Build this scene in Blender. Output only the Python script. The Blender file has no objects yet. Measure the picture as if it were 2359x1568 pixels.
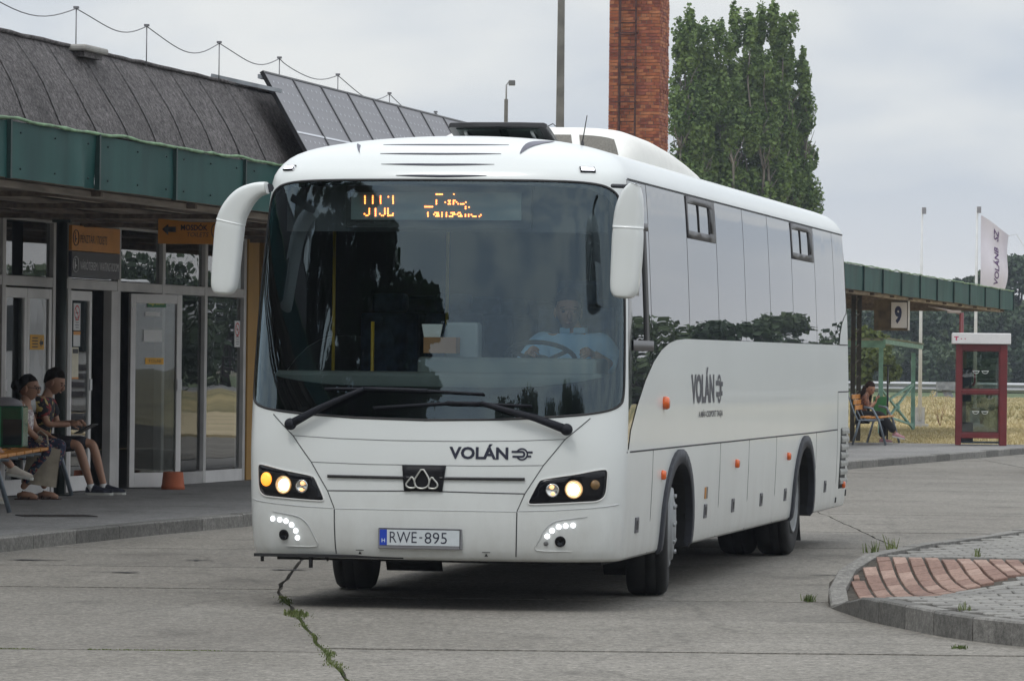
import bpy, math, random
import numpy as np
from mathutils import Vector, Matrix, noise
from mathutils.geometry import delaunay_2d_cdt
random.seed(7)
S = bpy.context.scene
COL = S.collection
R = math.radians

# ------------------------------------------------------------------ camera
cd = bpy.data.cameras.new('camera')
cam = bpy.data.objects.new('camera', cd)
COL.objects.link(cam)
cd.sensor_width = 36
cd.lens = 36 * 10300 / 2359
cd.clip_start = .5
cd.clip_end = 3000
pitch, roll = math.atan((839 - 784) / 10300), math.atan(.011)
fw = Vector((0, math.cos(pitch), math.sin(pitch)))
r0 = Vector((1, 0, 0)); u0 = r0.cross(fw)
cr = r0 * math.cos(roll) + u0 * math.sin(roll)
cu = u0 * math.cos(roll) - r0 * math.sin(roll)
m = Matrix((cr, cu, -fw)).transposed().to_4x4()
m.translation = Vector((0, 0, 1.62))
cam.matrix_world = m
S.camera = cam

# ------------------------------------------------------------------ sky and sun
SUN_EL, SUN_AZ = R(60), R(205)      # azimuth clockwise from +Y: behind and to the left of the camera
w = bpy.data.worlds.new('World'); S.world = w; w.use_nodes = True
nt = w.node_tree; nt.nodes.clear()
N = nt.nodes.new; Lk = nt.links.new
out = N('ShaderNodeOutputWorld')
sky = N('ShaderNodeTexSky'); sky.sky_type = 'NISHITA'; sky.sun_disc = False
sky.sun_elevation = SUN_EL; sky.sun_rotation = SUN_AZ
bg1 = N('ShaderNodeBackground'); bg1.inputs['Strength'].default_value = .08
Lk(sky.outputs[0], bg1.inputs['Color'])
tc = N('ShaderNodeTexCoord')
mp = N('ShaderNodeMapping'); mp.inputs['Scale'].default_value = (1, 1, 3.2); mp.inputs['Location'].default_value = (.33, .1, .52)
Lk(tc.outputs['Generated'], mp.inputs['Vector'])
n1 = N('ShaderNodeTexNoise'); n1.inputs['Scale'].default_value = 9; n1.inputs['Detail'].default_value = 5; n1.inputs['Roughness'].default_value = .45
n1.inputs['Distortion'].default_value = .25
Lk(mp.outputs[0], n1.inputs['Vector'])
rp = N('ShaderNodeValToRGB')
rp.color_ramp.elements[0].position = .38; rp.color_ramp.elements[0].color = (.535, .590, .670, 1)
rp.color_ramp.elements[1].position = .60; rp.color_ramp.elements[1].color = (.79, .805, .805, 1)
Lk(n1.outputs['Fac'], rp.inputs['Fac'])
sp = N('ShaderNodeSeparateXYZ'); Lk(tc.outputs['Generated'], sp.inputs[0])
mr = N('ShaderNodeMapRange'); mr.inputs['From Min'].default_value = .08; mr.inputs['From Max'].default_value = .95
mr.inputs['To Min'].default_value = 1.0; mr.inputs['To Max'].default_value = 2.15
Lk(sp.outputs['Z'], mr.inputs['Value'])
bg2 = N('ShaderNodeBackground'); hr = N('ShaderNodeMapRange'); hr.interpolation_type = 'SMOOTHSTEP'; hr.inputs['From Min'].default_value = .0; hr.inputs['From Max'].default_value = .055; hr.inputs['To Min'].default_value = .75; hr.inputs['To Max'].default_value = 0
Lk(sp.outputs['Z'], hr.inputs['Value'])
hm = N('ShaderNodeMix'); hm.data_type = 'RGBA'; hm.inputs[7].default_value = (.78, .765, .75, 1); Lk(hr.outputs[0], hm.inputs[0]); Lk(rp.outputs['Color'], hm.inputs[6])
Lk(hm.outputs[2], bg2.inputs['Color']); Lk(mr.outputs[0], bg2.inputs['Strength'])
mx = N('ShaderNodeMixShader'); mx.inputs[0].default_value = .92
Lk(bg1.outputs[0], mx.inputs[1]); Lk(bg2.outputs[0], mx.inputs[2]); Lk(mx.outputs[0], out.inputs['Surface'])

ld = bpy.data.lights.new('sun', 'SUN'); ld.energy = .85; ld.angle = R(14); ld.color = (1, .97, .93)
sun = bpy.data.objects.new('sun', ld); COL.objects.link(sun)
sd = Vector((math.sin(SUN_AZ) * math.cos(SUN_EL), math.cos(SUN_AZ) * math.cos(SUN_EL), math.sin(SUN_EL)))
sun.rotation_euler = sd.to_track_quat('Z', 'Y').to_euler()
S.view_settings.view_transform = 'Standard'; S.view_settings.look = 'None'
S.view_settings.exposure = .11; S.view_settings.gamma = 1
try: S.view_settings.use_curve_mapping = False
except Exception: pass
S.render.engine = 'CYCLES'
S.cycles.max_bounces = 7; S.cycles.transparent_max_bounces = 12; S.cycles.volume_bounces = 0
S.cycles.use_denoising = True

# ------------------------------------------------------------------ materials
MATS = {}
def mat(name, col, rough=.6, metal=0, var=.12, scale=6, bump=0, bscale=40, spec=.5, coat=0, emit=None, es=1, detail=4, stretch=(1, 1, 1), col2=None, coords='Object', bdist=.01):
    if name in MATS: return MATS[name]
    m = bpy.data.materials.new(name); m.use_nodes = True; nt = m.node_tree
    b = nt.nodes['Principled BSDF']; N = nt.nodes.new; L = nt.links.new
    b.inputs['Roughness'].default_value = rough; b.inputs['Metallic'].default_value = metal
    b.inputs['Specular IOR Level'].default_value = spec
    if coat: b.inputs['Coat Weight'].default_value = coat; b.inputs['Coat Roughness'].default_value = .04
    tc = N('ShaderNodeTexCoord'); mp = N('ShaderNodeMapping'); mp.inputs['Scale'].default_value = stretch
    L(tc.outputs[coords], mp.inputs['Vector'])
    if var or col2:
        n = N('ShaderNodeTexNoise'); n.inputs['Scale'].default_value = scale; n.inputs['Detail'].default_value = detail
        L(mp.outputs[0], n.inputs['Vector'])
        r = N('ShaderNodeValToRGB')
        c2 = col2 or tuple(min(1, c * (1 + var)) for c in col)
        c1 = tuple(c * (1 - var) for c in col) if not col2 else col
        r.color_ramp.elements[0].position = .35; r.color_ramp.elements[1].position = .65
        r.color_ramp.elements[0].color = (*c1, 1); r.color_ramp.elements[1].color = (*c2, 1)
        L(n.outputs['Fac'], r.inputs['Fac']); L(r.outputs['Color'], b.inputs['Base Color'])
    else:
        b.inputs['Base Color'].default_value = (*col, 1)
    if bump:
        n2 = N('ShaderNodeTexNoise'); n2.inputs['Scale'].default_value = bscale; n2.inputs['Detail'].default_value = 4
        L(mp.outputs[0], n2.inputs['Vector'])
        bp = N('ShaderNodeBump'); bp.inputs['Strength'].default_value = bump; bp.inputs['Distance'].default_value = bdist
        L(n2.outputs['Fac'], bp.inputs['Height']); L(bp.outputs[0], b.inputs['Normal'])
    if emit:
        b.inputs['Emission Color'].default_value = (*emit, 1); b.inputs['Emission Strength'].default_value = es
    MATS[name] = m
    return m

def glass(name, tint, ior=1.6, rough=0, gloss=(1, 1, 1), wob=0, wscale=1.5):
    if name in MATS: return MATS[name]
    m = bpy.data.materials.new(name); m.use_nodes = True; nt = m.node_tree; nt.nodes.clear()
    N = nt.nodes.new; L = nt.links.new
    o = N('ShaderNodeOutputMaterial'); t = N('ShaderNodeBsdfTransparent'); g = N('ShaderNodeBsdfGlossy')
    f = N('ShaderNodeFresnel'); x = N('ShaderNodeMixShader')
    t.inputs['Color'].default_value = (*tint, 1); g.inputs['Roughness'].default_value = rough
    g.inputs['Color'].default_value = (*gloss, 1); f.inputs['IOR'].default_value = ior
    if wob:
        tc = N('ShaderNodeTexCoord'); n = N('ShaderNodeTexNoise'); n.inputs['Scale'].default_value = wscale; n.inputs['Detail'].default_value = 1
        bp = N('ShaderNodeBump'); bp.inputs['Strength'].default_value = wob; bp.inputs['Distance'].default_value = .05
        L(tc.outputs['Object'], n.inputs['Vector']); L(n.outputs['Fac'], bp.inputs['Height'])
        L(bp.outputs[0], g.inputs['Normal']); L(bp.outputs[0], f.inputs['Normal'])
    # a pane has two faces: their joint reflectance is 2F / (1 + F)
    a = N('ShaderNodeMath'); a.operation = 'ADD'; a.inputs[1].default_value = 1.0; L(f.outputs[0], a.inputs[0])
    q = N('ShaderNodeMath'); q.operation = 'DIVIDE'; L(f.outputs[0], q.inputs[0]); L(a.outputs[0], q.inputs[1])
    q2 = N('ShaderNodeMath'); q2.operation = 'MULTIPLY'; q2.inputs[1].default_value = 2.0; L(q.outputs[0], q2.inputs[0])
    L(q2.outputs[0], x.inputs[0]); L(t.outputs[0], x.inputs[1]); L(g.outputs[0], x.inputs[2]); L(x.outputs[0], o.inputs['Surface'])
    MATS[name] = m
    return m

# ------------------------------------------------------------------ mesh helpers
def link(name, mesh, m=None, parent=None, loc=None, rz=0):
    o = bpy.data.objects.new(name, mesh); COL.objects.link(o)
    if m is not None:
        for k in (m if isinstance(m, (list, tuple)) else [m]): mesh.materials.append(k)
    if parent: o.parent = parent
    if loc is not None: o.location = loc
    if rz: o.rotation_euler.z = rz
    return o

def tag(o, label=None, cat=None, group=None, kind=None):
    if label: o['label'] = label
    if cat: o['category'] = cat
    if group: o['group'] = group
    if kind: o['kind'] = kind
    return o

def thing(name, label, cat, loc=(0, 0, 0), rz=0, group=None):
    o = bpy.data.objects.new(name, None); COL.objects.link(o)
    o.location = loc; o.rotation_euler.z = rz; o.empty_display_size = .2
    return tag(o, label, cat, group)

class MB:
    def __init__(s): s.v = []; s.f = []; s.mi = []; s.sm = []; s.cur = 0
    def add(s, vs, fs, smooth=False):
        b = len(s.v); s.v += [tuple(v) for v in vs]
        for f in fs: s.f.append([b + i for i in f]); s.mi.append(s.cur); s.sm.append(smooth)
        return s
    def mat(s, i): s.cur = i; return s
    def box(s, x0, x1, y0, y1, z0, z1, M=None):
        vs = [(x, y, z) for z in (z0, z1) for y in (y0, y1) for x in (x0, x1)]
        if M is not None: vs = [tuple(M @ Vector(v)) for v in vs]
        return s.add(vs, [(0, 2, 3, 1), (4, 5, 7, 6), (0, 1, 5, 4), (2, 6, 7, 3), (0, 4, 6, 2), (1, 3, 7, 5)])
    def bar(s, a, b, w, h, up=(0, 0, 1)):
        a = Vector(a); b = Vector(b); d = (b - a).normalized(); up = Vector(up)
        if abs(d.dot(up)) > .98: up = Vector((0, 1, 0))
        x = d.cross(up).normalized() * w / 2; y = x.normalized().cross(d).normalized() * h / 2
        vs = [a - x - y, a + x - y, a + x + y, a - x + y, b - x - y, b + x - y, b + x + y, b - x + y]
        return s.add(vs, [(0, 1, 2, 3), (7, 6, 5, 4), (0, 4, 5, 1), (1, 5, 6, 2), (2, 6, 7, 3), (3, 7, 4, 0)])
    def tube(s, pts, r, n=10, cap=True, sy=1.0, up=None):
        pts = [Vector(p) for p in pts]; rs = r if isinstance(r, (list, tuple)) else [r] * len(pts)
        b = len(s.v); prev = None
        for i, p in enumerate(pts):
            d = (pts[min(i + 1, len(pts) - 1)] - pts[max(i - 1, 0)]).normalized()
            if prev is None:
                q = Vector(up) if up else (Vector((0, 0, 1)) if abs(d.z) < .9 else Vector((1, 0, 0)))
            else: q = prev
            x = (q - d * q.dot(d)).normalized(); prev = x; y = d.cross(x)
            for k in range(n):
                t = 2 * math.pi * k / n
                s.v.append(tuple(p + (x * math.cos(t) + y * math.sin(t) * sy) * rs[i]))
        for i in range(len(pts) - 1):
            for k in range(n):
                s.f.append([b + i * n + k, b + i * n + (k + 1) % n, b + (i + 1) * n + (k + 1) % n, b + (i + 1) * n + k]); s.mi.append(s.cur); s.sm.append(True)
        if cap:
            s.f.append([b + k for k in range(n)][::-1]); s.mi.append(s.cur); s.sm.append(False)
            e = b + (len(pts) - 1) * n
            s.f.append([e + k for k in range(n)]); s.mi.append(s.cur); s.sm.append(False)
        return s
    def lathe(s, prof, c=(0, 0, 0), axis='z', n=24, M=None, smooth=True):
        # prof: (radius, height) pairs along the axis
        b = len(s.v)
        for r_, h in prof:
            for k in range(n):
                t = 2 * math.pi * k / n; x, y = r_ * math.cos(t), r_ * math.sin(t)
                p = {'z': (x, y, h), 'x': (h, x, y), 'y': (y, h, x)}[axis]
                p = Vector((p[0] + c[0], p[1] + c[1], p[2] + c[2]))
                if M is not None: p = M @ p
                s.v.append(tuple(p))
        for i in range(len(prof) - 1):
            for k in range(n):
                s.f.append([b + i * n + k, b + i * n + (k + 1) % n, b + (i + 1) * n + (k + 1) % n, b + (i + 1) * n + k]); s.mi.append(s.cur); s.sm.append(smooth)
        for i in (0, len(prof) - 1):
            if prof[i][0] > 1e-6:
                f = [b + i * n + k for k in range(n)]
                s.f.append(f[::-1] if i == 0 else f); s.mi.append(s.cur); s.sm.append(False)
        return s
    def ball(s, c, rx, ry, rz, n=16, m=10, fn=None):
        b = len(s.v)
        for j in range(m + 1):
            ph = math.pi * j / m
            for i in range(n):
                th = 2 * math.pi * i / n
                p = Vector((math.sin(ph) * math.cos(th), math.sin(ph) * math.sin(th), math.cos(ph)))
                if fn: p = fn(p)
                s.v.append((c[0] + p.x * rx, c[1] + p.y * ry, c[2] + p.z * rz))
        for j in range(m):
            for i in range(n):
                s.f.append([b + j * n + i, b + (j + 1) * n + i, b + (j + 1) * n + (i + 1) % n, b + j * n + (i + 1) % n]); s.mi.append(s.cur); s.sm.append(True)
        return s
    def prism(s, poly, z0, z1, M=None):
        n = len(poly)
        vs = [(p[0], p[1], z0) for p in poly] + [(p[0], p[1], z1) for p in poly]
        if M is not None: vs = [tuple(M @ Vector(v)) for v in vs]
        fs = [list(range(n))[::-1], [n + i for i in range(n)]] + [(i, (i + 1) % n, n + (i + 1) % n, n + i) for i in range(n)]
        return s.add(vs, fs)
    def mesh(s, name):
        me = bpy.data.meshes.new(name); me.from_pydata(s.v, [], s.f)
        me.polygons.foreach_set('material_index', s.mi); me.polygons.foreach_set('use_smooth', s.sm); me.update()
        return me
    def build(s, name, m, parent=None, loc=None, rz=0, bevel=0, label=None):
        o = link(name, s.mesh(name), m, parent, loc, rz)
        if bevel:
            md = o.modifiers.new('bevel', 'BEVEL'); md.width = bevel; md.segments = 2; md.limit_method = 'ANGLE'
        if label: o['label'] = label
        return o

def quads(name, V4, m, parent=None):
    """V4: (n,4,3) array of free quads -> one mesh, fast"""
    n = len(V4); me = bpy.data.meshes.new(name)
    me.vertices.add(n * 4); me.vertices.foreach_set('co', V4.astype(np.float32).ravel())
    me.loops.add(n * 4); me.loops.foreach_set('vertex_index', np.arange(n * 4, dtype=np.int32))
    me.polygons.add(n); me.polygons.foreach_set('loop_start', np.arange(0, n * 4, 4, dtype=np.int32))
    me.update(calc_edges=True)
    return link(name, me, m, parent)

def inpoly(P, poly):
    P = np.asarray(P); poly = np.asarray(poly); x, y = P[:, 0], P[:, 1]; c = np.zeros(len(P), bool); j = len(poly) - 1
    for i in range(len(poly)):
        xi, yi = poly[i]; xj, yj = poly[j]
        if yi != yj:
            t = ((yi > y) != (yj > y)) & (x < (xj - xi) * (y - yi) / (yj - yi) + xi); c ^= t
        j = i
    return c

def resample(poly, step, closed=True):
    out = []; n = len(poly)
    for i in range(n if closed else n - 1):
        a = np.array(poly[i], float); b = np.array(poly[(i + 1) % n], float)
        k = max(1, int(math.ceil(np.linalg.norm(b - a) / step)))
        for t in range(k): out.append(tuple(a + (b - a) * t / k))
    if not closed: out.append(tuple(poly[-1]))
    return out

def smoothpoly(pts, it=2, closed=True):
    """Chaikin corner cutting"""
    for _ in range(it):
        o = []; n = len(pts)
        for i in range(n if closed else n - 1):
            a = pts[i]; b = pts[(i + 1) % n]
            o += [(a[0] * .75 + b[0] * .25, a[1] * .75 + b[1] * .25), (a[0] * .25 + b[0] * .75, a[1] * .25 + b[1] * .75)]
        if not closed: o = [pts[0]] + o + [pts[-1]]
        pts = o
    return pts

def cdt(outer, holes, step, dens=None):
    polys = [resample(outer, dens or max(step))] + [resample(h, dens or max(step)) for h in holes]
    vs = []; es = []
    for p in polys:
        b = len(vs); vs += p; es += [(b + i, b + (i + 1) % len(p)) for i in range(len(p))]
    o = np.array(polys[0]); lo = o.min(0); hi = o.max(0)
    gx = np.arange(lo[0] + step[0] * .5, hi[0], step[0]); gy = np.arange(lo[1] + step[1] * .5, hi[1], step[1])
    if len(gx) and len(gy):
        G = np.array(np.meshgrid(gx, gy)).reshape(2, -1).T
        k = inpoly(G, polys[0])
        for h in polys[1:]: k &= ~inpoly(G, h)
        G = G[k]
        if len(G):
            E = np.array(vs); dmin = np.full(len(G), 9e9)
            for e in E: dmin = np.minimum(dmin, (((G - e) / np.array(step)) ** 2).sum(1))
            G = G[dmin > .16]
            vs = vs + [tuple(g) for g in G]
    r = delaunay_2d_cdt([Vector(v) for v in vs], es, [], 0, 1e-6)
    V = np.array([tuple(v) for v in r[0]]); T = np.array([f for f in r[2] if len(f) == 3])
    c = V[T].mean(1); k = inpoly(c, polys[0])
    for h in polys[1:]: k &= ~inpoly(c, h)
    return V, T[k]

_fc = {}
def text_mesh(txt, bold=0, shear=0):
    """outline lettering -> (2d verts, faces), unit cap height approx .7"""
    cu = bpy.data.curves.new('t', 'FONT'); cu.body = txt; cu.offset = bold; cu.shear = shear; cu.resolution_u = 3; cu.fill_mode = 'FRONT'
    o = bpy.data.objects.new('t', cu); COL.objects.link(o)
    me = bpy.data.meshes.new_from_object(o)
    V = np.array([v.co[:2] for v in me.vertices]) if len(me.vertices) else np.zeros((0, 2)); F = [list(p.vertices) for p in me.polygons]
    bpy.data.objects.remove(o); bpy.data.curves.remove(cu); bpy.data.meshes.remove(me)
    return V, F

def lettering(name, txt, x0, x1, z0, z1, fn, m, parent=None, bold=0, shear=0, label=None):
    """fit text into the box x0..x1, z0..z1 and map through fn(x, z) -> xyz"""
    V, F = text_mesh(txt, bold, shear)
    lo = V.min(0); hi = V.max(0)
    X = x0 + (V[:, 0] - lo[0]) / (hi[0] - lo[0]) * (x1 - x0); Z = z0 + (V[:, 1] - lo[1]) / (hi[1] - lo[1]) * (z1 - z0)
    b = MB(); b.add([fn(x, z) for x, z in zip(X, Z)], F)
    o = b.build(name, m, parent)
    if label: o['label'] = label
    return o
# ------------------------------------------------------------------ the bus shell as one smooth surface P(a, q)
# a runs along the plan outline from the middle of the nose round the corner and down the side, q runs up the section
PROF = np.array([
 # q     z      w      F(front shift) R (rear shift)
 (.30,  .33,  1.215, .075, .06), (.36,  .345, 1.238, .045, .04), (.45,  .43, 1.252, .015, .01), (.60,  .60, 1.262, .0, .0), (1.05, 1.05, 1.275, .01, .0),
 (1.30, 1.30, 1.275, .035, .0), (1.80, 1.80, 1.266, .10, .01), (2.30, 2.30, 1.246, .175, .02), (2.75, 2.75, 1.219, .255, .04),
 (2.86, 2.86, 1.208, .285, .06), (2.96, 2.945, 1.168, .35, .10), (3.06, 3.016, 1.095, .43, .17), (3.16, 3.062, .99, .52, .26),
 (3.32, 3.103, .83, .66, .38), (3.55, 3.140, .62, .86, .6), (3.80, 3.165, .36, 1.08, .8), (4.15, 3.18, .03, 1.40, 1.0)])
def _pchip(x, y):
    h = np.diff(x); d = np.diff(y) / h; m = np.zeros(len(x))
    for i in range(1, len(x) - 1):
        if d[i - 1] * d[i] > 0:
            w1 = 2 * h[i] + h[i - 1]; w2 = h[i] + 2 * h[i - 1]; m[i] = (w1 + w2) / (w1 / d[i - 1] + w2 / d[i])
    m[0] = d[0]; m[-1] = d[-1]
    def f(t):
        t = np.clip(t, x[0], x[-1]); i = np.clip(np.searchsorted(x, t) - 1, 0, len(x) - 2)
        s = (t - x[i]) / h[i]
        return (2 * s**3 - 3 * s**2 + 1) * y[i] + (s**3 - 2 * s**2 + s) * h[i] * m[i] + (-2 * s**3 + 3 * s**2) * y[i + 1] + (s**3 - s**2) * h[i] * m[i + 1]
    return f
fz, fwid, fF, fR = [_pchip(PROF[:, 0], PROF[:, i]) for i in (1, 2, 3, 4)]
BF, BR, LEN = .46, .30, 13.27
def _arc(n, B, W=1.275):
    t = np.linspace(0, math.pi / 2, 4001); u = np.sin(t) ** (2 / n); v = 1 - np.cos(t) ** (2 / n)
    s = np.concatenate([[0], np.cumsum(np.hypot(np.diff(u) * W, np.diff(v) * B))])
    g = np.linspace(0, s[-1], 161); U = np.interp(g, s, u); V = np.interp(g, s, v)
    return g, _pchip(g, U), _pchip(g, V)
gA, fU, fV = _arc(2.7, BF); A1 = gA[-1]
gR, fUr, fVr = _arc(4, BR); A2 = gR[-1]
LS = LEN - BF - BR
AT = A1 + LS + A2
def P(a, q):
    """arrays a, q -> (n,3) points in bus space: x across, y back from the nose, z up"""
    a = np.asarray(a, float); q = np.asarray(q, float); s = np.where(a < 0, -1., 1.); a = np.abs(a)
    z = fz(q); w = fwid(q); F = fF(q); Rr = fR(q)
    uf = fU(np.minimum(a, A1)); vf = F + fV(np.minimum(a, A1)) * BF
    t = np.clip(a - A1, 0, LS)
    vs = BF + t + F * np.clip(1 - t / 3.6, 0, 1) ** 2 - Rr * np.clip((t - LS + 3.0) / 3.0, 0, 1) ** 2
    ar = np.clip(AT - a, 0, A2)
    vr = LEN - Rr - fVr(ar) * BR
    u = np.where(a <= A1, uf, np.where(a <= A1 + LS, 1., fUr(ar))); v = np.where(a <= A1, vf, np.where(a <= A1 + LS, vs, vr))
    return np.stack([s * u * w, v, z + 0 * u], -1)
def PN(a, q):
    a = np.asarray(a, float); q = np.asarray(q, float); e = .012
    qa = np.clip(q + e, .3, 4.15); qb = np.clip(q - e, .3, 4.15)
    n = np.cross(P(a + e, q) - P(a - e, q), P(a, qa) - P(a, qb))
    return n / (np.linalg.norm(n, axis=-1, keepdims=True) + 1e-12)
def side_a(v, q):
    """side position v (metres behind the nose) at height q -> a"""
    a = A1 + (v - BF)
    for _ in range(12): a -= float(P([a], [q])[0][1]) - v
    return a
# measured feature outlines on the shell, (a, q) pairs; right half of the nose unless noted
FEAT = {
 'windshield': [(-0.018, 1.249), (0.49, 1.259), (0.953, 1.286), (1.196, 1.317), (1.308, 1.354), (1.357, 1.4), (1.362, 1.631), (1.358, 2.055), (1.348, 2.429), (1.334, 2.66), (1.299, 2.74), (1.244, 2.778), (1.168, 2.807), (1.002, 2.826), (0.695, 2.831), (-0.093, 2.833)],
 'headlight': [(0.768, 0.868), (0.872, 0.886), (0.998, 0.905), (1.105, 0.927), (1.187, 0.94), (1.208, 0.935), (1.217, 0.918), (1.216, 0.871), (1.213, 0.794), (1.2, 0.756), (1.173, 0.735), (1.137, 0.723), (1.049, 0.719), (0.879, 0.709), (0.732, 0.703), (0.698, 0.703), (0.69, 0.715), (0.695, 0.734), (0.729, 0.804), (0.752, 0.851)],
 'lamps': [(0.985, 0.804), (0.846, 0.797), (1.127, 0.835)],
 'crease_shade': [(0.628, 0.66), (0.839, 0.666), (1.094, 0.682), (1.234, 0.694), (1.333, 0.705)],
 'panel_line': [(-0.019, 0.662), (0.618, 0.657)],
 'bumper_vert': [(0.618, 0.652), (0.619, 0.388)],
 'diag': [(1.084, 1.273), (0.921, 1.135), (0.782, 0.962), (0.666, 0.772), (0.618, 0.657)],
 'hood1': [(-0.027, 1.112), (0.26, 1.113), (0.611, 1.121), (0.921, 1.135)],
 'hood2': [(-0.023, 0.95), (0.381, 0.953), (0.782, 0.962)],
 'hood3': [(0.095, 0.779), (0.385, 0.775), (0.661, 0.772)],
 'bar': [(0.111, 0.865), (0.383, 0.866), (0.663, 0.87)],
 'emblem': [(-0.146, 0.945), (0.125, 0.947), (0.095, 0.781), (-0.126, 0.78)],
 'drop_mid': [(-0.014, 0.936), (0.024, 0.88), (0.035, 0.847), (0.029, 0.819), (0.009, 0.801), (-0.019, 0.796), (-0.047, 0.802), (-0.064, 0.824), (-0.066, 0.854), (-0.049, 0.882)],
 'drop_l': [(-0.084, 0.876), (-0.071, 0.856), (-0.062, 0.834), (-0.058, 0.81), (-0.068, 0.8), (-0.096, 0.798), (-0.119, 0.809), (-0.123, 0.825), (-0.113, 0.841), (-0.099, 0.857)],
 'drop_r': [(0.051, 0.876), (0.065, 0.856), (0.086, 0.836), (0.091, 0.816), (0.078, 0.8), (0.054, 0.796), (0.026, 0.801), (0.031, 0.831), (0.037, 0.856)],
 'volan': [(0.158, 1.07), (0.551, 1.071), (0.552, 0.998), (0.187, 0.995)],
 'volan_top': [(0.443, 1.096)],
 'logo': [(0.637, 1.035), (0.571, 1.048), (0.705, 1.048)],
 'ridge': [(1.088, 0.629), (0.989, 0.617), (0.892, 0.605), (0.842, 0.585), (0.801, 0.548), (0.773, 0.498), (0.741, 0.444), (0.759, 0.425), (0.99, 0.426)],
 'leds': [(0.823, 0.514), (0.854, 0.545), (0.897, 0.567), (0.943, 0.573), (0.992, 0.576)],
 'small_sensor': [(0.816, 0.472)],
 'fog': [(0.91, 0.485)],
 'ledsL': [(-1.084, 0.583), (-1.025, 0.579), (-0.975, 0.572), (-0.932, 0.551), (-0.902, 0.519), (-0.892, 0.479)],
 'fogL': [(-0.996, 0.494)],
 'plate': [(-0.312, 0.538), (0.263, 0.539), (0.253, 0.406), (-0.312, 0.409)],
 'marks': [(-0.449, 0.405), (0.418, 0.403)],
 'roofled': [(1.066, 2.915), (-1.166, 2.926)],
 'grooves': [(-0.712, 3.224), (0.582, 3.227), (-0.481, 3.055), (0.456, 3.058), (-0.429, 2.952), (0.401, 2.954), (-0.293, 2.863), (0.346, 2.863), (-1.217, 3.564), (0.597, 3.496)],
 'swooshR': [(0.593, 3.039), (0.667, 3.152), (0.778, 3.283), (0.952, 3.401), (1.203, 3.45), (1.348, 3.417), (0.93, 3.281), (0.762, 3.175), (0.664, 3.1)],
 'swooshL': [(-0.936, 3.252), (-1.091, 3.364), (-1.148, 3.441), (-0.645, 3.052)],
 'wiperL': [(-0.913, 1.204), (-0.711, 1.312), (-0.42, 1.444)],
 'wbladeL': [(-0.692, 1.443), (-0.42, 1.446), (0.012, 1.437), (0.379, 1.421)],
 'wiperR': [(0.922, 1.193), (0.722, 1.266), (0.369, 1.361)],
 'wbladeR': [(-0.355, 1.323), (0.133, 1.358), (0.369, 1.357), (0.696, 1.347)],
 'antenna': [(1.356, 3.323)],
 'frit_low': [(-0.026, 1.463), (0.62, 1.47), (0.99, 1.508), (1.2, 1.553), (1.311, 1.596)],
 'dash': [(-0.031, 1.597), (0.615, 1.689), (1.198, 1.687)],
}
MIRROR = {'L': [(-1.09, -0.02, 2.767, 0.08), (-1.161, -0.02, 2.756, 0.102), (-1.255, -0.02, 2.701, 0.159), (-1.325, -0.02, 2.6, 0.182), (-1.347, -0.02, 2.52, 0.193), (-1.36, -0.02, 2.371, 0.188), (-1.373, -0.02, 2.198, 0.182), (-1.381, -0.02, 2.107, 0.171), (-1.383, -0.02, 2.072, 0.125)], 'R': [(1.372, 0.0, 2.799, 0.068), (1.349, 0.0, 2.743, 0.142), (1.328, 0.0, 2.641, 0.188), (1.32, 0.0, 2.52, 0.202), (1.316, 0.0, 2.359, 0.205), (1.307, 0.0, 2.189, 0.199), (1.299, 0.0, 2.099, 0.182), (1.297, 0.0, 2.068, 0.131)]}
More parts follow.
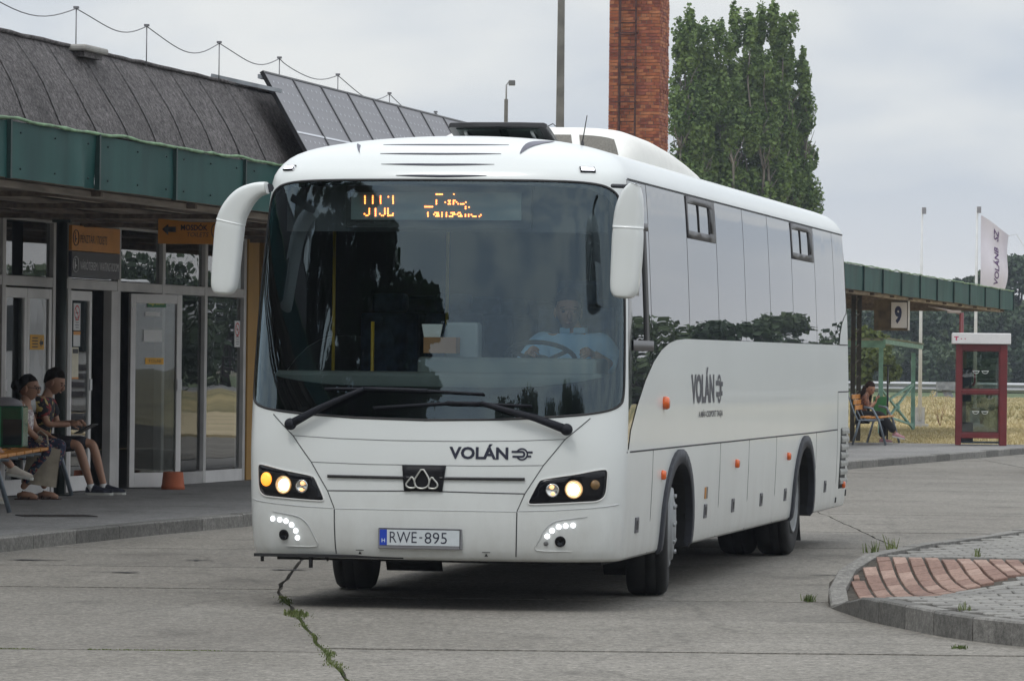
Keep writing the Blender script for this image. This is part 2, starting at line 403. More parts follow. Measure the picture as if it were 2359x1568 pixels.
DOTS = [(-0.526, 2.73), (-0.525, 2.719), (-0.525, 2.707), (-0.525, 2.695), (-0.525, 2.683), (-0.472, 2.731), (-0.472, 2.719), (-0.472, 2.707), (-0.472, 2.695), (-0.472, 2.684), (-0.419, 2.731), (-0.419, 2.719), (-0.419, 2.707), (-0.419, 2.696), (-0.418, 2.684), (-0.334, 2.731), (-0.334, 2.719), (-0.334, 2.708), (-0.333, 2.696), (-0.333, 2.684), (-0.366, 2.727), (-0.495, 2.647), (-0.495, 2.635), (-0.495, 2.624), (-0.495, 2.612), (-0.528, 2.612), (-0.516, 2.602), (-0.505, 2.602), (-0.453, 2.647), (-0.453, 2.636), (-0.452, 2.624), (-0.452, 2.612), (-0.452, 2.601), (-0.389, 2.648), (-0.389, 2.636), (-0.388, 2.624), (-0.388, 2.613), (-0.422, 2.613), (-0.41, 2.602), (-0.399, 2.602), (-0.367, 2.648), (-0.367, 2.636), (-0.367, 2.624), (-0.367, 2.613), (-0.367, 2.601), (-0.356, 2.603), (-0.346, 2.603), (-0.335, 2.603), (-0.333, 2.614), (-0.039, 2.745), (-0.029, 2.745), (-0.019, 2.745), (-0.009, 2.745), (0.001, 2.745), (0.08, 2.746), (-0.038, 2.705), (-0.038, 2.693), (-0.038, 2.681), (0.022, 2.692), (0.044, 2.703), (0.055, 2.703), (0.05, 2.693), (0.044, 2.681), (0.056, 2.681), (0.078, 2.704), (0.078, 2.692), (0.078, 2.681), (0.088, 2.704), (0.099, 2.694), (0.11, 2.682), (0.128, 2.681), (0.138, 2.681), (0.148, 2.682), (0.162, 2.693), (-0.115, 2.662), (-0.105, 2.662), (-0.095, 2.662), (-0.085, 2.662), (-0.075, 2.662), (-0.065, 2.662), (0.161, 2.663), (0.161, 2.651), (0.184, 2.66), (-0.095, 2.622), (-0.095, 2.611), (-0.094, 2.599), (-0.054, 2.611), (-0.046, 2.622), (-0.036, 2.622), (-0.026, 2.622), (-0.04, 2.6), (-0.03, 2.6), (-0.02, 2.6), (-0.033, 2.611), (-0.023, 2.611), (0.001, 2.622), (0.001, 2.61), (0.001, 2.598), (0.031, 2.622), (0.031, 2.61), (0.031, 2.599), (0.063, 2.622), (0.073, 2.622), (0.083, 2.622), (0.089, 2.612), (0.052, 2.599), (0.062, 2.599), (0.072, 2.599), (0.076, 2.611), (0.105, 2.612), (0.113, 2.622), (0.123, 2.622), (0.116, 2.6), (0.126, 2.6), (0.136, 2.6), (0.129, 2.61), (0.16, 2.611), (0.16, 2.6), (0.182, 2.611), (0.182, 2.6), (0.2, 2.61), (0.211, 2.599), (0.221, 2.599), (0.231, 2.599), (0.255, 2.599), (0.265, 2.609)]
# ------------------------------------------------------------------ ground, slabs, kerbs
def concrete(name, c1, c2, speck=.85, bump=.35, crack=True):
    """weathered exposed-aggregate concrete: broad stains, fine aggregate, thin cracks"""
    m = bpy.data.materials.new(name); m.use_nodes = True; nt = m.node_tree; b = nt.nodes['Principled BSDF']; N = nt.nodes.new; L = nt.links.new
    tc = N('ShaderNodeTexCoord'); 
    def noise_(sc, det, ro=.5, st=None):
        n = N('ShaderNodeTexNoise'); n.inputs['Scale'].default_value = sc; n.inputs['Detail'].default_value = det; n.inputs['Roughness'].default_value = ro
        if st:
            mp = N('ShaderNodeMapping'); mp.inputs['Scale'].default_value = st; L(tc.outputs['Object'], mp.inputs['Vector']); L(mp.outputs[0], n.inputs['Vector'])
        else: L(tc.outputs['Object'], n.inputs['Vector'])
        return n
    def ramp(src, p0, v0, p1, v1):
        r = N('ShaderNodeValToRGB'); e = r.color_ramp.elements; e[0].position = p0; e[1].position = p1; e[0].color = (*v0, 1) if isinstance(v0, tuple) else (v0, v0, v0, 1); e[1].color = (*v1, 1) if isinstance(v1, tuple) else (v1, v1, v1, 1)
        L(src, r.inputs['Fac']); return r
    def mul(a, b_, f=1.):
        x = N('ShaderNodeMix'); x.data_type = 'RGBA'; x.blend_type = 'MULTIPLY'; x.inputs[0].default_value = f; L(a, x.inputs[6]); L(b_, x.inputs[7]); return x.outputs[2]
    base = ramp(noise_(.32, 6, .6).outputs['Fac'], .33, c1, .68, c2).outputs['Color']
    st = ramp(noise_(1.6, 5, .65, (1, .35, 1)).outputs['Fac'], .30, .86, .52, 1.0).outputs['Color']
    ag = ramp(noise_(38, 3, .7).outputs['Fac'], .30, 1 - speck * .55, .70, 1 + speck * .35).outputs['Color']
    ag2 = ramp(noise_(13, 4, .85).outputs['Fac'], .34, 1 - speck * .50, .66, 1 + speck * .36).outputs['Color']
    sp_ = ramp(noise_(1.15, 3, .5, (1, .8, 1)).outputs['Fac'], .60, 1.0, .72, .74).outputs['Color']
    c = mul(mul(mul(mul(base, st), ag), ag2), sp_)
    if crack:
        v = N('ShaderNodeTexVoronoi'); v.feature = 'DISTANCE_TO_EDGE'; v.inputs['Scale'].default_value = .34
        nd = noise_(1.3, 4); mxv = N('ShaderNodeMix'); mxv.data_type = 'VECTOR'; mxv.inputs[0].default_value = .28
        L(tc.outputs['Object'], mxv.inputs[4]); L(nd.outputs['Color'], mxv.inputs[5]); L(mxv.outputs[1], v.inputs['Vector'])
        ck = ramp(v.outputs['Distance'], .0, .45, .009, 1.0).outputs['Color']
        c = mul(c, ck, .40)
    L(c, b.inputs['Base Color']); b.inputs['Roughness'].default_value = .88; b.inputs['Specular IOR Level'].default_value = .3
    bp = N('ShaderNodeBump'); bp.inputs['Strength'].default_value = bump; bp.inputs['Distance'].default_value = .02
    L(noise_(55, 4, .7).outputs['Fac'], bp.inputs['Height']); L(bp.outputs[0], b.inputs['Normal'])
    MATS[name] = m; return m
slabm = [concrete('slab_concrete', (.204, .188, .163), (.270, .252, .221)), concrete('slab_concrete_dark', (.193, .178, .155), (.256, .240, .211)), concrete('slab_concrete_pale', (.210, .195, .169), (.277, .259, .228))]
kerbm = concrete('kerb_stone', (.19, .183, .168), (.27, .26, .24), speck=.6, crack=False)
kerbd = concrete('kerb_stone_dark', (.13, .126, .115), (.20, .192, .178), speck=.6, crack=False)
pathm = concrete('platform_asphalt', (.215, .210, .202), (.28, .273, .263), speck=.55, crack=False)
soil = mat('joint_soil', (.035, .030, .022), rough=1, var=.5, scale=30)

def ngon(name, poly, z, m, kind=None, parent=None, th=0):
    b = MB()
    if th: b.prism(poly, z - th, z)
    else: b.add([(x, y, z) for x, y in poly], [list(range(len(poly)))])
    o = b.build(name, m, parent)
    if kind: o['kind'] = kind
    return o
# earth below everything, reaching the horizon
ngon('ground', [(-900, -700), (900, -700), (900, 1500), (-900, 1500)], -.30, mat('earth', (.16, .14, .08), rough=1, var=.3, scale=.05), 'structure')
# bed of the bus yard, seen only in the joints
yard = ngon('yard', [(-9, 6), (60, 6), (60, 62), (46, 88), (11, 88.5), (9.9, 86), (-9, 30)], -.035, soil, 'structure')
rowsL = [6, 9.5, 13, 16.5, 19.8, 22.4, 25.0, 28.4, 31.9, 35.2, 38.6, 42, 46, 50, 54.5, 59, 64, 69, 74, 79, 84, 89]
rowsR = [6, 9.5, 13, 16.2, 19.4, 22.3, 25.35, 28.5, 30.9, 33.3, 36.4, 40.2, 44.2, 49.6, 54.9, 59.2, 64, 69, 74, 79, 84, 89]
colsX = [-9.2, -5.8, 0, 5.2, 10.4, 15.6, 21, 27, 33]     # offsets from the grassy joint (0)
JO, JA = Vector((-1.64, 31.68)), math.atan2(-.82, 8.91)   # joint runs slightly to the left going away
def jp(cx, y):     # point on the column line cx at depth y
    return (JO.x + (y - JO.y) * math.tan(JA) * (1 if y < JO.y else .15) * (1 if cx <= 3 else .4) + cx, y)
rnd = random.Random(3)
def rough_edge(a, b, amp, step=.35, seed=0):
    a = Vector(a); b = Vector(b); L_ = (b - a).length; n = max(2, int(L_ / step)); nr = Vector((-(b - a).y, (b - a).x)).normalized(); out = []
    for i in range(n):
        t = i / n; p = a.lerp(b, t); out.append(tuple(p + nr * noise.noise(Vector((p.x * 1.7, p.y * 1.7, seed))) * amp * (0 if i == 0 else 1)))
    return out
def colpts(cx, g, ya, yb):
    # both slabs of a column line share its wander, so the joint keeps its width
    n = max(2, int((yb - ya) / .3)); out = []
    for i in range(n + 1):
        y = ya + (yb - ya) * i / n; x, _ = jp(cx, y); out.append((x + g * (1 + .7 * noise.noise(Vector((y * 2.1, cx + g, 3)))) + .03 * noise.noise(Vector((y * 1.3, cx, 8))), y))
    return out
k = 0
for ci in range(len(colsX) - 1):
    rows = rowsL if colsX[ci] < -1 else rowsR
    for ri in range(len(rows) - 1):
        y0, y1 = rows[ri], rows[ri + 1]; g = .007 + rnd.random() * .010; gy_ = rnd.uniform(.012, .032); sl = rnd.uniform(-.05, .05)
        gx = .014 if abs(colsX[ci]) < .1 else g; gx2 = .014 if abs(colsX[ci + 1]) < .1 else g; am = .026 if y0 < 31 else .006
        A, B, C_, D_ = jp(colsX[ci] + gx, y0 + gy_), jp(colsX[ci + 1] - gx2, y0 + gy_), jp(colsX[ci + 1] - gx2, y1 - gy_), jp(colsX[ci] + gx, y1 - gy_)
        if A[0] > 30: continue
        xl = -4.4 + (y0 - 37) * .265 - 1.5
        if B[0] < xl - 1: continue
        A = (A[0] + .03, A[1]); B = (B[0] - .03, B[1]); C_ = (C_[0] - .03, C_[1]); D_ = (D_[0] + .03, D_[1])
        pl = rough_edge(A, B, .035, seed=k) + colpts(colsX[ci + 1], -gx2, B[1], C_[1]) + rough_edge(C_, D_, .035, seed=k + 90) + colpts(colsX[ci], gx, A[1], D_[1])[::-1]
        k += 1
        ngon('slab', pl, rnd.uniform(-.002, .002), rnd.choice(slabm), parent=yard, th=.03)
# dark patched spots
pm = mat('asphalt_patch', (.035, .034, .034), rough=.95, var=.3, scale=20)
for x, y, rx, ry in ((-2.95, 34.1, .21, .11), (-1.73, 34.8, .20, .10), (-2.55, 36.3, .10, .10), (-3.9, 36, .3, .12), (2.55, 34.9, .16, .1)):
    pts = []
    for i in range(40):
        t = 2 * math.pi * i / 40; r_ = .75 + 1.3 * noise.noise(Vector((x * 9 + 2.6 * math.cos(t), y + 2.6 * math.sin(t), 0))); pts.append((x + rx * max(.3, r_) * math.cos(t), y + ry * .8 * max(.3, r_) * math.sin(t)))
    ngon('asphalt_patch', pts, .0065, pm, parent=yard)

def polyoff(pts, d):
    """offset an open polyline to its left by d"""
    out = []
    for i, p in enumerate(pts):
        a = Vector(pts[max(0, i - 1)][:2]); b = Vector(pts[min(len(pts) - 1, i + 1)][:2]); t = (b - a).normalized(); out.append((p[0] - t.y * d, p[1] + t.x * d))
    return out
def along(pts, s):
    for i in range(len(pts) - 1):
        a = Vector(pts[i]); b = Vector(pts[i + 1]); l = (b - a).length
        if s <= l or i == len(pts) - 2: return a.lerp(b, s / l)
        s -= l
def plen(pts): return sum((Vector(pts[i + 1]) - Vector(pts[i])).length for i in range(len(pts) - 1))
def kerb(parent, line, L0, ztop, zbot=-.05, wd=.15, side=1, nm='kerb_stone', gap=.006, m=None, L1=None):
    """kerb stones laid end to end along a polyline; the body of the stone lies on `side` of it"""
    inner = polyoff(line, wd * side); T = plen(line); Ti = plen(inner); n = max(1, round(T / L0)); r_ = random.Random(int(T * 100))
    for i in range(n):
        s0, s1 = T * i / n + gap, T * (i + 1) / n - gap; ks = 2 if n > 3 else 3
        o = [along(line, s0 + (s1 - s0) * t / ks) for t in range(ks + 1)]; q = [along(inner, (s0 + (s1 - s0) * t / ks) / T * Ti) for t in range(ks + 1)]
        b = MB(); dz = r_.uniform(-.004, .004)
        zt = [ztop(p.x, p.y) + dz if callable(ztop) else ztop + dz for p in o]; zi = [ztop(p.x, p.y) + dz if callable(ztop) else ztop + dz for p in q]
        ch = .012
        cen = [(o[j] + (q[j] - o[j]) * (ch / wd)) for j in range(ks + 1)]
        vs = []
        for j in range(ks + 1): vs += [(o[j].x, o[j].y, zbot), (o[j].x, o[j].y, zt[j] - ch), (cen[j].x, cen[j].y, zt[j]), (q[j].x, q[j].y, zi[j]), (q[j].x, q[j].y, zbot)]
        fs = [[5 * j + a, 5 * j + a + 1, 5 * j + a + 6, 5 * j + a + 5] for j in range(ks) for a in range(4)] + [[0, 4, 3, 2, 1], [5 * ks + a for a in range(5)]]
        b.add(vs, fs); b.build(nm, m or r_.choice([kerbm, kerbm, kerbd]), parent)
    return inner
# the platform under the canopy
KL = [(-9.5, 17), (-7.6, 25.0), (-6.0, 31.0), (-4.85, 35.3), (-4.27, 37.43), (-3.8, 39.46), (-3.23, 41.75), (-2.59, 43.95), (-1.0, 49.6), (1.0, 56.4), (3.3, 64.4), (5.53, 72.1), (6.41, 74.9), (7.36, 77.9), (8.38, 81.3), (9.3, 84.3), (9.85, 86.0), (10.6, 87.6), (11.6, 88.5), (13.0, 88.9)]
inner = polyoff(KL, .15)
platform = ngon('platform', [(x - .0, y) for x, y in inner] + [(13, 90.4), (9.9, 90.3), (7.0, 90.8), (3, 92), (-8, 62), (-14, 50), (-16, 17)], .115, pathm, 'structure', th=.16)
kerb(platform, KL, 1.16, .125)
# drain grating let into the platform
b = MB(); gx = Vector((.64, .21)).normalized(); gy = Vector((-gx.y, gx.x)); go = Vector((-4.68, 42.88)); Lg = .67
M = Matrix.Translation((go.x, go.y, .1155)) @ Matrix.Rotation(math.atan2(gx.y, gx.x), 4, 'Z')
gt = thing('drain_grating', 'slotted iron drain grating let into the platform paving beside the kerb', 'drain grating')
b.box(-.02, Lg + .02, -.22, .22, 0, .003, M); b.build('pit', mat('pit_dark', (.012, .012, .012), rough=1, var=0), gt)
b = MB(); b.box(-.02, Lg + .02, -.22, -.19, .0035, .008, M); b.box(-.02, Lg + .02, .19, .22, .0035, .008, M); b.box(-.02, .0, -.19, .19, .0035, .008, M); b.box(Lg, Lg + .02, -.19, .19, .0035, .008, M); b.build('frame', mat('iron', (.07, .06, .055), rough=.7, var=.3, scale=20), gt)
for i in range(14):
    b = MB(); b.box(.012 + i * .048, .034 + i * .048, -.19, .19, .004, .009, M); b.build('bar', MATS['iron'], gt)

# ------------------------------------------------------------------ paved island on the right
NL = [(2.17, 30.15), (2.24, 29.36), (2.32, 28.51), (2.44, 27.91), (2.57, 27.28), (2.73, 26.74), (2.95, 26.29), (3.2, 25.8), (3.6, 25.2), (4.2, 24.6), (5.2, 23.9), (6.6, 23.4), (9, 23)]
BL = [(2.17, 30.15), (2.165, 30.4), (2.21, 30.9), (2.33, 31.2), (2.48, 31.5), (2.71, 32.3), (3.08, 33.6), (3.76, 35.5), (4.24, 37), (5.6, 41), (8, 47), (12, 56)]
def zi(x, y):
    zb = .15 if y < 29.2 else (.15 + .15 * (y - 29.2) / 2.2 if y < 31.4 else .30)
    d = math.hypot(x - 2.17, y - 30.15)
    return max(.012, zb * min(1., d / 1.3 + .02))
isl = [(x + .02, y) for x, y in NL] + [(16, 23), (20, 56)] + BL[::-1][:-1]
V, T = cdt(isl, [], (.5, .5), .3)
b = MB(); b.add([(x, y, zi(x, y) - .022) for x, y in V], [tuple(map(int, t)) for t in T])
island = b.build('island', mat('island_bed', (.060, .052, .042), rough=1, var=.4, scale=20)); island['kind'] = 'structure'
NLi = kerb(island, NL, .60, zi, wd=.13, side=1)
BLi = kerb(island, BL, .95, lambda x, y: zi(x, y) + .012, wd=.12, side=-1, m=kerbm)
core = np.array([tuple(p) for p in NLi] + [(16, 23), (20, 56)] + [tuple(p) for p in BLi[::-1]])
redm = [concrete('paver_red_%d' % i, c, c2, speck=.35, crack=False) for i, (c, c2) in enumerate((((.29, .195, .155), (.37, .25, .205)), ((.235, .15, .12), (.30, .195, .16)), ((.34, .235, .19), (.42, .295, .245))))]
greym = [concrete('paver_grey_%d' % i, c, c2, speck=.35, crack=False) for i, (c, c2) in enumerate((((.24, .232, .215), (.32, .31, .285)), ((.21, .204, .19), (.28, .27, .25))))]
def rb(x):   # y of the near border of the red strip
    return 29.35 + max(0, x - 2.4) * .95
def rt(x): return 31.42 - max(0, x - 2.6) * .10 if x > 2.45 else 31.35
def paver(x0, x1, y0, y1, ms, g=.006, gy=None, sk=lambda y: 0, tilt=0):
    gy = gy or g
    cxy = [(x0 + g + sk(y0), y0 + gy), (x1 - g + sk(y0), y0 + gy), (x1 - g + sk(y1), y1 - gy), (x0 + g + sk(y1), y1 - gy)]
    if not all(inpoly([c], core)[0] for c in cxy):
        # cut pavers along the edges: keep only those mostly inside
        if sum(inpoly([c], core)[0] for c in cxy) < 3: return None
        cc = (sum(c[0] for c in cxy) / 4, sum(c[1] for c in cxy) / 4)
        for t in np.linspace(1, .3, 12):
            q = [(cc[0] + (c[0] - cc[0]) * t, cc[1] + (c[1] - cc[1]) * t) for c in cxy]
            if all(inpoly([c], core)[0] for c in q): break
        else: return None
        cxy = q
    j = rnd.uniform(-.002, .002); c = .006
    cen = (sum(p[0] for p in cxy) / 4, sum(p[1] for p in cxy) / 4)
    up = [(p[0] + (cen[0] - p[0]) * .06, p[1] + (cen[1] - p[1]) * .06, zi(*p) + j) for p in cxy]; dn = [(p[0], p[1], zi(*p) - .03) for p in cxy]; md = [(p[0], p[1], zi(*p) + j - c) for p in cxy]
    b = MB(); b.add(up + md + dn, [(0, 1, 2, 3)] + [(4 + i, 4 + (i + 1) % 4, (i + 1) % 4, i) for i in range(4)] + [(8 + i, 8 + (i + 1) % 4, 4 + (i + 1) % 4, 4 + i) for i in range(4)])
    return b, rnd.choice(ms)
plist = []
x = 2.13; ci = 0
sk = lambda y: -.05 * ((31.4 - y) / 2.2) ** 2 * 0 + .16 * (1 - max(0, min(1, (y - 29.3) / 2.0))) ** 2
while x < 4.6:
    xx = x + .05; y = rb(xx) ; r_ = 0
    while y < rt(xx) - .08:
        q = paver(x, x + .100, y, min(y + .20, rt(xx)), redm, g=.0035, gy=.009, sk=lambda yy: sk(yy) - .16 + .04)
        if q: plist.append((abs(x - 2.5) + abs(y - 30) * .2, 'red_paver', q))
        y += .20
    x += .112; ci += 1
for iy in range(200):
    y = 23.2 + iy * .165
    if y > 42: break
    x = 2.1 + (iy % 2) * .11
    while x < .1145 * y + 1.2:
        xm, ym = x + .11, y + .08
        inred = xm < 4.6 and rb(xm) - .09 < ym < rt(xm) + .07
        if not inred:
            q = paver(x, x + .22, y, y + .165, greym, g=.007, gy=.013)
            if q and xm < .1145 * y + .9: plist.append((ym + 3 if ym > 31 else ym - 20, 'grey_paver', q))
        x += .22
nred = [p for p in plist if p[1] == 'red_paver']; ngrey = sorted([p for p in plist if p[1] == 'grey_paver'], key=lambda t: t[0])
for _, nm, (b, m_) in nred[:300] + ngrey[:300]: b.build(nm, m_, island)
rest = MB()
for _, nm, (b, m_) in ngrey[300:] + nred[300:]: rest.add(b.v, b.f)
if rest.v: rest.build('far_pavers', greym[0], island)['kind'] = 'stuff'
print('pavers', len(nred), len(ngrey))
# weeds and grass in the joints
def blades(name, spots, hgt, wid, m, parent=None):
    Q = []
    for x, y, z, sc in spots:
        a = random.uniform(0, math.tau); lean = random.uniform(0, .8); dx, dy = math.cos(a), math.sin(a); h = hgt * sc * random.uniform(.5, 1.2); w_ = wid * sc
        px, py = -dy * w_ / 2, dx * w_ / 2
        Q.append([(x - px, y - py, z), (x + px, y + py, z), (x + dx * h * lean + px * .3, y + dy * h * lean + py * .3, z + h), (x + dx * h * lean - px * .3, y + dy * h * lean - py * .3, z + h)])
    return quads(name, np.array(Q), m, parent)
def leafmat(name, c1, c2, trans=.25, rough=.55, scale=.6, em=None):
    m = bpy.data.materials.new(name); m.use_nodes = True; nt = m.node_tree; b = nt.nodes['Principled BSDF']; N = nt.nodes.new; L = nt.links.new
    tc = N('ShaderNodeTexCoord'); n = N('ShaderNodeTexNoise'); n.inputs['Scale'].default_value = scale; n.inputs['Detail'].default_value = 6; n.inputs['Roughness'].default_value = .7
    L(tc.outputs['Object'], n.inputs['Vector']); r = N('ShaderNodeValToRGB'); r.color_ramp.elements[0].position = .32; r.color_ramp.elements[1].position = .68
    r.color_ramp.elements[0].color = (*c1, 1); r.color_ramp.elements[1].color = (*c2, 1); L(n.outputs['Fac'], r.inputs['Fac']); L(r.outputs['Color'], b.inputs['Base Color'])
    b.inputs['Roughness'].default_value = rough; b.inputs['Specular IOR Level'].default_value = .25
    if trans:
        t = N('ShaderNodeBsdfTranslucent'); L(r.outputs['Color'], t.inputs['Color']); x = N('ShaderNodeMixShader'); x.inputs[0].default_value = trans
        o = nt.nodes['Material Output']; L(b.outputs[0], x.inputs[1]); L(t.outputs[0], x.inputs[2]); L(x.outputs[0], o.inputs['Surface'])
    MATS[name] = m; return m
weedm = leafmat('weed_leaf', (.06, .10, .025), (.17, .19, .07), scale=3)
sp_ = []
for i in range(4200):     # the long grassy joint
    y = random.uniform(19.5, 31.6); d = noise.noise(Vector((0, y * 1.1, 4)))
    if d < -.25 + (.15 if y > 29 else 0): continue
    x, _ = jp(0, y); sp_.append((x + .03 * noise.noise(Vector((y * 1.3, 0, 8))) + random.gauss(0, .018 + .02 * max(0, d)), y, -.02, .6 + d))
for i in range(2200):
    x = random.uniform(-3.1, -1.6); y = 25.0 + random.gauss(0, .015)
    if noise.noise(Vector((x * 2.2, 0, 9))) > -.25: sp_.append((x, y, -.02, .6))
for i in range(500):
    x = random.uniform(-.8, 2.6); y = random.choice([22.3, 25.35, 28.5, 30.9, 49.6]) + random.gauss(0, .015)
    if noise.noise(Vector((x * 2.2, y, 9))) > .12: sp_.append((x, y, -.02, .4))
tag(blades('joint_grass', sp_, .040, .018, weedm), 'low grass and moss growing in the joints between the concrete slabs', 'grass', kind='stuff')
for (x, y, z, n, h, lb) in ((2.60, 32.0, .30, 26, .075, 'left of the two weed tufts on the far kerb of the paved island'), (2.78, 32.6, .30, 16, .095, 'taller thin weed tuft right of another on the island\'s far kerb'), (3.30, 31.6, .30, 20, .055, 'weed tuft beside the sunken patch in grey pavers'), (2.78, 27.35, .15, 18, .045, 'low weed tuft among grey pavers behind the near kerb'),
                      (2.08, 31.0, 0, 60, .045, 'grass tuft growing against the rounded tip of the island kerb'), (2.62, 25.95, 0, 60, .022, 'flat weed patch at the foot of the near island kerb')):
    s_ = [(x + random.gauss(0, .022), y + random.gauss(0, .05), z, 1) for _ in range(n)]
    tag(blades('weed', s_, h, .010, weedm), lb, 'weed')
# beyond the platform: dry grass, the road and its verge
dry = leafmat('dry_grass', (.40, .31, .15), (.56, .45, .25), trans=0, rough=.9, scale=.12)
ngon('dry_grass_field', [(-70, 90.5), (7, 90.5), (9.9, 90.0), (11.3, 89.6), (14, 89.3), (60, 86), (140, 60), (260, 120), (200, 193), (-60, 193)], .05, mat('straw_ground', (.40, .33, .19), rough=1, var=.25, scale=.3, col2=(.56, .46, .29)), 'structure', th=.3)
# low bank
b = MB(); b.v = []
nx = 90
for j, (y, z) in enumerate(((126, .055), (130, .25), (133, .46), (140, .5), (160, .40), (176, .1))):
    for i in range(nx): b.v.append((-40 + i * 120 / (nx - 1), y + 2 * noise.noise(Vector((i * .2, j, 0))), z + (.10 * noise.noise(Vector((i * .31, y * .2, 2))) if 0 < j < 5 else 0)))
for j in range(5):
    for i in range(nx - 1): b.f.append([j * nx + i, j * nx + i + 1, (j + 1) * nx + i + 1, (j + 1) * nx + i]); b.mi.append(0); b.sm.append(True)
bank = b.build('bank', mat('bank_grass', (.15, .14, .06), rough=1, var=.3, scale=.25, col2=(.40, .32, .15), detail=6)); bank['kind'] = 'structure'
Q = []
random.seed(5)
for i in range(60000):
    y = random.uniform(90.6, 178); x = random.uniform(y * .068, y * .123) if random.random() < .8 else random.uniform(y * -.02, y * .2)
    if y < 91.5 and x < 9.9: continue
    z = .05 if y < 126 else (.05 + (y - 126) / 7 * .38 if y < 133 else .42)
    Q.append((x, y, z, 1 if y < 125 else 2.0))
tag(blades('dry_grass', Q, .055, .035, leafmat('straw', (.32, .28, .13), (.60, .50, .30), trans=.1, scale=.5)), 'dry straw coloured grass covering the strip behind the platform', 'grass', kind='stuff')
road = ngon('road', [(-120, 200), (300, 200), (300, 243), (-120, 243)], .012, mat('road_asphalt', (.19, .19, .19), rough=.9, var=.1, scale=.5), 'structure', th=.3)
ngon('verge', [(-200, 243.1), (500, 243.1), (500, 420), (-200, 420)], .03, mat('verge_grass', (.07, .10, .03), rough=1, var=.3, scale=.2), 'structure', th=.3)
ngon('near_verge', [(-120, 193.1), (300, 193.1), (300, 199.9), (-120, 199.9)], .03, mat('verge_grass_near', (.10, .12, .045), rough=1, var=.3, scale=.2), 'structure', th=.3)
# ------------------------------------------------------------------ the bus
BUSLOC, BUSRZ = (-.5614, 29.3, 0), -R(10.9)
white = mat('white_paint', (.715, .742, .728), rough=.30, var=.02, scale=1.2, coat=.22)
def soil_paint(m):
    # road film: mottled dust thrown up along the skirt and round the wheel arches
    nt = m.node_tree; b = nt.nodes['Principled BSDF']; N = nt.nodes.new; L = nt.links.new
    src = b.inputs['Base Color'].links[0].from_socket; tc = N('ShaderNodeTexCoord'); sp = N('ShaderNodeSeparateXYZ'); L(tc.outputs['Object'], sp.inputs[0])
    n = N('ShaderNodeTexNoise'); n.inputs['Scale'].default_value = 5; n.inputs['Detail'].default_value = 8; n.inputs['Roughness'].default_value = .7
    mp = N('ShaderNodeMapping'); mp.inputs['Scale'].default_value = (1, 1, .45); L(tc.outputs['Object'], mp.inputs[0]); L(mp.outputs[0], n.inputs['Vector'])
    g = N('ShaderNodeMapRange'); g.inputs['From Min'].default_value = 1.05; g.inputs['From Max'].default_value = .30; L(sp.outputs['Z'], g.inputs['Value'])
    q = N('ShaderNodeMath'); q.operation = 'MULTIPLY'; L(g.outputs[0], q.inputs[0]); L(n.outputs['Fac'], q.inputs[1])
    r = N('ShaderNodeMath'); r.operation = 'MULTIPLY'; r.inputs[1].default_value = .75; L(q.outputs[0], r.inputs[0])
    x = N('ShaderNodeMix'); x.data_type = 'RGBA'; x.inputs[7].default_value = (.30, .28, .245, 1); L(r.outputs[0], x.inputs[0]); L(src, x.inputs[6]); L(x.outputs[2], b.inputs['Base Color'])
soil_paint(white)
black = mat('black_plastic', (.012, .012, .013), rough=.5, var=.2)
glossblack = mat('gloss_black', (.005, .005, .007), rough=.12, var=0, spec=.28)
greyplastic = mat('arch_rubber', (.028, .030, .038), rough=.65, var=.25, scale=4)
seamm = mat('gap_and_step_line', (.05, .052, .055), rough=.9, var=0)
rubber = mat('rubber', (.013, .013, .013), rough=.85, var=.3, scale=8, bump=.2, bscale=60)
steel = mat('wheel_steel', (.26, .27, .275), rough=.55, metal=.3, var=.2, scale=5)
chrome = mat('chrome', (.7, .7, .68), rough=.2, metal=1, var=0)
lining = mat('bus_lining', (.10, .105, .11), rough=.9, var=.1)
wsglass = glass('windscreen_glass', (.84, .92, .92), 1.50, gloss=(.80, 1.0, 1.10))
darkglass = glass('side_glass', (.035, .035, .038), 1.5, gloss=(.93, .93, .93), wob=.02, wscale=.9)
navy = mat('lettering_navy', (.022, .024, .045), rough=.4, var=0)
ledw = mat('led_white', (.9, .92, 1), rough=.3, var=0, emit=(.92, .95, 1), es=2.2)
lampw = mat('lamp_warm', (1, .9, .75), rough=.3, var=0, emit=(1, .93, .80), es=4)
lampo = mat('lamp_amber', (1, .55, .1), rough=.3, var=0, emit=(1, .30, .02), es=1.35)
glow = mat('reflector_warm', (.75, .55, .33), rough=.25, metal=.6, var=.3, scale=40, emit=(1, .5, .15), es=.28)
amber = mat('amber_lens', (.75, .13, .02), rough=.2, var=.2, scale=20, coat=.5)

bus = thing('bus', 'white intercity coach with dark windscreen and lit headlights pulling out of the station', 'bus', BUSLOC, BUSRZ)

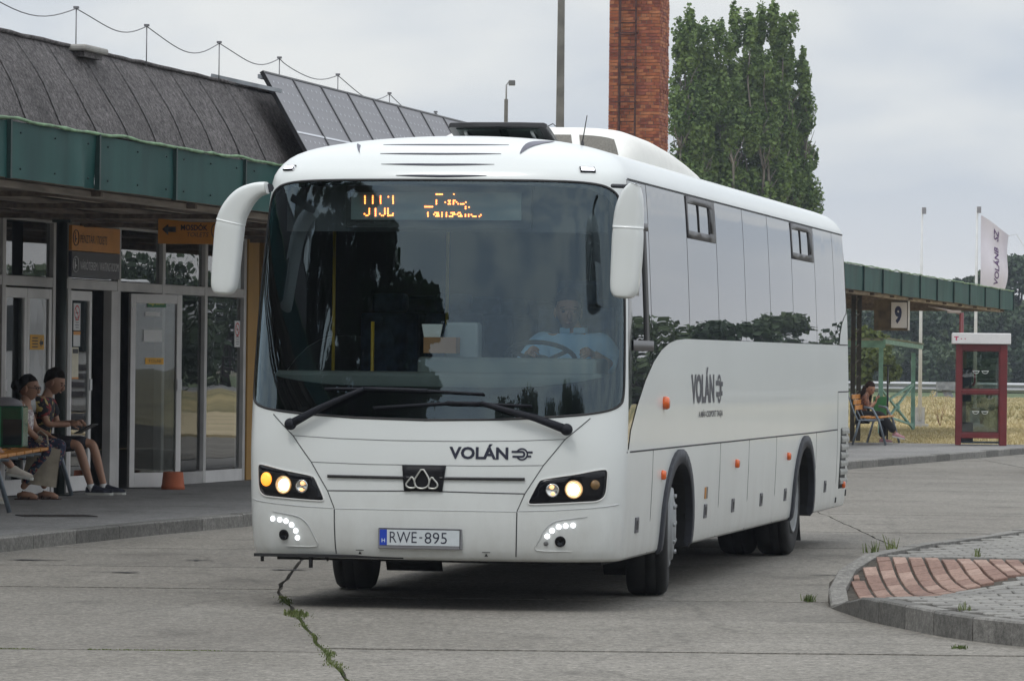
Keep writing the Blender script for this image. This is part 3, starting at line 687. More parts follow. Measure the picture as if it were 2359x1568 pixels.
def sh(a, q, off=0.):
    a = np.atleast_1d(np.asarray(a, float)); q = np.atleast_1d(np.asarray(q, float))
    p = P(a, q)
    if np.any(off): p = p + PN(a, q) * off
    return p
def patch(name, outer, holes=(), off=0., m=None, step=(.06, .06), dens=None, parent=bus, normals=True, thick=0, label=None):
    V, T = cdt(outer, list(holes), step, dens)
    p = sh(V[:, 0], V[:, 1], off)
    if thick:
        # raised piece with a side wall
        n = len(p); p2 = sh(V[:, 0], V[:, 1], off - thick)
        E = {}
        for t in T:
            for i in range(3):
                e = (int(t[i]), int(t[(i + 1) % 3])); k = (min(e), max(e)); E.setdefault(k, []).append(e)
        me = bpy.data.meshes.new(name)
        fs = [list(map(int, t)) for t in T] + [[e[0][1], e[0][0], e[0][0] + n, e[0][1] + n] for e in E.values() if len(e) == 1]
        me.from_pydata([tuple(x) for x in np.vstack([p, p2])], [], fs)
        sm = [True] * len(T) + [False] * (len(fs) - len(T)); me.polygons.foreach_set('use_smooth', sm)
        o = link(name, me, m, parent)
    else:
        me = bpy.data.meshes.new(name); me.from_pydata([tuple(x) for x in p], [], [tuple(map(int, t)) for t in T])
        me.polygons.foreach_set('use_smooth', [True] * len(T))
        o = link(name, me, m, parent)
        if normals:
            N_ = PN(V[:, 0], V[:, 1]); me.normals_split_custom_set_from_vertices([tuple(x) for x in N_])
    if label: o['label'] = label
    return o
def mir(pts): return [(-a, q) for a, q in pts][::-1]
def ribbon(name, pts, wd, off=.002, m=None, parent=bus, step=.08, taper=False):
    pts = np.array(resample(pts, step, False)); n = len(pts)
    d = np.gradient(pts, axis=0) if n > 2 else np.repeat([pts[1] - pts[0]], 2, 0)
    d /= np.linalg.norm(d, axis=1, keepdims=True); nr = np.stack([-d[:, 1], d[:, 0]], 1)
    ww = np.full(n, wd / 2.)
    if taper: ww *= np.clip(1 - np.abs(np.linspace(-1, 1, n)) ** 2.5, .04, 1)
    A = pts + nr * ww[:, None]; B = pts - nr * ww[:, None]
    pa = sh(A[:, 0], A[:, 1], off); pb = sh(B[:, 0], B[:, 1], off); pc = sh(A[:, 0], A[:, 1], -.004); pd = sh(B[:, 0], B[:, 1], -.004)
    b = MB(); b.v = [tuple(x) for x in np.vstack([pa, pb, pc, pd])]
    for i in range(n - 1):
        for f in ((n + i, n + i + 1, i + 1, i), (i, i + 1, 2 * n + i + 1, 2 * n + i), (n + i + 1, n + i, 3 * n + i, 3 * n + i + 1)):
            b.f.append(list(f)); b.mi.append(0); b.sm.append(True)
    return b.build(name, m or seamm, parent)
def disc(name, a, q, r, depth, m, parent=bus, prof=None, n=20, off=0., sx=1):
    """round fitting standing proud of the shell along its normal"""
    c = Vector(sh(a, q, off)[0]); nn = Vector(PN([a], [q])[0])
    M = Matrix.Translation(c) @ nn.to_track_quat('Z', 'Y').to_matrix().to_4x4() @ Matrix.Diagonal((sx, 1, 1, 1))
    b = MB(); b.lathe(prof or [(r, -.01), (r, depth * .6), (r * .8, depth), (0, depth)], n=n, M=M)
    return b.build(name, m, parent)
def SA(v, q): return (side_a(v, q), q)

# outlines
ws_r = smoothpoly(FEAT['windshield'][1:-1], 2, False)
ws = [(0, 1.249)] + ws_r + [(0, 2.833)] + mir(ws_r)
sill = [(.43, 1.06), (.47, 1.07), (.55, 1.19), (.8, 1.35), (1.15, 1.52), (1.52, 1.65), (1.86, 1.73), (2.21, 1.78), (2.53, 1.803), (2.95, 1.815), (12.36, 1.83)]
rearq = [(12.36, 1.83), (12.45, 1.93), (12.62, 2.03), (12.85, 2.10), (13.08, 2.14)]
def glassregion():
    return sill + rearq[1:] + [(13.08, 2.855), (.66, 2.855), (.56, 2.4), (.47, 1.8)]
GR = glassregion()
GRa = [SA(v, q) for v, q in resample(GR, .12)]
# the left flank has its glass band start behind the door
GLa = [(-a, q) for a, q in GRa][::-1]
def arch(v, rx, rz, z0=.42, n=18, bot=.3):
    return [(v - rx, bot)] + [(v - rx * math.cos(t), z0 + rz * math.sin(t)) for t in np.linspace(0, math.pi, n)] + [(v + rx, bot)]
AX = (2.66, 9.80)
def side_chain(sgn):
    ch = []
    for v in AX: ch += [SA(x, z) for x, z in arch(v, .64, .52)]
    return ch
r_ch = side_chain(1)
body_outer = [(-AT, .3)] + [(-a, q) for a, q in r_ch][::-1] + r_ch + [(AT, .3), (AT, 4.15), (-AT, 4.15)]
hl = smoothpoly(FEAT['headlight'], 2)
def split_body():
    """white skin: the nose mesh fine, the flanks coarser along their length"""
    V1 = []
    A_ = 1.9
    nose = [(-A_, .3), (A_, .3), (A_, 4.15), (-A_, 4.15)]
    def clip(poly, x, keep):
        o = []
        for i in range(len(poly)):
            a = poly[i]; b = poly[(i + 1) % len(poly)]
            ia = (a[0] - x) * keep >= 0; ib = (b[0] - x) * keep >= 0
            if ia: o.append(a)
            if ia != ib:
                t = (x - a[0]) / (b[0] - a[0]); o.append((x, a[1] + t * (b[1] - a[1])))
        return o
    return nose, clip
nose, clipx = split_body()
A_ = 1.9
def split_hole(o_, g, x, s):
    """outline of a region with an edge-touching opening: subtract by classification instead"""
    return o_
def skin(name, outer, holes, step, m, off=0., parent=bus, flip=False):
    V, T = cdt(outer, holes, step, dens=.05)
    p = sh(V[:, 0], V[:, 1], off)
    me = bpy.data.meshes.new(name); T = T[:, ::-1] if flip else T
    me.from_pydata([tuple(x) for x in p], [], [tuple(map(int, t)) for t in T]); me.polygons.foreach_set('use_smooth', [True] * len(T))
    o = link(name, me, m, parent)
    N_ = PN(V[:, 0], V[:, 1]) * (-1 if flip else 1); me.normals_split_custom_set_from_vertices([tuple(x) for x in N_])
    return o
holes = [ws, GRa, GLa]
skin('body', body_outer, holes, (.085, .05), white)
skin('interior_lining', body_outer, holes, (.3, .08), lining, off=-.03, flip=True)
# windscreen: clear glass with a black printed border
fr = smoothpoly([(0, 1.47)] + FEAT['frit_low'][1:-1] + [(1.27, 1.58), (1.315, 1.72), (1.32, 2.1), (1.30, 2.5), (1.26, 2.68), (1.16, 2.765), (.9, 2.80), (0, 2.805)], 1, False)
inner = fr[1:-1]; inner = inner + mir(inner)
def shrink(poly, d):
    poly = np.array(poly); c = poly.mean(0); return [tuple(x) for x in c + (poly - c) * (1 - d)]
patch('windscreen', shrink(ws, .006), [], -.003, wsglass, (.06, .06), dens=.04)
patch('windscreen_border', shrink(ws, .002), [inner], -.012, glossblack, (.07, .05), dens=.04)
ribbon('windscreen_seal', ws + ws[:1], .014, .003, black, step=.04)
# side glass, pane by pane
cuts = [.40, 1.46, 3.2, 4.68, 6.17, 7.64, 9.1, 10.7, 12.1, 13.2]
for s in (1, -1):
    for i in range(len(cuts) - 1):
        pl = clipx(clipx(GR, cuts[i] + .007, 1), cuts[i + 1] - .007, -1)
        pl = [SA(v, q) for v, q in resample(pl, .1)]
        if s < 0: pl = [(-a, q) for a, q in pl][::-1]
        patch('window_pane', shrink(pl, .004), [], -.004, darkglass, (.35, .12), dens=.12)
    g2 = GRa if s > 0 else GLa
    V_, T_ = cdt(g2, [], (.5, .2), .15)
    pb = sh(V_[:, 0], V_[:, 1], -.02); me = bpy.data.meshes.new('pane_backing'); me.from_pydata([tuple(x) for x in pb], [], [tuple(map(int, t)) for t in T_])
    link('pane_backing', me, mat('pane_backing', (.008, .008, .009), rough=.9, var=0), bus)
# hinged top lights in two panes
def vz(v, z, off=0): return tuple(sh(side_a(v, z), z, off)[0])
for v0, v1 in ((3.24, 4.64), (9.14, 10.62)):
    ring = [(v0, 2.545), (v1, 2.545), (v1, 2.85), (v0, 2.85)]; ih = [(v0 + .05, 2.60), (v1 - .30, 2.60), (v1 - .30, 2.80), (v0 + .05, 2.80)]
    patch('top_light_frame', [SA(*p) for p in ring], [[SA(*p) for p in ih]], .003, mat('window_frame_grey', (.07, .068, .072), rough=.45, var=.1), (.4, .1), thick=.006, normals=False)
    patch('top_light_slot', [SA(*p) for p in ((v1 - .29, 2.61), (v1 - .09, 2.61), (v1 - .09, 2.79), (v1 - .29, 2.79))], [], .004, black, (.4, .1), thick=.004)
    ribbon('top_light_bar', [SA((v0 + v1 - .25) / 2, 2.6), SA((v0 + v1 - .25) / 2, 2.8)], .025, .0035, black)
# driver's sliding window
ribbon('sliding_window_frame', [SA(1.24, 1.74), SA(1.24, 2.56)], .17, .003, black, step=.2)
ribbon('sliding_window_frame', [SA(.6, 2.56), SA(1.42, 2.56)], .05, .004, MATS['window_frame_grey'], step=.1)
ribbon('sliding_window_frame', [SA(.64, 1.755), SA(1.50, 1.755)], .07, .004, MATS['window_frame_grey'], step=.1)
# panel gaps
for s in (1, -1):
    g = lambda v, z: (s * side_a(v, z), z)
    for pts in ([(.40, 1.05), (2.02, 1.05)], [(3.3, 1.05), (9.1, 1.05)], [(10.4, 1.05), (12.2, 1.055)], [(1.49, 1.05), (1.49, .36)], [(4.70, 1.05), (4.70, .36)], [(6.28, 1.05), (6.28, .36)], [(7.93, 1.05), (7.93, .36)],
                [(10.62, 1.05), (10.62, .36)], [(12.2, 1.40), (13.2, 1.40)], [(12.2, 1.055), (12.2, 1.40)], [(12.2, 1.05), (12.2, .36)], [(12.36, 1.832), (13.2, 1.835)], [(2.02, 1.05), (3.3, 1.05)], [(9.1, 1.05), (10.4, 1.05)], [(.7, 2.862), (13.15, 2.862)]):
        ribbon('gap_and_step_line', [g(*p) for p in pts], .011, .0015, seamm, step=.25)
    for v in AX:
        o_ = arch(v, .745, .615, bot=.33); i_ = arch(v, .635, .515, bot=.33)
        pl = [g(*p) for p in o_ + i_[::-1]]
        patch('wheel_arch_trim', pl if s > 0 else pl[::-1], [], .022, greyplastic, (.2, .2), dens=.06, thick=.05, normals=False)
        b = MB(); n = 14; t = np.linspace(0, math.pi, n)
        yy = v - .64 * np.cos(t); zz = .42 + .53 * np.sin(t)
        yy = np.concatenate([[v - .64], yy, [v + .64]]); zz = np.concatenate([[.32], zz, [.32]])
        for i in range(len(yy) - 1):
            b.add([(s * 1.245, yy[i], zz[i]), (s * 1.245, yy[i + 1], zz[i + 1]), (s * .55, yy[i + 1], zz[i + 1]), (s * .55, yy[i], zz[i])], [(0, 1, 2, 3)], True)
        b.build('wheel_house', black, bus)
# nose seams, plus grey lines painting the shade of panel steps
F_ = FEAT
for pts, w_, m_ in ((F_['crease_shade'], .006, mat('crease_shade', (.50, .52, .52), rough=.4, var=0)), (F_['bumper_vert'], .008, seamm), (F_['diag'], .006, seamm)):
    for s in (1, -1):
        ribbon('gap_and_step_line', [(s * a, q) for a, q in pts], w_, .0015, m_, step=.05)
for k in ('hood1', 'hood2', 'hood3'):
    pts = F_[k]
    if k == 'hood3':
        for s in (1, -1): ribbon('gap_and_step_line', [(s * a, q) for a, q in pts], .007, .0015, seamm)
    else: ribbon('gap_and_step_line', [(-a, q) for a, q in pts[1:]][::-1] + pts[1:], .0045, .0012, mat('step_shade', (.16, .165, .165), rough=.8, var=0))
ribbon('gap_and_step_line', [(-.618, .657), (.618, .657)], .006, .0015, MATS['crease_shade'])
for s in (1, -1): ribbon('grille_bar', [(s * .10, .866), (s * .663, .869)], .020, .012, black, step=.05)
em = F_['emblem']
patch('emblem', [(-.138, .781 - .003), (-.152, .950), (.140, .950), (.118, .778)][::-1], [], .012, mat('emblem_black', (.010, .010, .012), rough=.5, var=0, spec=.2), (.05, .05), thick=.015)
for k in ('drop_l', 'drop_r', 'drop_mid'):
    pts = smoothpoly(F_[k], 1); pts = pts + pts[:2]
    b = MB(); b.tube([Vector(sh(a, q, .018 + (.004 if k == 'drop_mid' else 0))[0]) for a, q in pts], .0058, n=6, cap=False); b.build('emblem_drop', mat('emblem_metal', (.62, .62, .58), rough=.35, metal=.7, var=0), bus)
fr_fn = lambda a, q: tuple(sh(a, q, .003)[0])
lettering('lettering', 'VOLÁN', .160, .551, .997, 1.098, fr_fn, navy, bus, bold=.035)
def ringpoly(cx, cz, r1, r2, t0, t1, n=20):
    t = np.linspace(t0, t1, n)
    return [(cx + r1 * math.cos(x), cz + r1 * math.sin(x)) for x in t] + [(cx + r2 * math.cos(x), cz + r2 * math.sin(x)) for x in t[::-1]]
def logo(cx, cz, r, fn, sx=1):
    b = MB()
    def strip(pl):
        n = len(pl) // 2
        for i in range(n - 1): b.add([fn(*pl[i]), fn(*pl[i + 1]), fn(*pl[2 * n - 2 - i]), fn(*pl[2 * n - 1 - i])], [(0, 1, 2, 3)])
    def sc(pl): return [(cx + (x - cx) * sx, z) for x, z in pl]
    strip(sc(ringpoly(cx, cz, r, r * .74, -math.pi * .80, math.pi * .80, 26)))
    strip(sc(ringpoly(cx, cz, r * .56, r * .22, -math.pi / 2, math.pi / 2, 14)))
    for x0, x1, z0, z1 in ((-1.65, 0, .22, .56), (-1.5, 0, -.56, -.22), (.9, 1.7, .17, .48), (.9, 1.5, -.48, -.17)):
        k = 6
        for i in range(k):
            xa = cx + (x0 + (x1 - x0) * i / k) * r * sx; xb = cx + (x0 + (x1 - x0) * (i + 1) / k) * r * sx
            b.add([fn(xa, cz + z0 * r), fn(xb, cz + z0 * r), fn(xb, cz + z1 * r), fn(xa, cz + z1 * r)], [(0, 1, 2, 3)])
    return b.build('logo', navy, bus)
logo(.640, 1.034, .041, fr_fn)
sd_fn = lambda v, z: tuple(sh(side_a(v, z), z, .003)[0])
lettering('lettering', 'VOLÁN', 3.20, 4.34, 1.35, 1.615, sd_fn, navy, bus, bold=.04)
logo(4.60, 1.455, .108, sd_fn, sx=1.0)
lettering('lettering', 'A MÁV-CSOPORT TAGJA', 3.56, 4.78, 1.235, 1.305, sd_fn, navy, bus, bold=.02)
# headlight clusters
for s in (1, -1):
    pl = hl if s > 0 else mir(hl)
    h = patch('headlight', pl, [], .004, glossblack, (.05, .04), dens=.03, thick=.02)
    ribbon('headlight_rim', [(s * a, q) for a, q in hl + hl[:1]], .008, .006, mat('rim_light', (.7, .7, .68), rough=.4, var=0), step=.03)
    a, q = F_['lamps'][0]
    disc('lamp_ring', s * a, q, .056, 0, glow, h, prof=[(.058, .0), (.060, .014), (.055, .018), (.048, .008), (.044, .006), (0, .004)])
    disc('lamp_bulb', s * a, q, .036, .02, lampw, h, prof=[(.037, .0), (.037, .012), (.028, .02), (0, .024)])
    a, q = F_['lamps'][1]
    disc('lamp_ring', s * a, q, .044, 0, chrome, h, prof=[(.044, .0), (.044, .014), (.038, .016), (.03, .006), (0, .004)])
    disc('side_bulb', s * (a - .004), q + .020, .014, .02, mat('bulb_dim', (1, .6, .3), var=0, emit=(1, .55, .25), es=1.1), h)
    disc('side_bulb', s * (a + .004), q - .022, .012, .02, MATS['bulb_dim'], h)
    a, q = F_['lamps'][2]
    if s < 0:
        disc('indicator', s * 1.13, .838, .040, .02, lampo, h, prof=[(.046, 0), (.046, .012), (.032, .024), (0, .028)])
    else:
        disc('indicator', a, q, .030, .015, mat('amber_dark', (.20, .12, .05), rough=.25, var=.3, scale=30), h, prof=[(.032, 0), (.032, .012), (.022, .02), (0, .02)])
    # fog lamp recess with its raised brow, daytime running lights
    rd = F_['ridge']
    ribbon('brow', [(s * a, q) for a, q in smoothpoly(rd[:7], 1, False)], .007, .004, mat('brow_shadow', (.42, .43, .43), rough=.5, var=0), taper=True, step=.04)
    ribbon('brow', [(s * a, q) for a, q in smoothpoly(rd[5:], 1, False)], .007, .004, white, taper=True, step=.04)
    fa, fq = F_['fog'][0] if s > 0 else F_['fogL'][0]
    disc('fog_lamp', fa, fq, .034, .012, glossblack, prof=[(.036, -.01), (.036, .008), (.032, .012), (.022, .004), (0, .0)])
    for a, q in (F_['leds'] if s > 0 else F_['ledsL']):
        disc('running_light', a, q, .016, .01, ledw, prof=[(.0165, -.01), (.0165, .006), (.012, .012), (0, .013)], n=12)
disc('parking_sensor', *F_['small_sensor'][0], .016, .006, mat('sensor_grey', (.12, .12, .12), rough=.4, var=.2), n=12)
# number plate
pf = lambda x, z: (x - .027, -.022, z)
b = MB(); b.box(-.307, .253, -.018, .05, .404, .540); b.build('plate_holder', mat('plate_frame', (.20, .20, .21), rough=.4, var=.1), bus, bevel=.006)
b = MB(); b.box(-.245, .240, -.0215, -.0175, .428, .530); plate = b.build('number_plate', mat('plate_white', (.56, .60, .62), rough=.4, var=.04, scale=20), bus)
b = MB(); b.box(-.294, -.2455, -.0215, -.0175, .428, .530); b.build('plate_band', mat('plate_blue', (.01, .05, .42), rough=.4, var=0), plate)
b = MB(); b.box(-.300, .246, -.0195, -.017, .534, .539); b.box(.241, .246, -.0195, -.017, .41, .534); b.build('plate_shadow_line', black, bus)
PFn = lambda x, z: (x, -.0228, z)
lettering('lettering', 'RWE', -.226, -.045, .445, .517, PFn, navy, plate, bold=-.004)
lettering('lettering', '-', -.028, -.008, .476, .484, PFn, navy, plate)
lettering('lettering', '895', .008, .152 + .005, .442, .516, PFn, navy, plate, bold=-.004)
lettering('lettering', 'H', -.280, -.258, .447, .472, PFn, mat('plate_ink_white', (.6, .7, .8), var=0), plate, bold=.01)
# jacking marks
for a in (-.449, .418):
    b = MB(); f = lambda x, z: fr_fn(a + x, .40 + z)
    b.add([f(-.028, .012), f(.028, .012), f(.028, .016), f(-.028, .016)], [(0, 1, 2, 3)]); b.add([f(-.012, -.012), f(.012, -.012), f(0, .008)], [(0, 1, 2)])
    b.build('jacking_mark', black, bus)
# roof front: marker lamps, dark groove strips, scoop shade painted as patches
for a, q in F_['roofled']:
    ribbon('marker_rim', [(a - .055, q), (a + .055, q)], .038, .010, glossblack, step=.03, taper=False)
    ribbon('marker_lamp', [(a - .046, q), (a + .046, q)], .022, .014, ledw, step=.03)
for i, (a0, a1, q, t) in enumerate(((-.49, .465, 3.056, .016), (-.43, .405, 2.953, .017), (-.295, .35, 2.863, .016), (-.60, .58, 3.222, .03))):
    ribbon('groove', [(a0, q), ((a0 + a1) / 2, q - .004), (a1, q)], t, .003, navy, taper=True, step=.04)
scoop = [(.593, 3.039), (.667, 3.152), (.778, 3.283), (.90, 3.37), (1.06, 3.41), (1.20, 3.42), (1.07, 3.345), (.93, 3.281), (.762, 3.175), (.664, 3.1)]
patch('roof_scoop_shade', smoothpoly(scoop, 1), [], .004, mat('scoop_shade', (.10, .10, .13), rough=.5, var=.3, scale=5), (.05, .05), dens=.04)
patch('roof_scoop_shade', [(-.648, 3.05), (-.80, 3.20), (-.93, 3.27), (-.80, 3.17)][::-1], [], .004, MATS['scoop_shade'], (.05, .05), dens=.04)
# wipers
def wiper(arm, blade):
    pv = Vector(sh(arm[0][0], arm[0][1], .03)[0])
    b = MB(); pts = [Vector(sh(a, q, .055)[0]) for a, q in resample(arm, .12, False)]
    n = len(pts); rs = [.030 - .018 * i / (n - 1) for i in range(n)]; b.tube(pts, rs, n=8, sy=.7)
    b.ball(pts[0], .042, .03, .040, 12, 8)
    o = b.build('wiper', mat('wiper_black', (.010, .011, .016), rough=.6, var=.2, spec=.25), bus)
    b = MB(); b.tube([Vector(sh(a, q, .028)[0]) for a, q in resample(blade, .1, False)], .0085, n=6); b.tube([Vector(sh(a, q, .045)[0]) for a, q in resample(blade[1:-1], .1, False)], .012, n=6)
    b.build('wiper_blade', MATS['wiper_black'], o)
wiper(F_['wiperL'], F_['wbladeL']); wiper(F_['wiperR'], F_['wbladeR'])
# mirrors: a swan-neck arm running into a tall housing
def mirror(secs, s):
    b = MB(); n = 20; base = None; rings = []
    P_ = [Vector(x[:3]) for x in secs]
    # subdivide the path
    pts, ws_ = [], []
    for i in range(len(P_) - 1):
        for k in range(4): t = k / 4; pts.append(P_[i].lerp(P_[i + 1], t)); ws_.append(secs[i][3] * (1 - t) + secs[i + 1][3] * t)
    pts.append(P_[-1]); ws_.append(secs[-1][3])
    for _ in range(3):
        pts = [pts[0]] + [(pts[i - 1] + pts[i] * 2 + pts[i + 1]) / 4 for i in range(1, len(pts) - 1)] + [pts[-1]]
        ws_ = [ws_[0]] + [(ws_[i - 1] + ws_[i] * 2 + ws_[i + 1]) / 4 for i in range(1, len(ws_) - 1)] + [ws_[-1]]
    zs = 2.528
    for i, p in enumerate(pts):
        d = (pts[min(i + 1, len(pts) - 1)] - pts[max(i - 1, 0)]).normalized(); x = d.cross(Vector((0, 1, 0))).normalized()
        th_ = min(.20, .07 + ws_[i] * .65)
        ring = []
        for k in range(n):
            t = 2 * math.pi * k / n; c, q = math.cos(t), math.sin(t)
            ex = .62
            ring.append(p + x * (abs(c) ** ex * (1 if c > 0 else -1)) * ws_[i] / 2 + Vector((0, 1, 0)) * (abs(q) ** ex * (1 if q > 0 else -1)) * th_ / 2 + Vector((0, th_ * .35, 0)))
        rings.append(ring)
    k = min(range(len(pts)), key=lambda i: abs(pts[i].z - zs))
    def loft(rs, nm, cap0, cap1):
        b = MB()
        b.v = [tuple(v) for r_ in rs for v in r_]
        for i in range(len(rs) - 1):
            for j in range(n): b.f.append([i * n + j, i * n + (j + 1) % n, (i + 1) * n + (j + 1) % n, (i + 1) * n + j]); b.mi.append(0); b.sm.append(True)
        b.f.append(list(range(n))); b.mi.append(0); b.sm.append(False); b.f.append([(len(rs) - 1) * n + j for j in range(n)][::-1]); b.mi.append(0); b.sm.append(False)
        o = b.build(nm, white, root); md = o.modifiers.new('subsurf', 'SUBSURF'); md.levels = 1; md.render_levels = 1
        return o
    root = bus
    a = loft(rings[:k + 1], 'mirror_arm', 1, 1)
    def lower(r_, c, f): return [c + (v - c) * f for v in r_]
    end = rings[-1]; c = sum(end, Vector()) / n
    rs = [lower(rings[k], sum(rings[k], Vector()) / n, .97)] + [r_ for r_ in rings[k + 1:]]
    rs = rs[:1] + [[v - Vector((0, 0, .004)) for v in rs[0]]] + rs[1:] + [[v - Vector((0, 0, .008)) for v in lower(end, c, .75)], [v - Vector((0, 0, .011)) for v in lower(end, c, .3)]]
    h = loft(rs, 'mirror_housing', 1, 1)
    cc = sum((sum(r_, Vector()) / n for r_ in rings[k + 2:-1]), Vector()) / max(1, len(rings[k + 2:-1]))
    b = MB(); b.box(cc.x - .075, cc.x + .075, cc.y + .10, cc.y + .104, cc.z - .14, cc.z + .17); b.build('mirror_glass', mat('mirror_glass', (.8, .8, .8), rough=.03, metal=1, var=0), h)
mirror(MIRROR['L'], -1); mirror(MIRROR['R'], 1)
b = MB(); b.tube([(1.17, .33, 2.80), (1.28, .16, 2.79), (1.37, .07, 2.79)], .014, n=8); b.build('mirror_bracket', greyplastic, bus); b = MB(); b.tube([(-1.17, .33, 2.78), (-1.12, .12, 2.77), (-1.08, .05, 2.767)], .03, n=8); b.build('mirror_bracket', greyplastic, bus)
# lamps, catches and grille on the flanks
def pb(name, v, z, dv, dz, dn, m, s=1, parent=bus, bevel=.004):
    c = Vector(sh(s * side_a(v, z), z, 0)[0]); nn = Vector(PN([s * side_a(v, z)], [z])[0])
    M = Matrix.Translation(c) @ nn.to_track_quat('X', 'Z').to_matrix().to_4x4()
    b = MB(); b.box(-.01, dn, -dv / 2, dv / 2, -dz / 2, dz / 2, M); return b.build(name, m, parent, bevel=bevel)
for s in (1, -1):
    for v, z in ((1.90, .865), (5.55, .872), (8.66, .872), (12.74, .545)):
        disc('marker_lamp', s * side_a(v, z), z, .034, .03, amber, n=14)
    disc('indicator', s * side_a(1.93, 1.365), 1.365, .046, .04, amber, n=16)
    for v in (.90, 4.03, 5.48, 7.10, 8.60, 11.38):
        c_ = pb('catch', v, .56, .13, .105, .008, mat('catch_grey', (.10, .10, .11), rough=.4, var=.1), s)
        pb('catch_recess', v, .56, .075, .06, .0095, black, s, c_, 0); pb('catch_pull', v + .01, .575, .05, .015, .013, MATS['catch_grey'], s, c_, 0)
    c_ = pb('sticker', 4.03, .685, .13, .085, .006, mat('sticker_dark', (.12, .11, .10), rough=.5, var=.4, scale=60), s, bevel=0)
    pb('sticker_patch', 3.985, .685, .04, .085, .0075, mat('sticker_orange', (.55, .25, .06), rough=.5, var=.2), s, c_, 0)
    pb('socket', 12.28, .43, .05, .05, .008, black, s); pb('socket', 13.03, .475, .045, .06, .008, black, s)
    g = lambda v, z: (s * side_a(v, z), z)
    pl = [g(12.43, .52), g(13.12, .52), g(13.14, 1.06), g(12.45, 1.06)]
    patch('grille', pl if s > 0 else pl[::-1], [], .003, mat('grille_dark', (.03, .03, .03), rough=.7, var=.2), (.3, .1), thick=.003)
    for i in range(7):
        z = .555 + i * .0755
        b = MB(); a0 = s * side_a(12.48, z); a1 = s * side_a(13.08, z)
        p0 = Vector(sh(a0, z, .004)[0]); p1 = Vector(sh(a1, z, .004)[0]); o_ = Vector((s * .012, 0, -.010)); h = Vector((0, 0, .062))
        b.add([p0 + h, p1 + h, p1 + h * .45 + Vector((s * .012, 0, 0)), p0 + h * .45 + Vector((s * .012, 0, 0)), p1 + Vector((s * .010, 0, 0)), p0 + Vector((s * .010, 0, 0)), p1, p0], [(0, 1, 2, 3), (3, 2, 4, 5), (5, 4, 6, 7), (0, 3, 5, 7), (1, 6, 4, 2)])
        b.build('louvre', mat('louvre_grey', (.30, .30, .28), rough=.6, var=.15, scale=9), bus)
# wheels
def wheel(v, s, yaw=0, dual=False, hub=True):
    xo = 1.205 if not dual else 1.18
    M = Matrix.Translation((s * xo, v, .505)) @ Matrix.Rotation(yaw, 4, 'Z') @ Matrix.Diagonal((s, 1, 1, 1))
    b = MB()
    prof = [(.30, -.02), (.36, .002), (.44, 0), (.478, -.012), (.497, -.035), (.503, -.07), (.498, -.072), (.498, -.084), (.505, -.086), (.506, -.145), (.499, -.147), (.499, -.158), (.506, -.16), (.503, -.22), (.497, -.255), (.478, -.28), (.44, -.292), (.30, -.28)]
    b.lathe([(r_, h) for r_, h in prof], axis='x', n=56, M=M)
    t = b.build('tyre', rubber, bus)
    b = MB()
    if hub:
        b.lathe([(.30, -.10), (.305, 0), (.29, .012), (.27, -.01), (.262, .01), (.25, .030), (.205, .036), (.16, .034), (.15, .044), (.11, .050), (0, .052)], axis='x', n=40, M=M)
        for k in range(10):
            t_ = 2 * math.pi * k / 10; b.lathe([(.014, .03), (.014, .050), (.009, .054), (0, .054)], c=(0, .205 * math.cos(t_), .205 * math.sin(t_)), axis='x', n=8, M=M)
    else:
        b.lathe([(.31, -.01), (.312, .0), (.295, .005), (.28, -.03), (.26, -.12), (.24, -.15), (.17, -.155), (.13, -.11), (.12, -.05), (.10, -.03), (0, -.03)], axis='x', n=40, M=M)
        for k in range(10):
            t_ = 2 * math.pi * k / 10; b.lathe([(.016, -.16), (.016, -.12), (.009, -.115), (0, -.115)], c=(0, .20 * math.cos(t_), .20 * math.sin(t_)), axis='x', n=8, M=M)
    b.build('rim', steel, t)
    if dual:
        b = MB(); b.lathe([(r_, h - .33) for r_, h in prof], axis='x', n=48, M=M); b.build('tyre', rubber, bus)
for s in (1, -1):
    wheel(AX[0], s, yaw=R(7.5), hub=True); wheel(AX[1], s, 0, dual=True, hub=False)
b = MB(); b.box(-1.1, 1.1, .45, 1.9, .30, .6); b.box(-.85, .85, 1.9, 3.5, .42, .8); b.box(-1.15, 1.15, 3.45, 8.95, .32, .6); b.box(-.7, .7, 8.9, 10.6, .42, .8); b.box(-1.1, 1.1, 10.6, 12.95, .42, .62); b.box(-.95, .95, .25, .55, .34, .42)
b.tube([(-1.0, 2.66, .5), (1.0, 2.66, .5)], .07); b.tube([(-.9, 9.8, .5), (.9, 9.8, .5)], .12); b.ball((0, 9.8, .48), .28, .2, .22)
b.build('underbody', mat('underbody', (.02, .02, .02), rough=.9, var=.3), bus)
b = MB(); b.box(-1.16, -.15, .05, .10, .335, .355); b.tube([(-1.12, .12, .345), (-1.12, .12, .30)], .012); b.tube([(-.78, .08, .345), (-.78, .08, .265)], .014); b.tube([(-.68, .08, .345), (-.66, .08, .315)], .012); b.build('lower_lip', black, bus)
for x0, x1, v in ((-1.02, -.60, 3.38), (.60, 1.02, 3.38), (-1.15, -.55, 10.45), (.55, 1.15, 10.45)):
    b = MB(); 
    for i in range(6):
        t0, t1 = i / 6, (i + 1) / 6
        b.bar(((x0 + x1) / 2, v + .12 * t0 ** 2, .42 - .32 * t0), ((x0 + x1) / 2, v + .12 * t1 ** 2, .42 - .32 * t1), x1 - x0, .012, up=(0, 1, 0))
    b.build('mud_flap', rubber, bus)
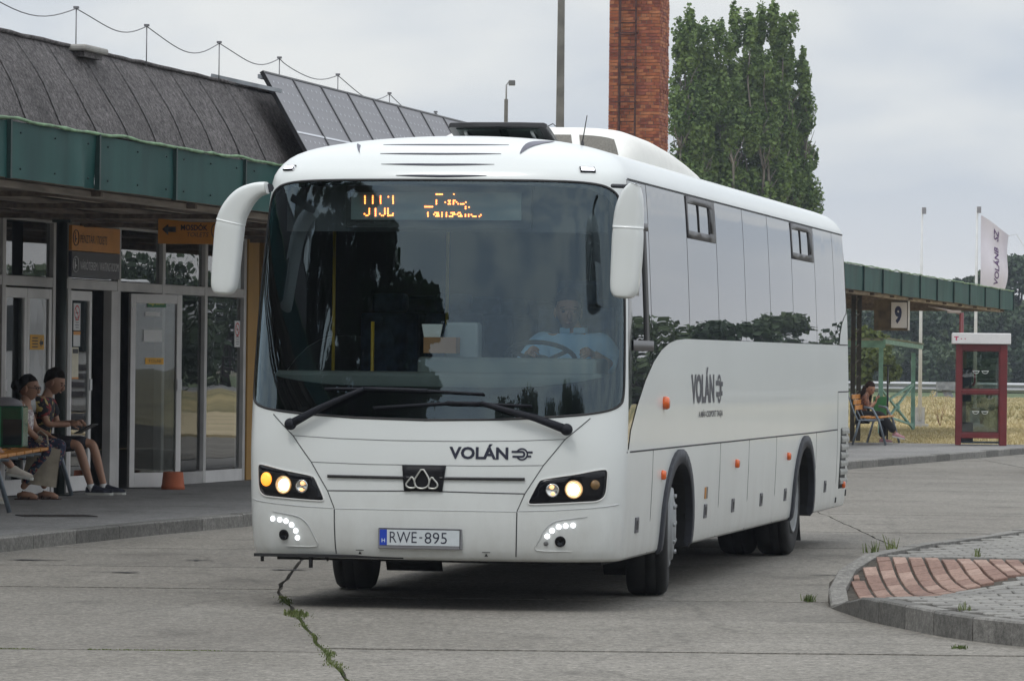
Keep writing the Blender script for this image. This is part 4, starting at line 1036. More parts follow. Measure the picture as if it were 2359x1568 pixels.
# roof hatch propped open
hm = mat('hatch_frame', (.02, .02, .022), rough=.3, var=0)
M = Matrix.Translation((0, 2.3, 3.30)) @ Matrix.Rotation(-R(13), 4, 'X')
b = MB(); b.prism(smoothpoly([(-.33, 0), (.33, 0), (.36, .06), (.36, .62), (-.36, .62), (-.36, .06)], 1), -.005, .03, M); hatch = b.build('roof_hatch', hm, bus, bevel=.006)
b = MB(); b.box(-.30, .30, .05, .56, -.012, -.0055, M); b.build('hatch_glass', mat('hatch_glass', (.02, .035, .03), rough=.15, var=.4, scale=7), hatch)
b = MB()
for x in (-.24, .24): b.tube([M @ Vector((x, .08, -.02)), M @ Vector((x, .3, -.04)), Vector((x, 2.75, 3.17))], .012, n=6)
b.build('hatch_strut', mat('alu', (.4, .42, .42), rough=.4, metal=.7, var=.1), hatch)
# roof antenna
b = MB(); ap = Vector((.83, 1.10, 3.075)); b.lathe([(.028, -.02), (.026, .012), (.012, .03), (.008, .06), (0, .06)], c=ap, n=12); b.tube([ap + Vector((0, 0, .05)), ap + Vector((.035, -.03, .23))], [.0045, .003], n=6); b.build('antenna', black, bus)
# air conditioning pod
ac = mat('pod_cream', (.78, .77, .72), rough=.4, var=.03)
b = MB(); secs = []
for v, w_, h in ((3.30, .66, .0), (3.36, .72, .04), (3.50, .755, .11), (3.68, .775, .19), (3.85, .785, .235), (4.1, .79, .245), (5.0, .79, .235), (5.8, .785, .20), (6.5, .775, .15), (7.1, .76, .095), (7.55, .735, .045), (7.82, .70, .0)):
    r_ = []
    for k in range(25):
        t = math.pi * k / 24; c, s_ = math.cos(t), math.sin(t)
        r_.append((w_ * abs(c) ** .42 * (1 if c > 0 else -1), v, 3.0 + (.11 + h) * abs(s_) ** .5 + .03 * s_))
    secs.append(r_)
b.v = [p for r_ in secs for p in r_]
for i in range(len(secs) - 1):
    for k in range(24): b.f.append([i * 25 + k, i * 25 + k + 1, (i + 1) * 25 + k + 1, (i + 1) * 25 + k]); b.mi.append(0); b.sm.append(True)
pod = b.build('roof_pod', ac, bus)
gm = mat('pod_mesh', (.13, .12, .10), rough=.7, var=.35, scale=90)
def podpt(x, v, off):
    i = max(0, min(len(secs) - 2, next((j for j in range(len(secs) - 1) if secs[j + 1][0][1] >= v), len(secs) - 2)))
    t = (v - secs[i][0][1]) / (secs[i + 1][0][1] - secs[i][0][1])
    w_ = secs[i][0][0] * (1 - t) + secs[i + 1][0][0] * t; h = max(p[2] for p in secs[i]) * (1 - t) + max(p[2] for p in secs[i + 1]) * t
    c = min(.999, abs(x) / w_) ** (1 / .42); sn = math.sqrt(1 - c * c); z = 3.0 + (h - 3.03) * sn ** .5 + .03 * sn
    return (x, v - off * .5, z + off)
for s in (1, -1):
    for quad in ([(.03, 3.62), (.30, 3.62), (.36, 3.36), (.03, 3.36)], [(.36, 3.62), (.62, 3.62), (.70, 3.38), (.42, 3.36)]):
        b = MB(); nn = 5
        for i in range(nn):
            for j in range(nn):
                def bl(u_, v_):
                    a = Vector(quad[0]).lerp(Vector(quad[1]), u_); c = Vector(quad[3]).lerp(Vector(quad[2]), u_); p = a.lerp(c, v_); return podpt(s * p.x, p.y, .006)
                b.add([bl(i / nn, j / nn), bl((i + 1) / nn, j / nn), bl((i + 1) / nn, (j + 1) / nn), bl(i / nn, (j + 1) / nn)], [(0, 1, 2, 3)], True)
        b.build('pod_screen', gm, pod)
# interior
b = MB(); b.box(-1.15, 1.15, .75, 12.8, .80, .86); b.build('floor', lining, bus)
dashm = mat('dashboard', (.20, .235, .225), rough=.6, var=.08, scale=3)
def dashblock(a0, a1, z0, z1, v1, nm, inset=.10):
    aa = np.linspace(a0, a1, 30); pl = sh(aa, np.full(30, (z0 + z1) / 2), -inset)
    poly = [(p[0], p[1] + .03) for p in pl] + [(pl[-1][0], max(v1, pl[-1][1] + .1)), (pl[0][0], max(v1, pl[0][1] + .1))]
    b = MB(); b.prism(poly, z0, z1); return b.build(nm, dashm, bus, bevel=.03)
dashblock(-1.22, 1.22, 1.15, 1.565, .95, 'dashboard'); dashblock(-.12, 1.2, 1.5, 1.665, .9, 'instrument_binnacle', .16)
ribb = mat('dash_line', (.05, .06, .06), var=0)
for i in range(7):
    for s in (1, -1):
        for k in (0, 1):
            if s > 0 and i == 0: continue
            x = s * (.36 + k * .47); v = 2.6 + i * 1.1
            b = MB(); b.box(x - .21, x + .21, v, v + .12, 1.35, 1.98); b.box(x - .13, x + .13, v + .01, v + .10, 1.985, 2.12); b.box(x - .21, x + .21, v - .45, v, 1.28, 1.40)
            b.build('passenger_seat', mat('seat_blue', (.03, .05, .10), rough=.9, var=.4, scale=12), bus, bevel=.03)
b = MB(); b.box(.45, .99, 1.55, 1.67, 1.2, 2.02); b.box(.58, .86, 1.56, 1.65, 2.03, 2.2); b.box(.47, .97, 1.0, 1.55, 1.15, 1.26); b.build('driver_seat', MATS['seat_blue'], bus, bevel=.03)
b = MB(); b.box(-.66, .60, .47, .56, 2.52, 2.80); sign = b.build('destination_display', mat('display_case', (.03, .035, .037), rough=.6, var=.1), bus)
b = MB(); b.box(-.62, .537, .452, .4695, 2.574, 2.757); b.build('display_screen', mat('display_grey', (.17, .24, .245), rough=.5, var=.08, scale=200), sign)
b = MB()
for x, z in DOTS: b.lathe([(.0050, 0), (.0036, -.004), (0, -.005)], c=(x, .4515, z), axis='y', n=7)
ld_ = b.build('led_dots', mat('led_orange', (1, .35, .1), var=0, emit=(1, .22, .045), es=7), sign); ld_['kind'] = 'stuff'
b = MB(); b.box(-1.1, 1.1, .62, .64, 2.50, 2.82); b.build('header_panel', mat('header', (.07, .08, .09), var=.05), bus)
for x, v in ((-.575, .95), (-.93, 1.3), (-.30, 2.1)):
    b = MB(); b.tube([(x, v, .9), (x, v, 1.9 if x > -.9 and x < -.5 else 2.75)], .012, n=8); b.build('grab_pole', mat('yellow_pole', (.42, .28, .02), rough=.4, var=0), bus)
b = MB(); b.box(-.172, .05, .72, .86, 1.69, 1.797); b.build('card_box', mat('cardboard', (.45, .24, .11), rough=.8, var=.12), bus)
b = MB(); b.prism([(-.182, 1.79), (-.075, 1.79), (-.055, 1.885), (-.20, 1.885)], -.79, -.785, Matrix.Rotation(R(90), 4, 'X')); b.build('papers', mat('paper_white', (.78, .82, .82), var=.03), bus)
b = MB(); b.box(-.06, .17, .88, 1.02, 1.60, 1.90); b.build('ticket_machine', mat('machine_grey', (.30, .33, .33), var=.06), bus, bevel=.02)
# steering wheel
sw = Matrix.Translation((.585, .98, 1.66)) @ Matrix.Rotation(-R(28), 4, 'X')
b = MB(); b.tube([sw @ Vector((.235 * math.cos(t), .235 * math.sin(t), 0)) for t in np.linspace(0, 2 * math.pi, 33)], .016, n=8, cap=False)
for t in (R(90), R(210), R(330)): b.tube([sw @ Vector((0, 0, -.03)), sw @ Vector((.235 * math.cos(t), .235 * math.sin(t), 0))], .014, n=6)
b.tube([sw @ Vector((0, 0, 0)), sw @ Vector((0, 0, -.35))], [.06, .04], n=12)
b.build('steering_wheel', mat('wheel_rim', (.03, .032, .032), rough=.6, var=.1), bus)
b = MB(); b.box(-1.1, 1.1, 12.6, 12.62, .9, 2.9); b.build('rear_bulkhead', lining, bus)
# ------------------------------------------------------------------ bus station building
WA, FA = R(14.8), R(12.5)
W0 = Vector((-5.24, 49.69, 0)); F0 = Vector((-4.36, 37.9, 0))
st = thing('station_building', 'low bus station with dark felt mansard roof, green canopy fascia and glazed doors', 'building', W0, -WA)
Minv = (Matrix.Translation(W0) @ Matrix.Rotation(-WA, 4, 'Z')).inverted()
FM = Minv @ Matrix.Translation(F0) @ Matrix.Rotation(-FA, 4, 'Z')       # (n outward, s along, z) of the fascia -> building space
def fp(n, s, z): return FM @ Vector((n, s, z))
def zx(s): return 0
green = mat('fascia_green', (.007, .046, .043), rough=.6, var=.10, scale=2.2, stretch=(1, 1, .3), col2=(.015, .072, .065), spec=.22, bump=.10, bscale=1.1, bdist=.06)
lime = mat('flashing_green', (.13, .23, .12), rough=.6, var=.35, scale=7)
felt = concrete('roof_felt', (.105, .096, .096), (.160, .148, .148), speck=1.25, bump=.5, crack=False)
alu = mat('door_frame_grey', (.46, .445, .43), rough=.5, var=.10, scale=3)
aluw = mat('door_frame_pale', (.66, .645, .63), rough=.5, var=.08, scale=3)
wood = [mat('soffit_plank_%d' % i, c, rough=.8, var=.30, scale=2.5, stretch=(6, .5, 6)) for i, c in enumerate(((.20, .155, .12), (.28, .24, .20), (.15, .115, .09)))]
pane = glass('shop_glass', (.50, .53, .52), 1.5, wob=.03, wscale=1.2)
ochre = mat('ochre_wall', (.36, .20, .045), rough=.7, var=.10, scale=2)
# fascia: folded sheet panels with standing seams, some of them dented
seams = [-17.1, -14.65, -12.2, -9.75, -7.3, -4.85, -2.35, .2, 2.67, 5.07, 7.49]
k = 14; seams += [7.49 + (49.5 - 7.49) * (i + 1) / k for i in range(k)]; seams += [52.37, 55.19, 58.11, 61.21, 64.23, 67.33, 70.52, 73.78, 77.0, 80.28]
rf = random.Random(11)
for i in range(len(seams) - 1):
    s0, s1 = seams[i], seams[i + 1]; nx, nz = 14, 7; b = MB(); dent = rf.random(); dp = rf.uniform(.2, .8)
    if abs(s1 - 2.67) < .1: dent = 2
    for j in range(nz + 1):
        for q in range(nx + 1):
            u, v = q / nx, j / nz; d = .010 * noise.noise(Vector((s0 * 3 + u * 2.2, v * 1.5, i)))
            if dent > 1: d += -.055 * math.exp(-((u - .93) / .07) ** 2) * (1 - v) + .06 * math.exp(-((u - .78) / .06) ** 2) * (1 - v) * .7
            elif dent > .7: d -= .02 * math.exp(-((u - dp) / .12) ** 2) * (1 - v)
            b.v.append(tuple(fp(d, s0 + .015 + u * (s1 - s0 - .03), 3.165 + v * .485 + (.012 * noise.noise(Vector((s0 + u, 7, i))) if j == 0 else 0))))
    for j in range(nz):
        for q in range(nx): a = j * (nx + 1) + q; b.f.append([a, a + 1, a + nx + 2, a + nx + 1]); b.mi.append(0); b.sm.append(True)
    b.build('fascia_panel', green, st)
    b = MB(); b.bar(fp(.012, s0, 3.155), fp(.012, s0, 3.66), .05, .035, up=(0, 1, 0)); b.build('fascia_seam', mat('fascia_seam_green', (.006, .028, .025), rough=.5, var=.2), st)
b = MB(); b.bar(fp(.012, 80.28, 3.155), fp(.012, 80.28, 3.66), .05, .035, up=(0, 1, 0)); b.build('fascia_seam', MATS['fascia_seam_green'], st)
pts = [fp(.02 + .02 * noise.noise(Vector((s * 1.9, 0, 0))), s, 3.665 + .028 * noise.noise(Vector((s * 1.3, 5, 0)))) for s in np.arange(-17, 80.4, .22)]
b = MB(); b.tube(pts, [.015 + .009 * noise.noise(Vector((i * .9, 3, 1))) for i in range(len(pts))], n=6); b.build('edge_flashing', lime, st)
rv = mat('rivet', (.01, .03, .03), var=0)
b = MB()
for i in range(3, 11):
    for u in (.12, .5, .88):
        for z in (3.25, 3.56): p = fp(.017, seams[i] + u * (seams[i + 1] - seams[i]), z); b.ball(p, .011, .011, .011, 6, 4)
b.build('rivets', rv, st)['kind'] = 'stuff'
# canopy end and top deck
b = MB(); b.add([fp(0, 80.3, 3.16), fp(-4.2, 80.3, 3.16), fp(-4.2, 80.3, 3.66), fp(0, 80.3, 3.66)], [(0, 1, 2, 3)]); b.build('end_fascia', green, st)
b = MB(); b.add([fp(0, 49.5, 3.64), fp(0, 80.3, 3.64), fp(-4.2, 80.3, 3.64), fp(-4.2, 49.5, 3.64)], [(0, 1, 2, 3)]); b.add([fp(-4.2, 49.5, 3.16), fp(-4.2, 80.3, 3.16), fp(-4.2, 80.3, 3.66), fp(-4.2, 49.5, 3.66)], [(0, 1, 2, 3)]); b.build('canopy_deck', felt, st)
# soffit boards running along the canopy
nb = 11
for i in range(nb):
    n0, n1 = -.05 - 4.1 * i / nb, -.05 - 4.1 * (i + 1) / nb + .035
    zz = 3.175 + .05 * (i % 2) + rf.uniform(-.01, .01)
    b = MB()
    for s0, s1 in ((-17, 8), (8.02, 33), (33.02, 57), (57.02, 80.2)):
        b.add([fp(n0, s0, zz), fp(n1, s0, zz), fp(n1, s1, zz), fp(n0, s1, zz), fp(n0, s0, zz + .03), fp(n1, s0, zz + .03), fp(n1, s1, zz + .03), fp(n0, s1, zz + .03)], [(0, 1, 2, 3), (7, 6, 5, 4), (0, 3, 7, 4), (1, 5, 6, 2), (0, 4, 5, 1), (2, 6, 7, 3)])
    b.build('soffit_board', wood[i % 3], st)
for s in np.arange(-15, 80, 3.05):
    b = MB(); b.bar(fp(-.15, s, 3.145), fp(-4.1, s, 3.15), .07, .05); b.build('canopy_beam', wood[2], st)
b = MB(); b.bar(fp(-.28, -17, 3.14), fp(-.28, 80, 3.14), .08, .06); b.build('canopy_rail', wood[1], st)
# mansard: felt strips laid down the slope with lapped edges
s = -13.0; i = 0
while s < 49.3:
    wdt = .98 + rf.uniform(-.05, .05); b = MB(); nn = 9; lap = .007
    for j in range(nn + 1):
        t = j / nn; bul = .035 * math.sin(math.pi * t) + .0
        for q, u in enumerate((0, .04, .35, .7, 1.03)):
            ab = s + u * wdt; off = bul + (lap * (1 - t) if q in (0, 1) else (-.004 if q == 4 else 0)) + .030 * noise.noise(Vector((ab * .45, t * 1.6, 4))) + .010 * noise.noise(Vector((ab * 2.1, t * 3, 8)))
            b.v.append(tuple(fp(-.02 - .50 * t + off * .86, s + u * wdt, 3.655 + .86 * t + off * .5 + 0)))
    for j in range(nn):
        for q in range(4): a = j * 5 + q; b.f.append([a, a + 1, a + 6, a + 5]); b.mi.append(0); b.sm.append(True)
    b.build('felt_strip', felt, st); s += wdt; i += 1
b = MB(); b.add([fp(-.50, -13, 4.47), fp(-.50, 49.3, 4.47), fp(-9, 49.3, 4.5), fp(-9, -13, 4.5)], [(0, 1, 2, 3)]); b.add([fp(0, 49.32, 3.2), fp(-.5, 49.32, 4.5), fp(-8, 49.32, 4.5), fp(-8, 49.32, 3.2)], [(0, 1, 2, 3)]); b.build('flat_roof', felt, st)
b = MB(); pts = [fp(-.50, s, 4.515 + .014 * noise.noise(Vector((s * 2.2, 0, 3)))) for s in np.arange(-13, 49.4, .3)]; b.tube(pts, .020, n=6); b.build('ridge_edge', felt, st)
# glazed front. local frame: x outward from the wall, y along it
def wb(nm, x0, x1, y0, y1, z0, z1, m, bevel=.004, parent=st): b = MB(); b.box(x0, x1, y0, y1, z0, z1); return b.build(nm, m, parent, bevel=bevel)
ys = [-7.4, -5.8, -4.2, -2.6, -1.25, .30, .78, 2.42, 3.99, 5.57, 7.10]
for y in ys:
    wb('mullion', -.05, .05, y - .05, y + .05, .12, 3.22, alu)
for i in range(len(ys) - 1):
    y0, y1 = ys[i] + .05, ys[i + 1] - .05
    wb('transom', -.045, .045, y0, y1, 2.42, 2.53, alu)
    wb('head_rail', -.045, .045, y0, y1, 3.14, 3.22, alu)
    wb('fanlight_pane', -.006, .006, y0 + .012, y1 - .012, 2.54, 3.13, pane, 0)
    if i >= 8 or i < 3:
        wb('sill_panel', -.03, .048, y0, y1, .12, .27, aluw)
        wb('shop_pane', -.006, .006, y0 + .012, y1 - .012, .28, 2.41, pane, 0)
def door(nm, y0, y1, z0=.13, z1=2.40, loc=None, rz=0, handle=1):
    w_ = y1 - y0
    d = wb(nm, -.025, .025, 0, .075, z0, z1, aluw)
    d.location = loc if loc else (0.01, y0, 0); d.rotation_euler.z = rz
    wb('stile', -.025, .025, w_ - .075, w_, z0, z1, aluw, parent=d); wb('top_rail', -.024, .024, .075, w_ - .075, z1 - .11, z1, aluw, parent=d); wb('kick_panel', -.024, .024, .075, w_ - .075, z0, z0 + .17, aluw, parent=d)
    wb('door_pane', -.005, .005, .075, w_ - .075, z0 + .17, z1 - .11, pane, 0, parent=d)
    wb('lock_plate', .026, .040, (w_ - .072) if handle > 0 else .002, (w_ - .003) if handle > 0 else .07, 1.27, 1.40, mat('lock_white', (.62, .62, .62), rough=.5, var=0), parent=d)
    return d
def paper(nm, parent, y0, y1, z0, z1, m, x=.008, label=None):
    o = wb(nm, x, x + .002, y0, y1, z0, z1, m, 0, parent=parent)
    if label: o['label'] = label
    return o
pw = mat('notice_white', (.66, .66, .65), rough=.7, var=.02); py_ = mat('notice_yellow', (.72, .38, .04), rough=.6, var=.04); ink = mat('ink_black', (.02, .02, .025), rough=.6, var=0); redi = mat('ink_red', (.55, .04, .04), rough=.6, var=0)
orange = mat('sign_orange', (.62, .24, .02), rough=.5, var=.05); dgrey = mat('sign_dark', (.035, .035, .045), rough=.5, var=.1); pale = mat('sign_ink_white', (.62, .62, .62), rough=.5, var=0)
def wlet(txt, y0, y1, z0, z1, x, m, parent, bold=0, shear=0, nm='lettering'): return lettering(nm, txt, y0, y1, z0, z1, lambda a, c: (x, a, c), m, parent, bold, shear)
def nosmoke(parent, y0, y1, z0, z1, x):
    p = paper('notice', parent, y0, y1, z0, z1, pw, x, 'white no smoking notice with red ring'); r_ = (y1 - y0) * .40; cy, cz = (y0 + y1) / 2, z1 - r_ * 1.25
    b = MB(); pl = ringpoly(cy, cz, r_, r_ * .80, 0, 2 * math.pi, 25); n = len(pl) // 2
    for i in range(n - 1): b.add([(x + .003, *pl[i]), (x + .003, *pl[i + 1]), (x + .003, *pl[2 * n - 2 - i]), (x + .003, *pl[2 * n - 1 - i])], [(0, 1, 2, 3)])
    b.add([(x + .0032, cy - r_ * .62, cz + r_ * .5), (x + .0032, cy - r_ * .5, cz + r_ * .62), (x + .0032, cy + r_ * .62, cz - r_ * .5), (x + .0032, cy + r_ * .5, cz - r_ * .62)], [(0, 1, 2, 3)])
    b.build('ring', redi, p)
    b = MB(); b.add([(x + .0028, cy - r_ * .5, cz - .006), (x + .0028, cy + r_ * .45, cz - .006), (x + .0028, cy + r_ * .45, cz + .008), (x + .0028, cy - r_ * .5, cz + .008)], [(0, 1, 2, 3)])
    for i in range(5): zz = z0 + (z1 - z0) * (.10 + .09 * i); b.add([(x + .0028, cy - r_ * (.5 + .3 * (i % 2)), zz), (x + .0028, cy + r_ * (.6 + .2 * (i % 2)), zz), (x + .0028, cy + r_ * .7, zz + .008), (x + .0028, cy - r_ * .6, zz + .008)], [(0, 1, 2, 3)])
    b.build('print', ink, p)
d1 = door('door', -1.20, -.51, handle=0); d2 = door('door', -.50, .25)
p = paper('notice', d2, .13, .56, 1.725, 1.89, py_); wlet('←', .42, .53, 1.78, 1.84, .0125, ink, p) if False else None
b = MB(); b.add([(.0125, .41, 1.80), (.0125, .47, 1.85), (.0125, .47, 1.82), (.0125, .53, 1.82), (.0125, .53, 1.78), (.0125, .47, 1.78), (.0125, .47, 1.75)][::-1], [(0, 1, 2, 3, 4, 5, 6)]); b.build('arrow', ink, p)
b = MB(); 
for i in range(4): b.add([(.0125, .18 + .01 * (i % 2), 1.75 + .033 * i), (.0125, .36, 1.75 + .033 * i), (.0125, .36, 1.762 + .033 * i), (.0125, .18, 1.762 + .033 * i)], [(0, 1, 2, 3)])
b.build('print', ink, p)
d3 = door('door', .83, 1.55, handle=1)
nosmoke(d3, .16, .38, 1.95, 2.26, .008)
p = paper('notice', d3, .16, .38, 1.77, 1.94, pw); paper('notice_band', p, .16, .38, 1.90, 1.94, orange, .0105)
p = paper('notice', d3, .12, .33, 1.40, 1.76, mat('notice_cream', (.62, .58, .45), var=.08, scale=8)); paper('notice_band', p, .14, .31, 1.69, 1.74, ink, .0105); paper('notice_band', p, .12, .33, 1.40, 1.42, orange, .0105)
wb('jamb', -.05, .05, 2.16, 2.37, .12, 2.42, alu)
lv = math.atan2(-.37, .64)
d4 = door('door', 0, .76, loc=(.03, 2.84, 0), rz=-R(33), handle=1); d4['label'] = 'pale framed glass door standing open'
p = paper('exit_sign', d4, .25, .53, 2.245, 2.345, mat('exit_green', (.02, .14, .05), rough=.5, var=0), .008); wlet('KIJÁRAT', .27, .51, 2.262, 2.335, .0115, mat('exit_yellow', (.65, .62, .12), var=0), p, bold=.03)
p = paper('notice', d4, .23, .50, 1.575, 1.65, py_); wlet('TOLNI', .27, .46, 1.595, 1.63, .0115, ink, p)
p = paper('notice', d4, .20, .47, 1.84, 1.98, pw, .009); paper('notice', d4, .22, .44, 2.14, 2.19, pw, .009)
wb('shop_pane', -.006, .006, 4.06, 5.50, .28, 2.41, pane, 0); wb('sill_panel', -.03, .048, 4.04, 5.52, .12, .27, aluw)
nosmoke(st, 6.80, 7.02, 1.80, 2.13, .010)
wb('ochre_pier', -.12, .07, 7.16, 7.56, .12, 3.2, ochre)
for i, (y0, y1) in enumerate(((7.6, 7.72), (8.0, 8.5), (8.9, 9.6), (10.2, 12), (13, 33))): wb('ochre_panel', -.10, .03 - .01 * i, y0, y1, .12, 3.2, ochre)
for i in range(4): wb('rack_shelf', -.3, .02, 7.73, 7.99, .6 + i * .55, .64 + i * .55, ink)
# inside: floor, rear wall, ceiling, ticket counter, radiator
dim = mat('hall_wall', (.16, .13, .09), rough=.9, var=.15)
wb('hall_floor', -8, -.06, -9, 33, .10, .118, mat('hall_floor', (.10, .095, .09), rough=.4, var=.15), 0); wb('hall_back_wall', -8.1, -8, -9, 33, .12, 4.3, dim, 0)
wb('hall_end_wall', -8, .0, 33, 33.1, .12, 4.3, ochre, 0); wb('hall_end_wall', -8, .0, -9.1, -9, .12, 4.3, dim, 0)
wb('hall_ceiling', -8, -.06, -9, 33, 3.24, 3.28, mat('hall_ceiling', (.20, .18, .15), rough=.9, var=.1), 0)
wb('wall_head', -.05, .05, -9, 33, 3.23, 3.28, alu, 0)
for i in range(9): wb('radiator_fin', -.42, -.32, 5.75 + i * .09, 5.81 + i * .09, .35, 1.55, mat('radiator_grey', (.30, .31, .31), rough=.5, var=.05), 0)
wb('ticket_counter', -4.5, -3.8, -6, 1.2, .12, 1.25, mat('counter', (.25, .17, .09), rough=.6, var=.2)); wb('hall_partition', -4.0, -3.9, 2.0, 9, .12, 3.2, mat('partition', (.30, .27, .21), rough=.8, var=.1), 0)
for i, z in enumerate((1.1, 1.7, 2.25)): wb('poster', -3.89, -3.88, 3.2 + .9 * i, 3.9 + .9 * i, 1.3, 2.2, [pw, py_, mat('poster_blue', (.1, .2, .4), var=.3, scale=4)][i], 0)
# name boards
b = MB(); b.box(.02, .06, .72, 2.31, 2.85, 3.135); s1_ = b.build('sign_board', orange, None, bevel=.003)
sg = thing('wall_sign', 'orange and dark two line sign for tickets and waiting room above the station doors', 'sign', W0 + Matrix.Rotation(-WA, 3, 'Z') @ Vector((.03, 0, 0)), -WA)
s1_.parent = sg; b = MB(); b.box(.02, .06, .72, 2.31, 2.55, 2.845); s2_ = b.build('sign_board', dgrey, sg, bevel=.003)
wlet('PÉNZTÁR', .99, 1.45, 2.945, 3.055, .0625, ink, s1_, bold=.0); wlet('/ TICKETS', 1.48, 1.87, 2.94, 3.035, .0625, ink, s1_, shear=.2)
wlet('VÁRÓTEREM', .99, 1.55, 2.64, 2.755, .0625, pale, s2_, bold=.0); wlet('/ WAITING ROOM', 1.58, 2.27, 2.64, 2.735, .0625, pale, s2_, shear=.2)
for zc, m_, par in ((2.995, ink, s1_), (2.695, pale, s2_)):
    b = MB(); pl = [(.76, zc - .085), (.93, zc - .085), (.93, zc + .085), (.76, zc + .085)]; pl = smoothpoly(pl, 2); b.tube([(.0625, y, z) for y, z in pl + pl[:1]], .006, n=4, cap=False)
    b.box(.0625, .0635, .81, .84, zc - .05, zc + .03); b.box(.0625, .0635, .81, .88, zc - .02, zc - .005); b.ball((.063, .825, zc + .05), .002, .014, .014, 8, 6); b.build('pictogram', m_, par)
# hanging sign facing the platform
hs = thing('hanging_sign', 'orange hanging sign with black arrow pointing left to the toilets', 'sign', (-3.97, 50.0, 0), R(0))
b = MB(); b.box(0, .86, -.03, .03, 2.925, 3.215); hb = b.build('sign_board', orange, hs, bevel=.004)
hl_ = lambda x, z: (x, -.0325, z)
b = MB(); b.add([hl_(.045, 3.085), hl_(.115, 3.145), hl_(.115, 3.115), hl_(.20, 3.115), hl_(.20, 3.055), hl_(.115, 3.055), hl_(.115, 3.02)], [(0, 6, 5, 4, 3, 2, 1)]); b.build('arrow', ink, hb)
lettering('lettering', 'MOSDÓK', .255, .555, 3.075, 3.155, hl_, ink, hb, bold=.03); lettering('lettering', 'TOILETS', .325, .565, 3.005, 3.055, hl_, ink, hb, shear=.2)
b = MB(); pl = smoothpoly([(.60, 3.0), (.70, 3.0), (.70, 3.15), (.60, 3.15)], 2); b.tube([hl_(*p) for p in pl + pl[:1]], .005, n=4, cap=False); b.build('pictogram', ink, hb)
b = MB(); b.tube([(.1, 0, 3.21), (.1, 0, 3.26)], .008, n=6); b.build('hanger', ink, hs); b = MB(); b.tube([(.76, 0, 3.21), (.76, 0, 3.26)], .008, n=6); b.build('hanger', ink, hs)
# canopy columns
dg = mat('column_green', (.012, .020, .016), rough=.5, var=.2)
def column(x, y, lb, r_=.062):
    c = thing('canopy_column', lb, 'column', (x, y, .115), group='columns of the station canopy')
    b = MB(); b.tube([(0, 0, .01), (0, 0, 3.02)], r_, n=16); b.build('shaft', dg, c); b = MB(); b.box(-.13, .13, -.13, .13, 0, .012); b.build('base_plate', dg, c); b = MB(); b.box(-.10, .10, -.10, .10, 3.02, 3.05); b.build('cap_plate', dg, c)
column(-5.0, 49.55, 'dark round column in front of the station doors behind the seated couple')
column(-6.55, 43.3, 'dark column at the near end of the station front, left of the bench') if False else None
for i, y in enumerate((58, 66.5, 75)): column(-2.6 + (y - 58) * .23, y, 'dark round column of the platform canopy hidden behind the bus, %s from the station doors' % ('nearest', 'next', 'farthest')[i])
tc_ = thing('lattice_column', 'dark twin-post lattice column under the canopy by the number nine box', 'column', (7.02, 92, .115), group='columns of the station canopy')
for x, y in ((0, 0), (.19, .9)):
    b = MB(); b.box(x - .045, x + .045, y - .05, y + .05, 0, 3.05); b.build('post', mat('rust_brown_post', (.035, .028, .018), rough=.8, var=.4, scale=8), tc_)
for z in np.arange(.3, 3.0, .32): b = MB(); b.bar((0, 0, z), (.19, .9, z + .1), .02, .03); b.build('lattice_bar', MATS['rust_brown_post'], tc_)
# platform number box
nb_ = thing('number_box', 'brown hanging light box with white face showing platform number 9', 'sign', (8.33, 98, 0), R(0))
b = MB(); b.prism(smoothpoly([(-.42, -.10), (.0, -.16), (.36, -.12), (.36, .22), (-.36, .22)], 1), 2.45, 3.16); b.build('housing', mat('box_brown', (.09, .065, .035), rough=.7, var=.4, scale=5), nb_, bevel=.02)
b = MB(); b.box(-.04, .31, -.185, -.160, 2.51, 3.07); fc = b.build('face', mat('box_face', (.60, .58, .58), rough=.5, var=.04), nb_, bevel=.004)
b = MB(); b.box(.325, .365, -.20, -.05, 2.46, 3.10); b.build('edge_strip', pw, nb_)
lettering('numeral', '9', .035, .19, 2.60, 2.99, lambda x, z: (x, -.187, z), mat('numeral_navy', (.015, .02, .07), var=0), fc, bold=.05)
b = MB(); b.tube([(-.2, .05, 3.15), (-.2, .05, 3.22)], .02); b.build('hanger', ink, nb_); b = MB(); b.tube([(.2, .05, 3.15), (.2, .05, 3.22)], .02); b.build('hanger', ink, nb_)
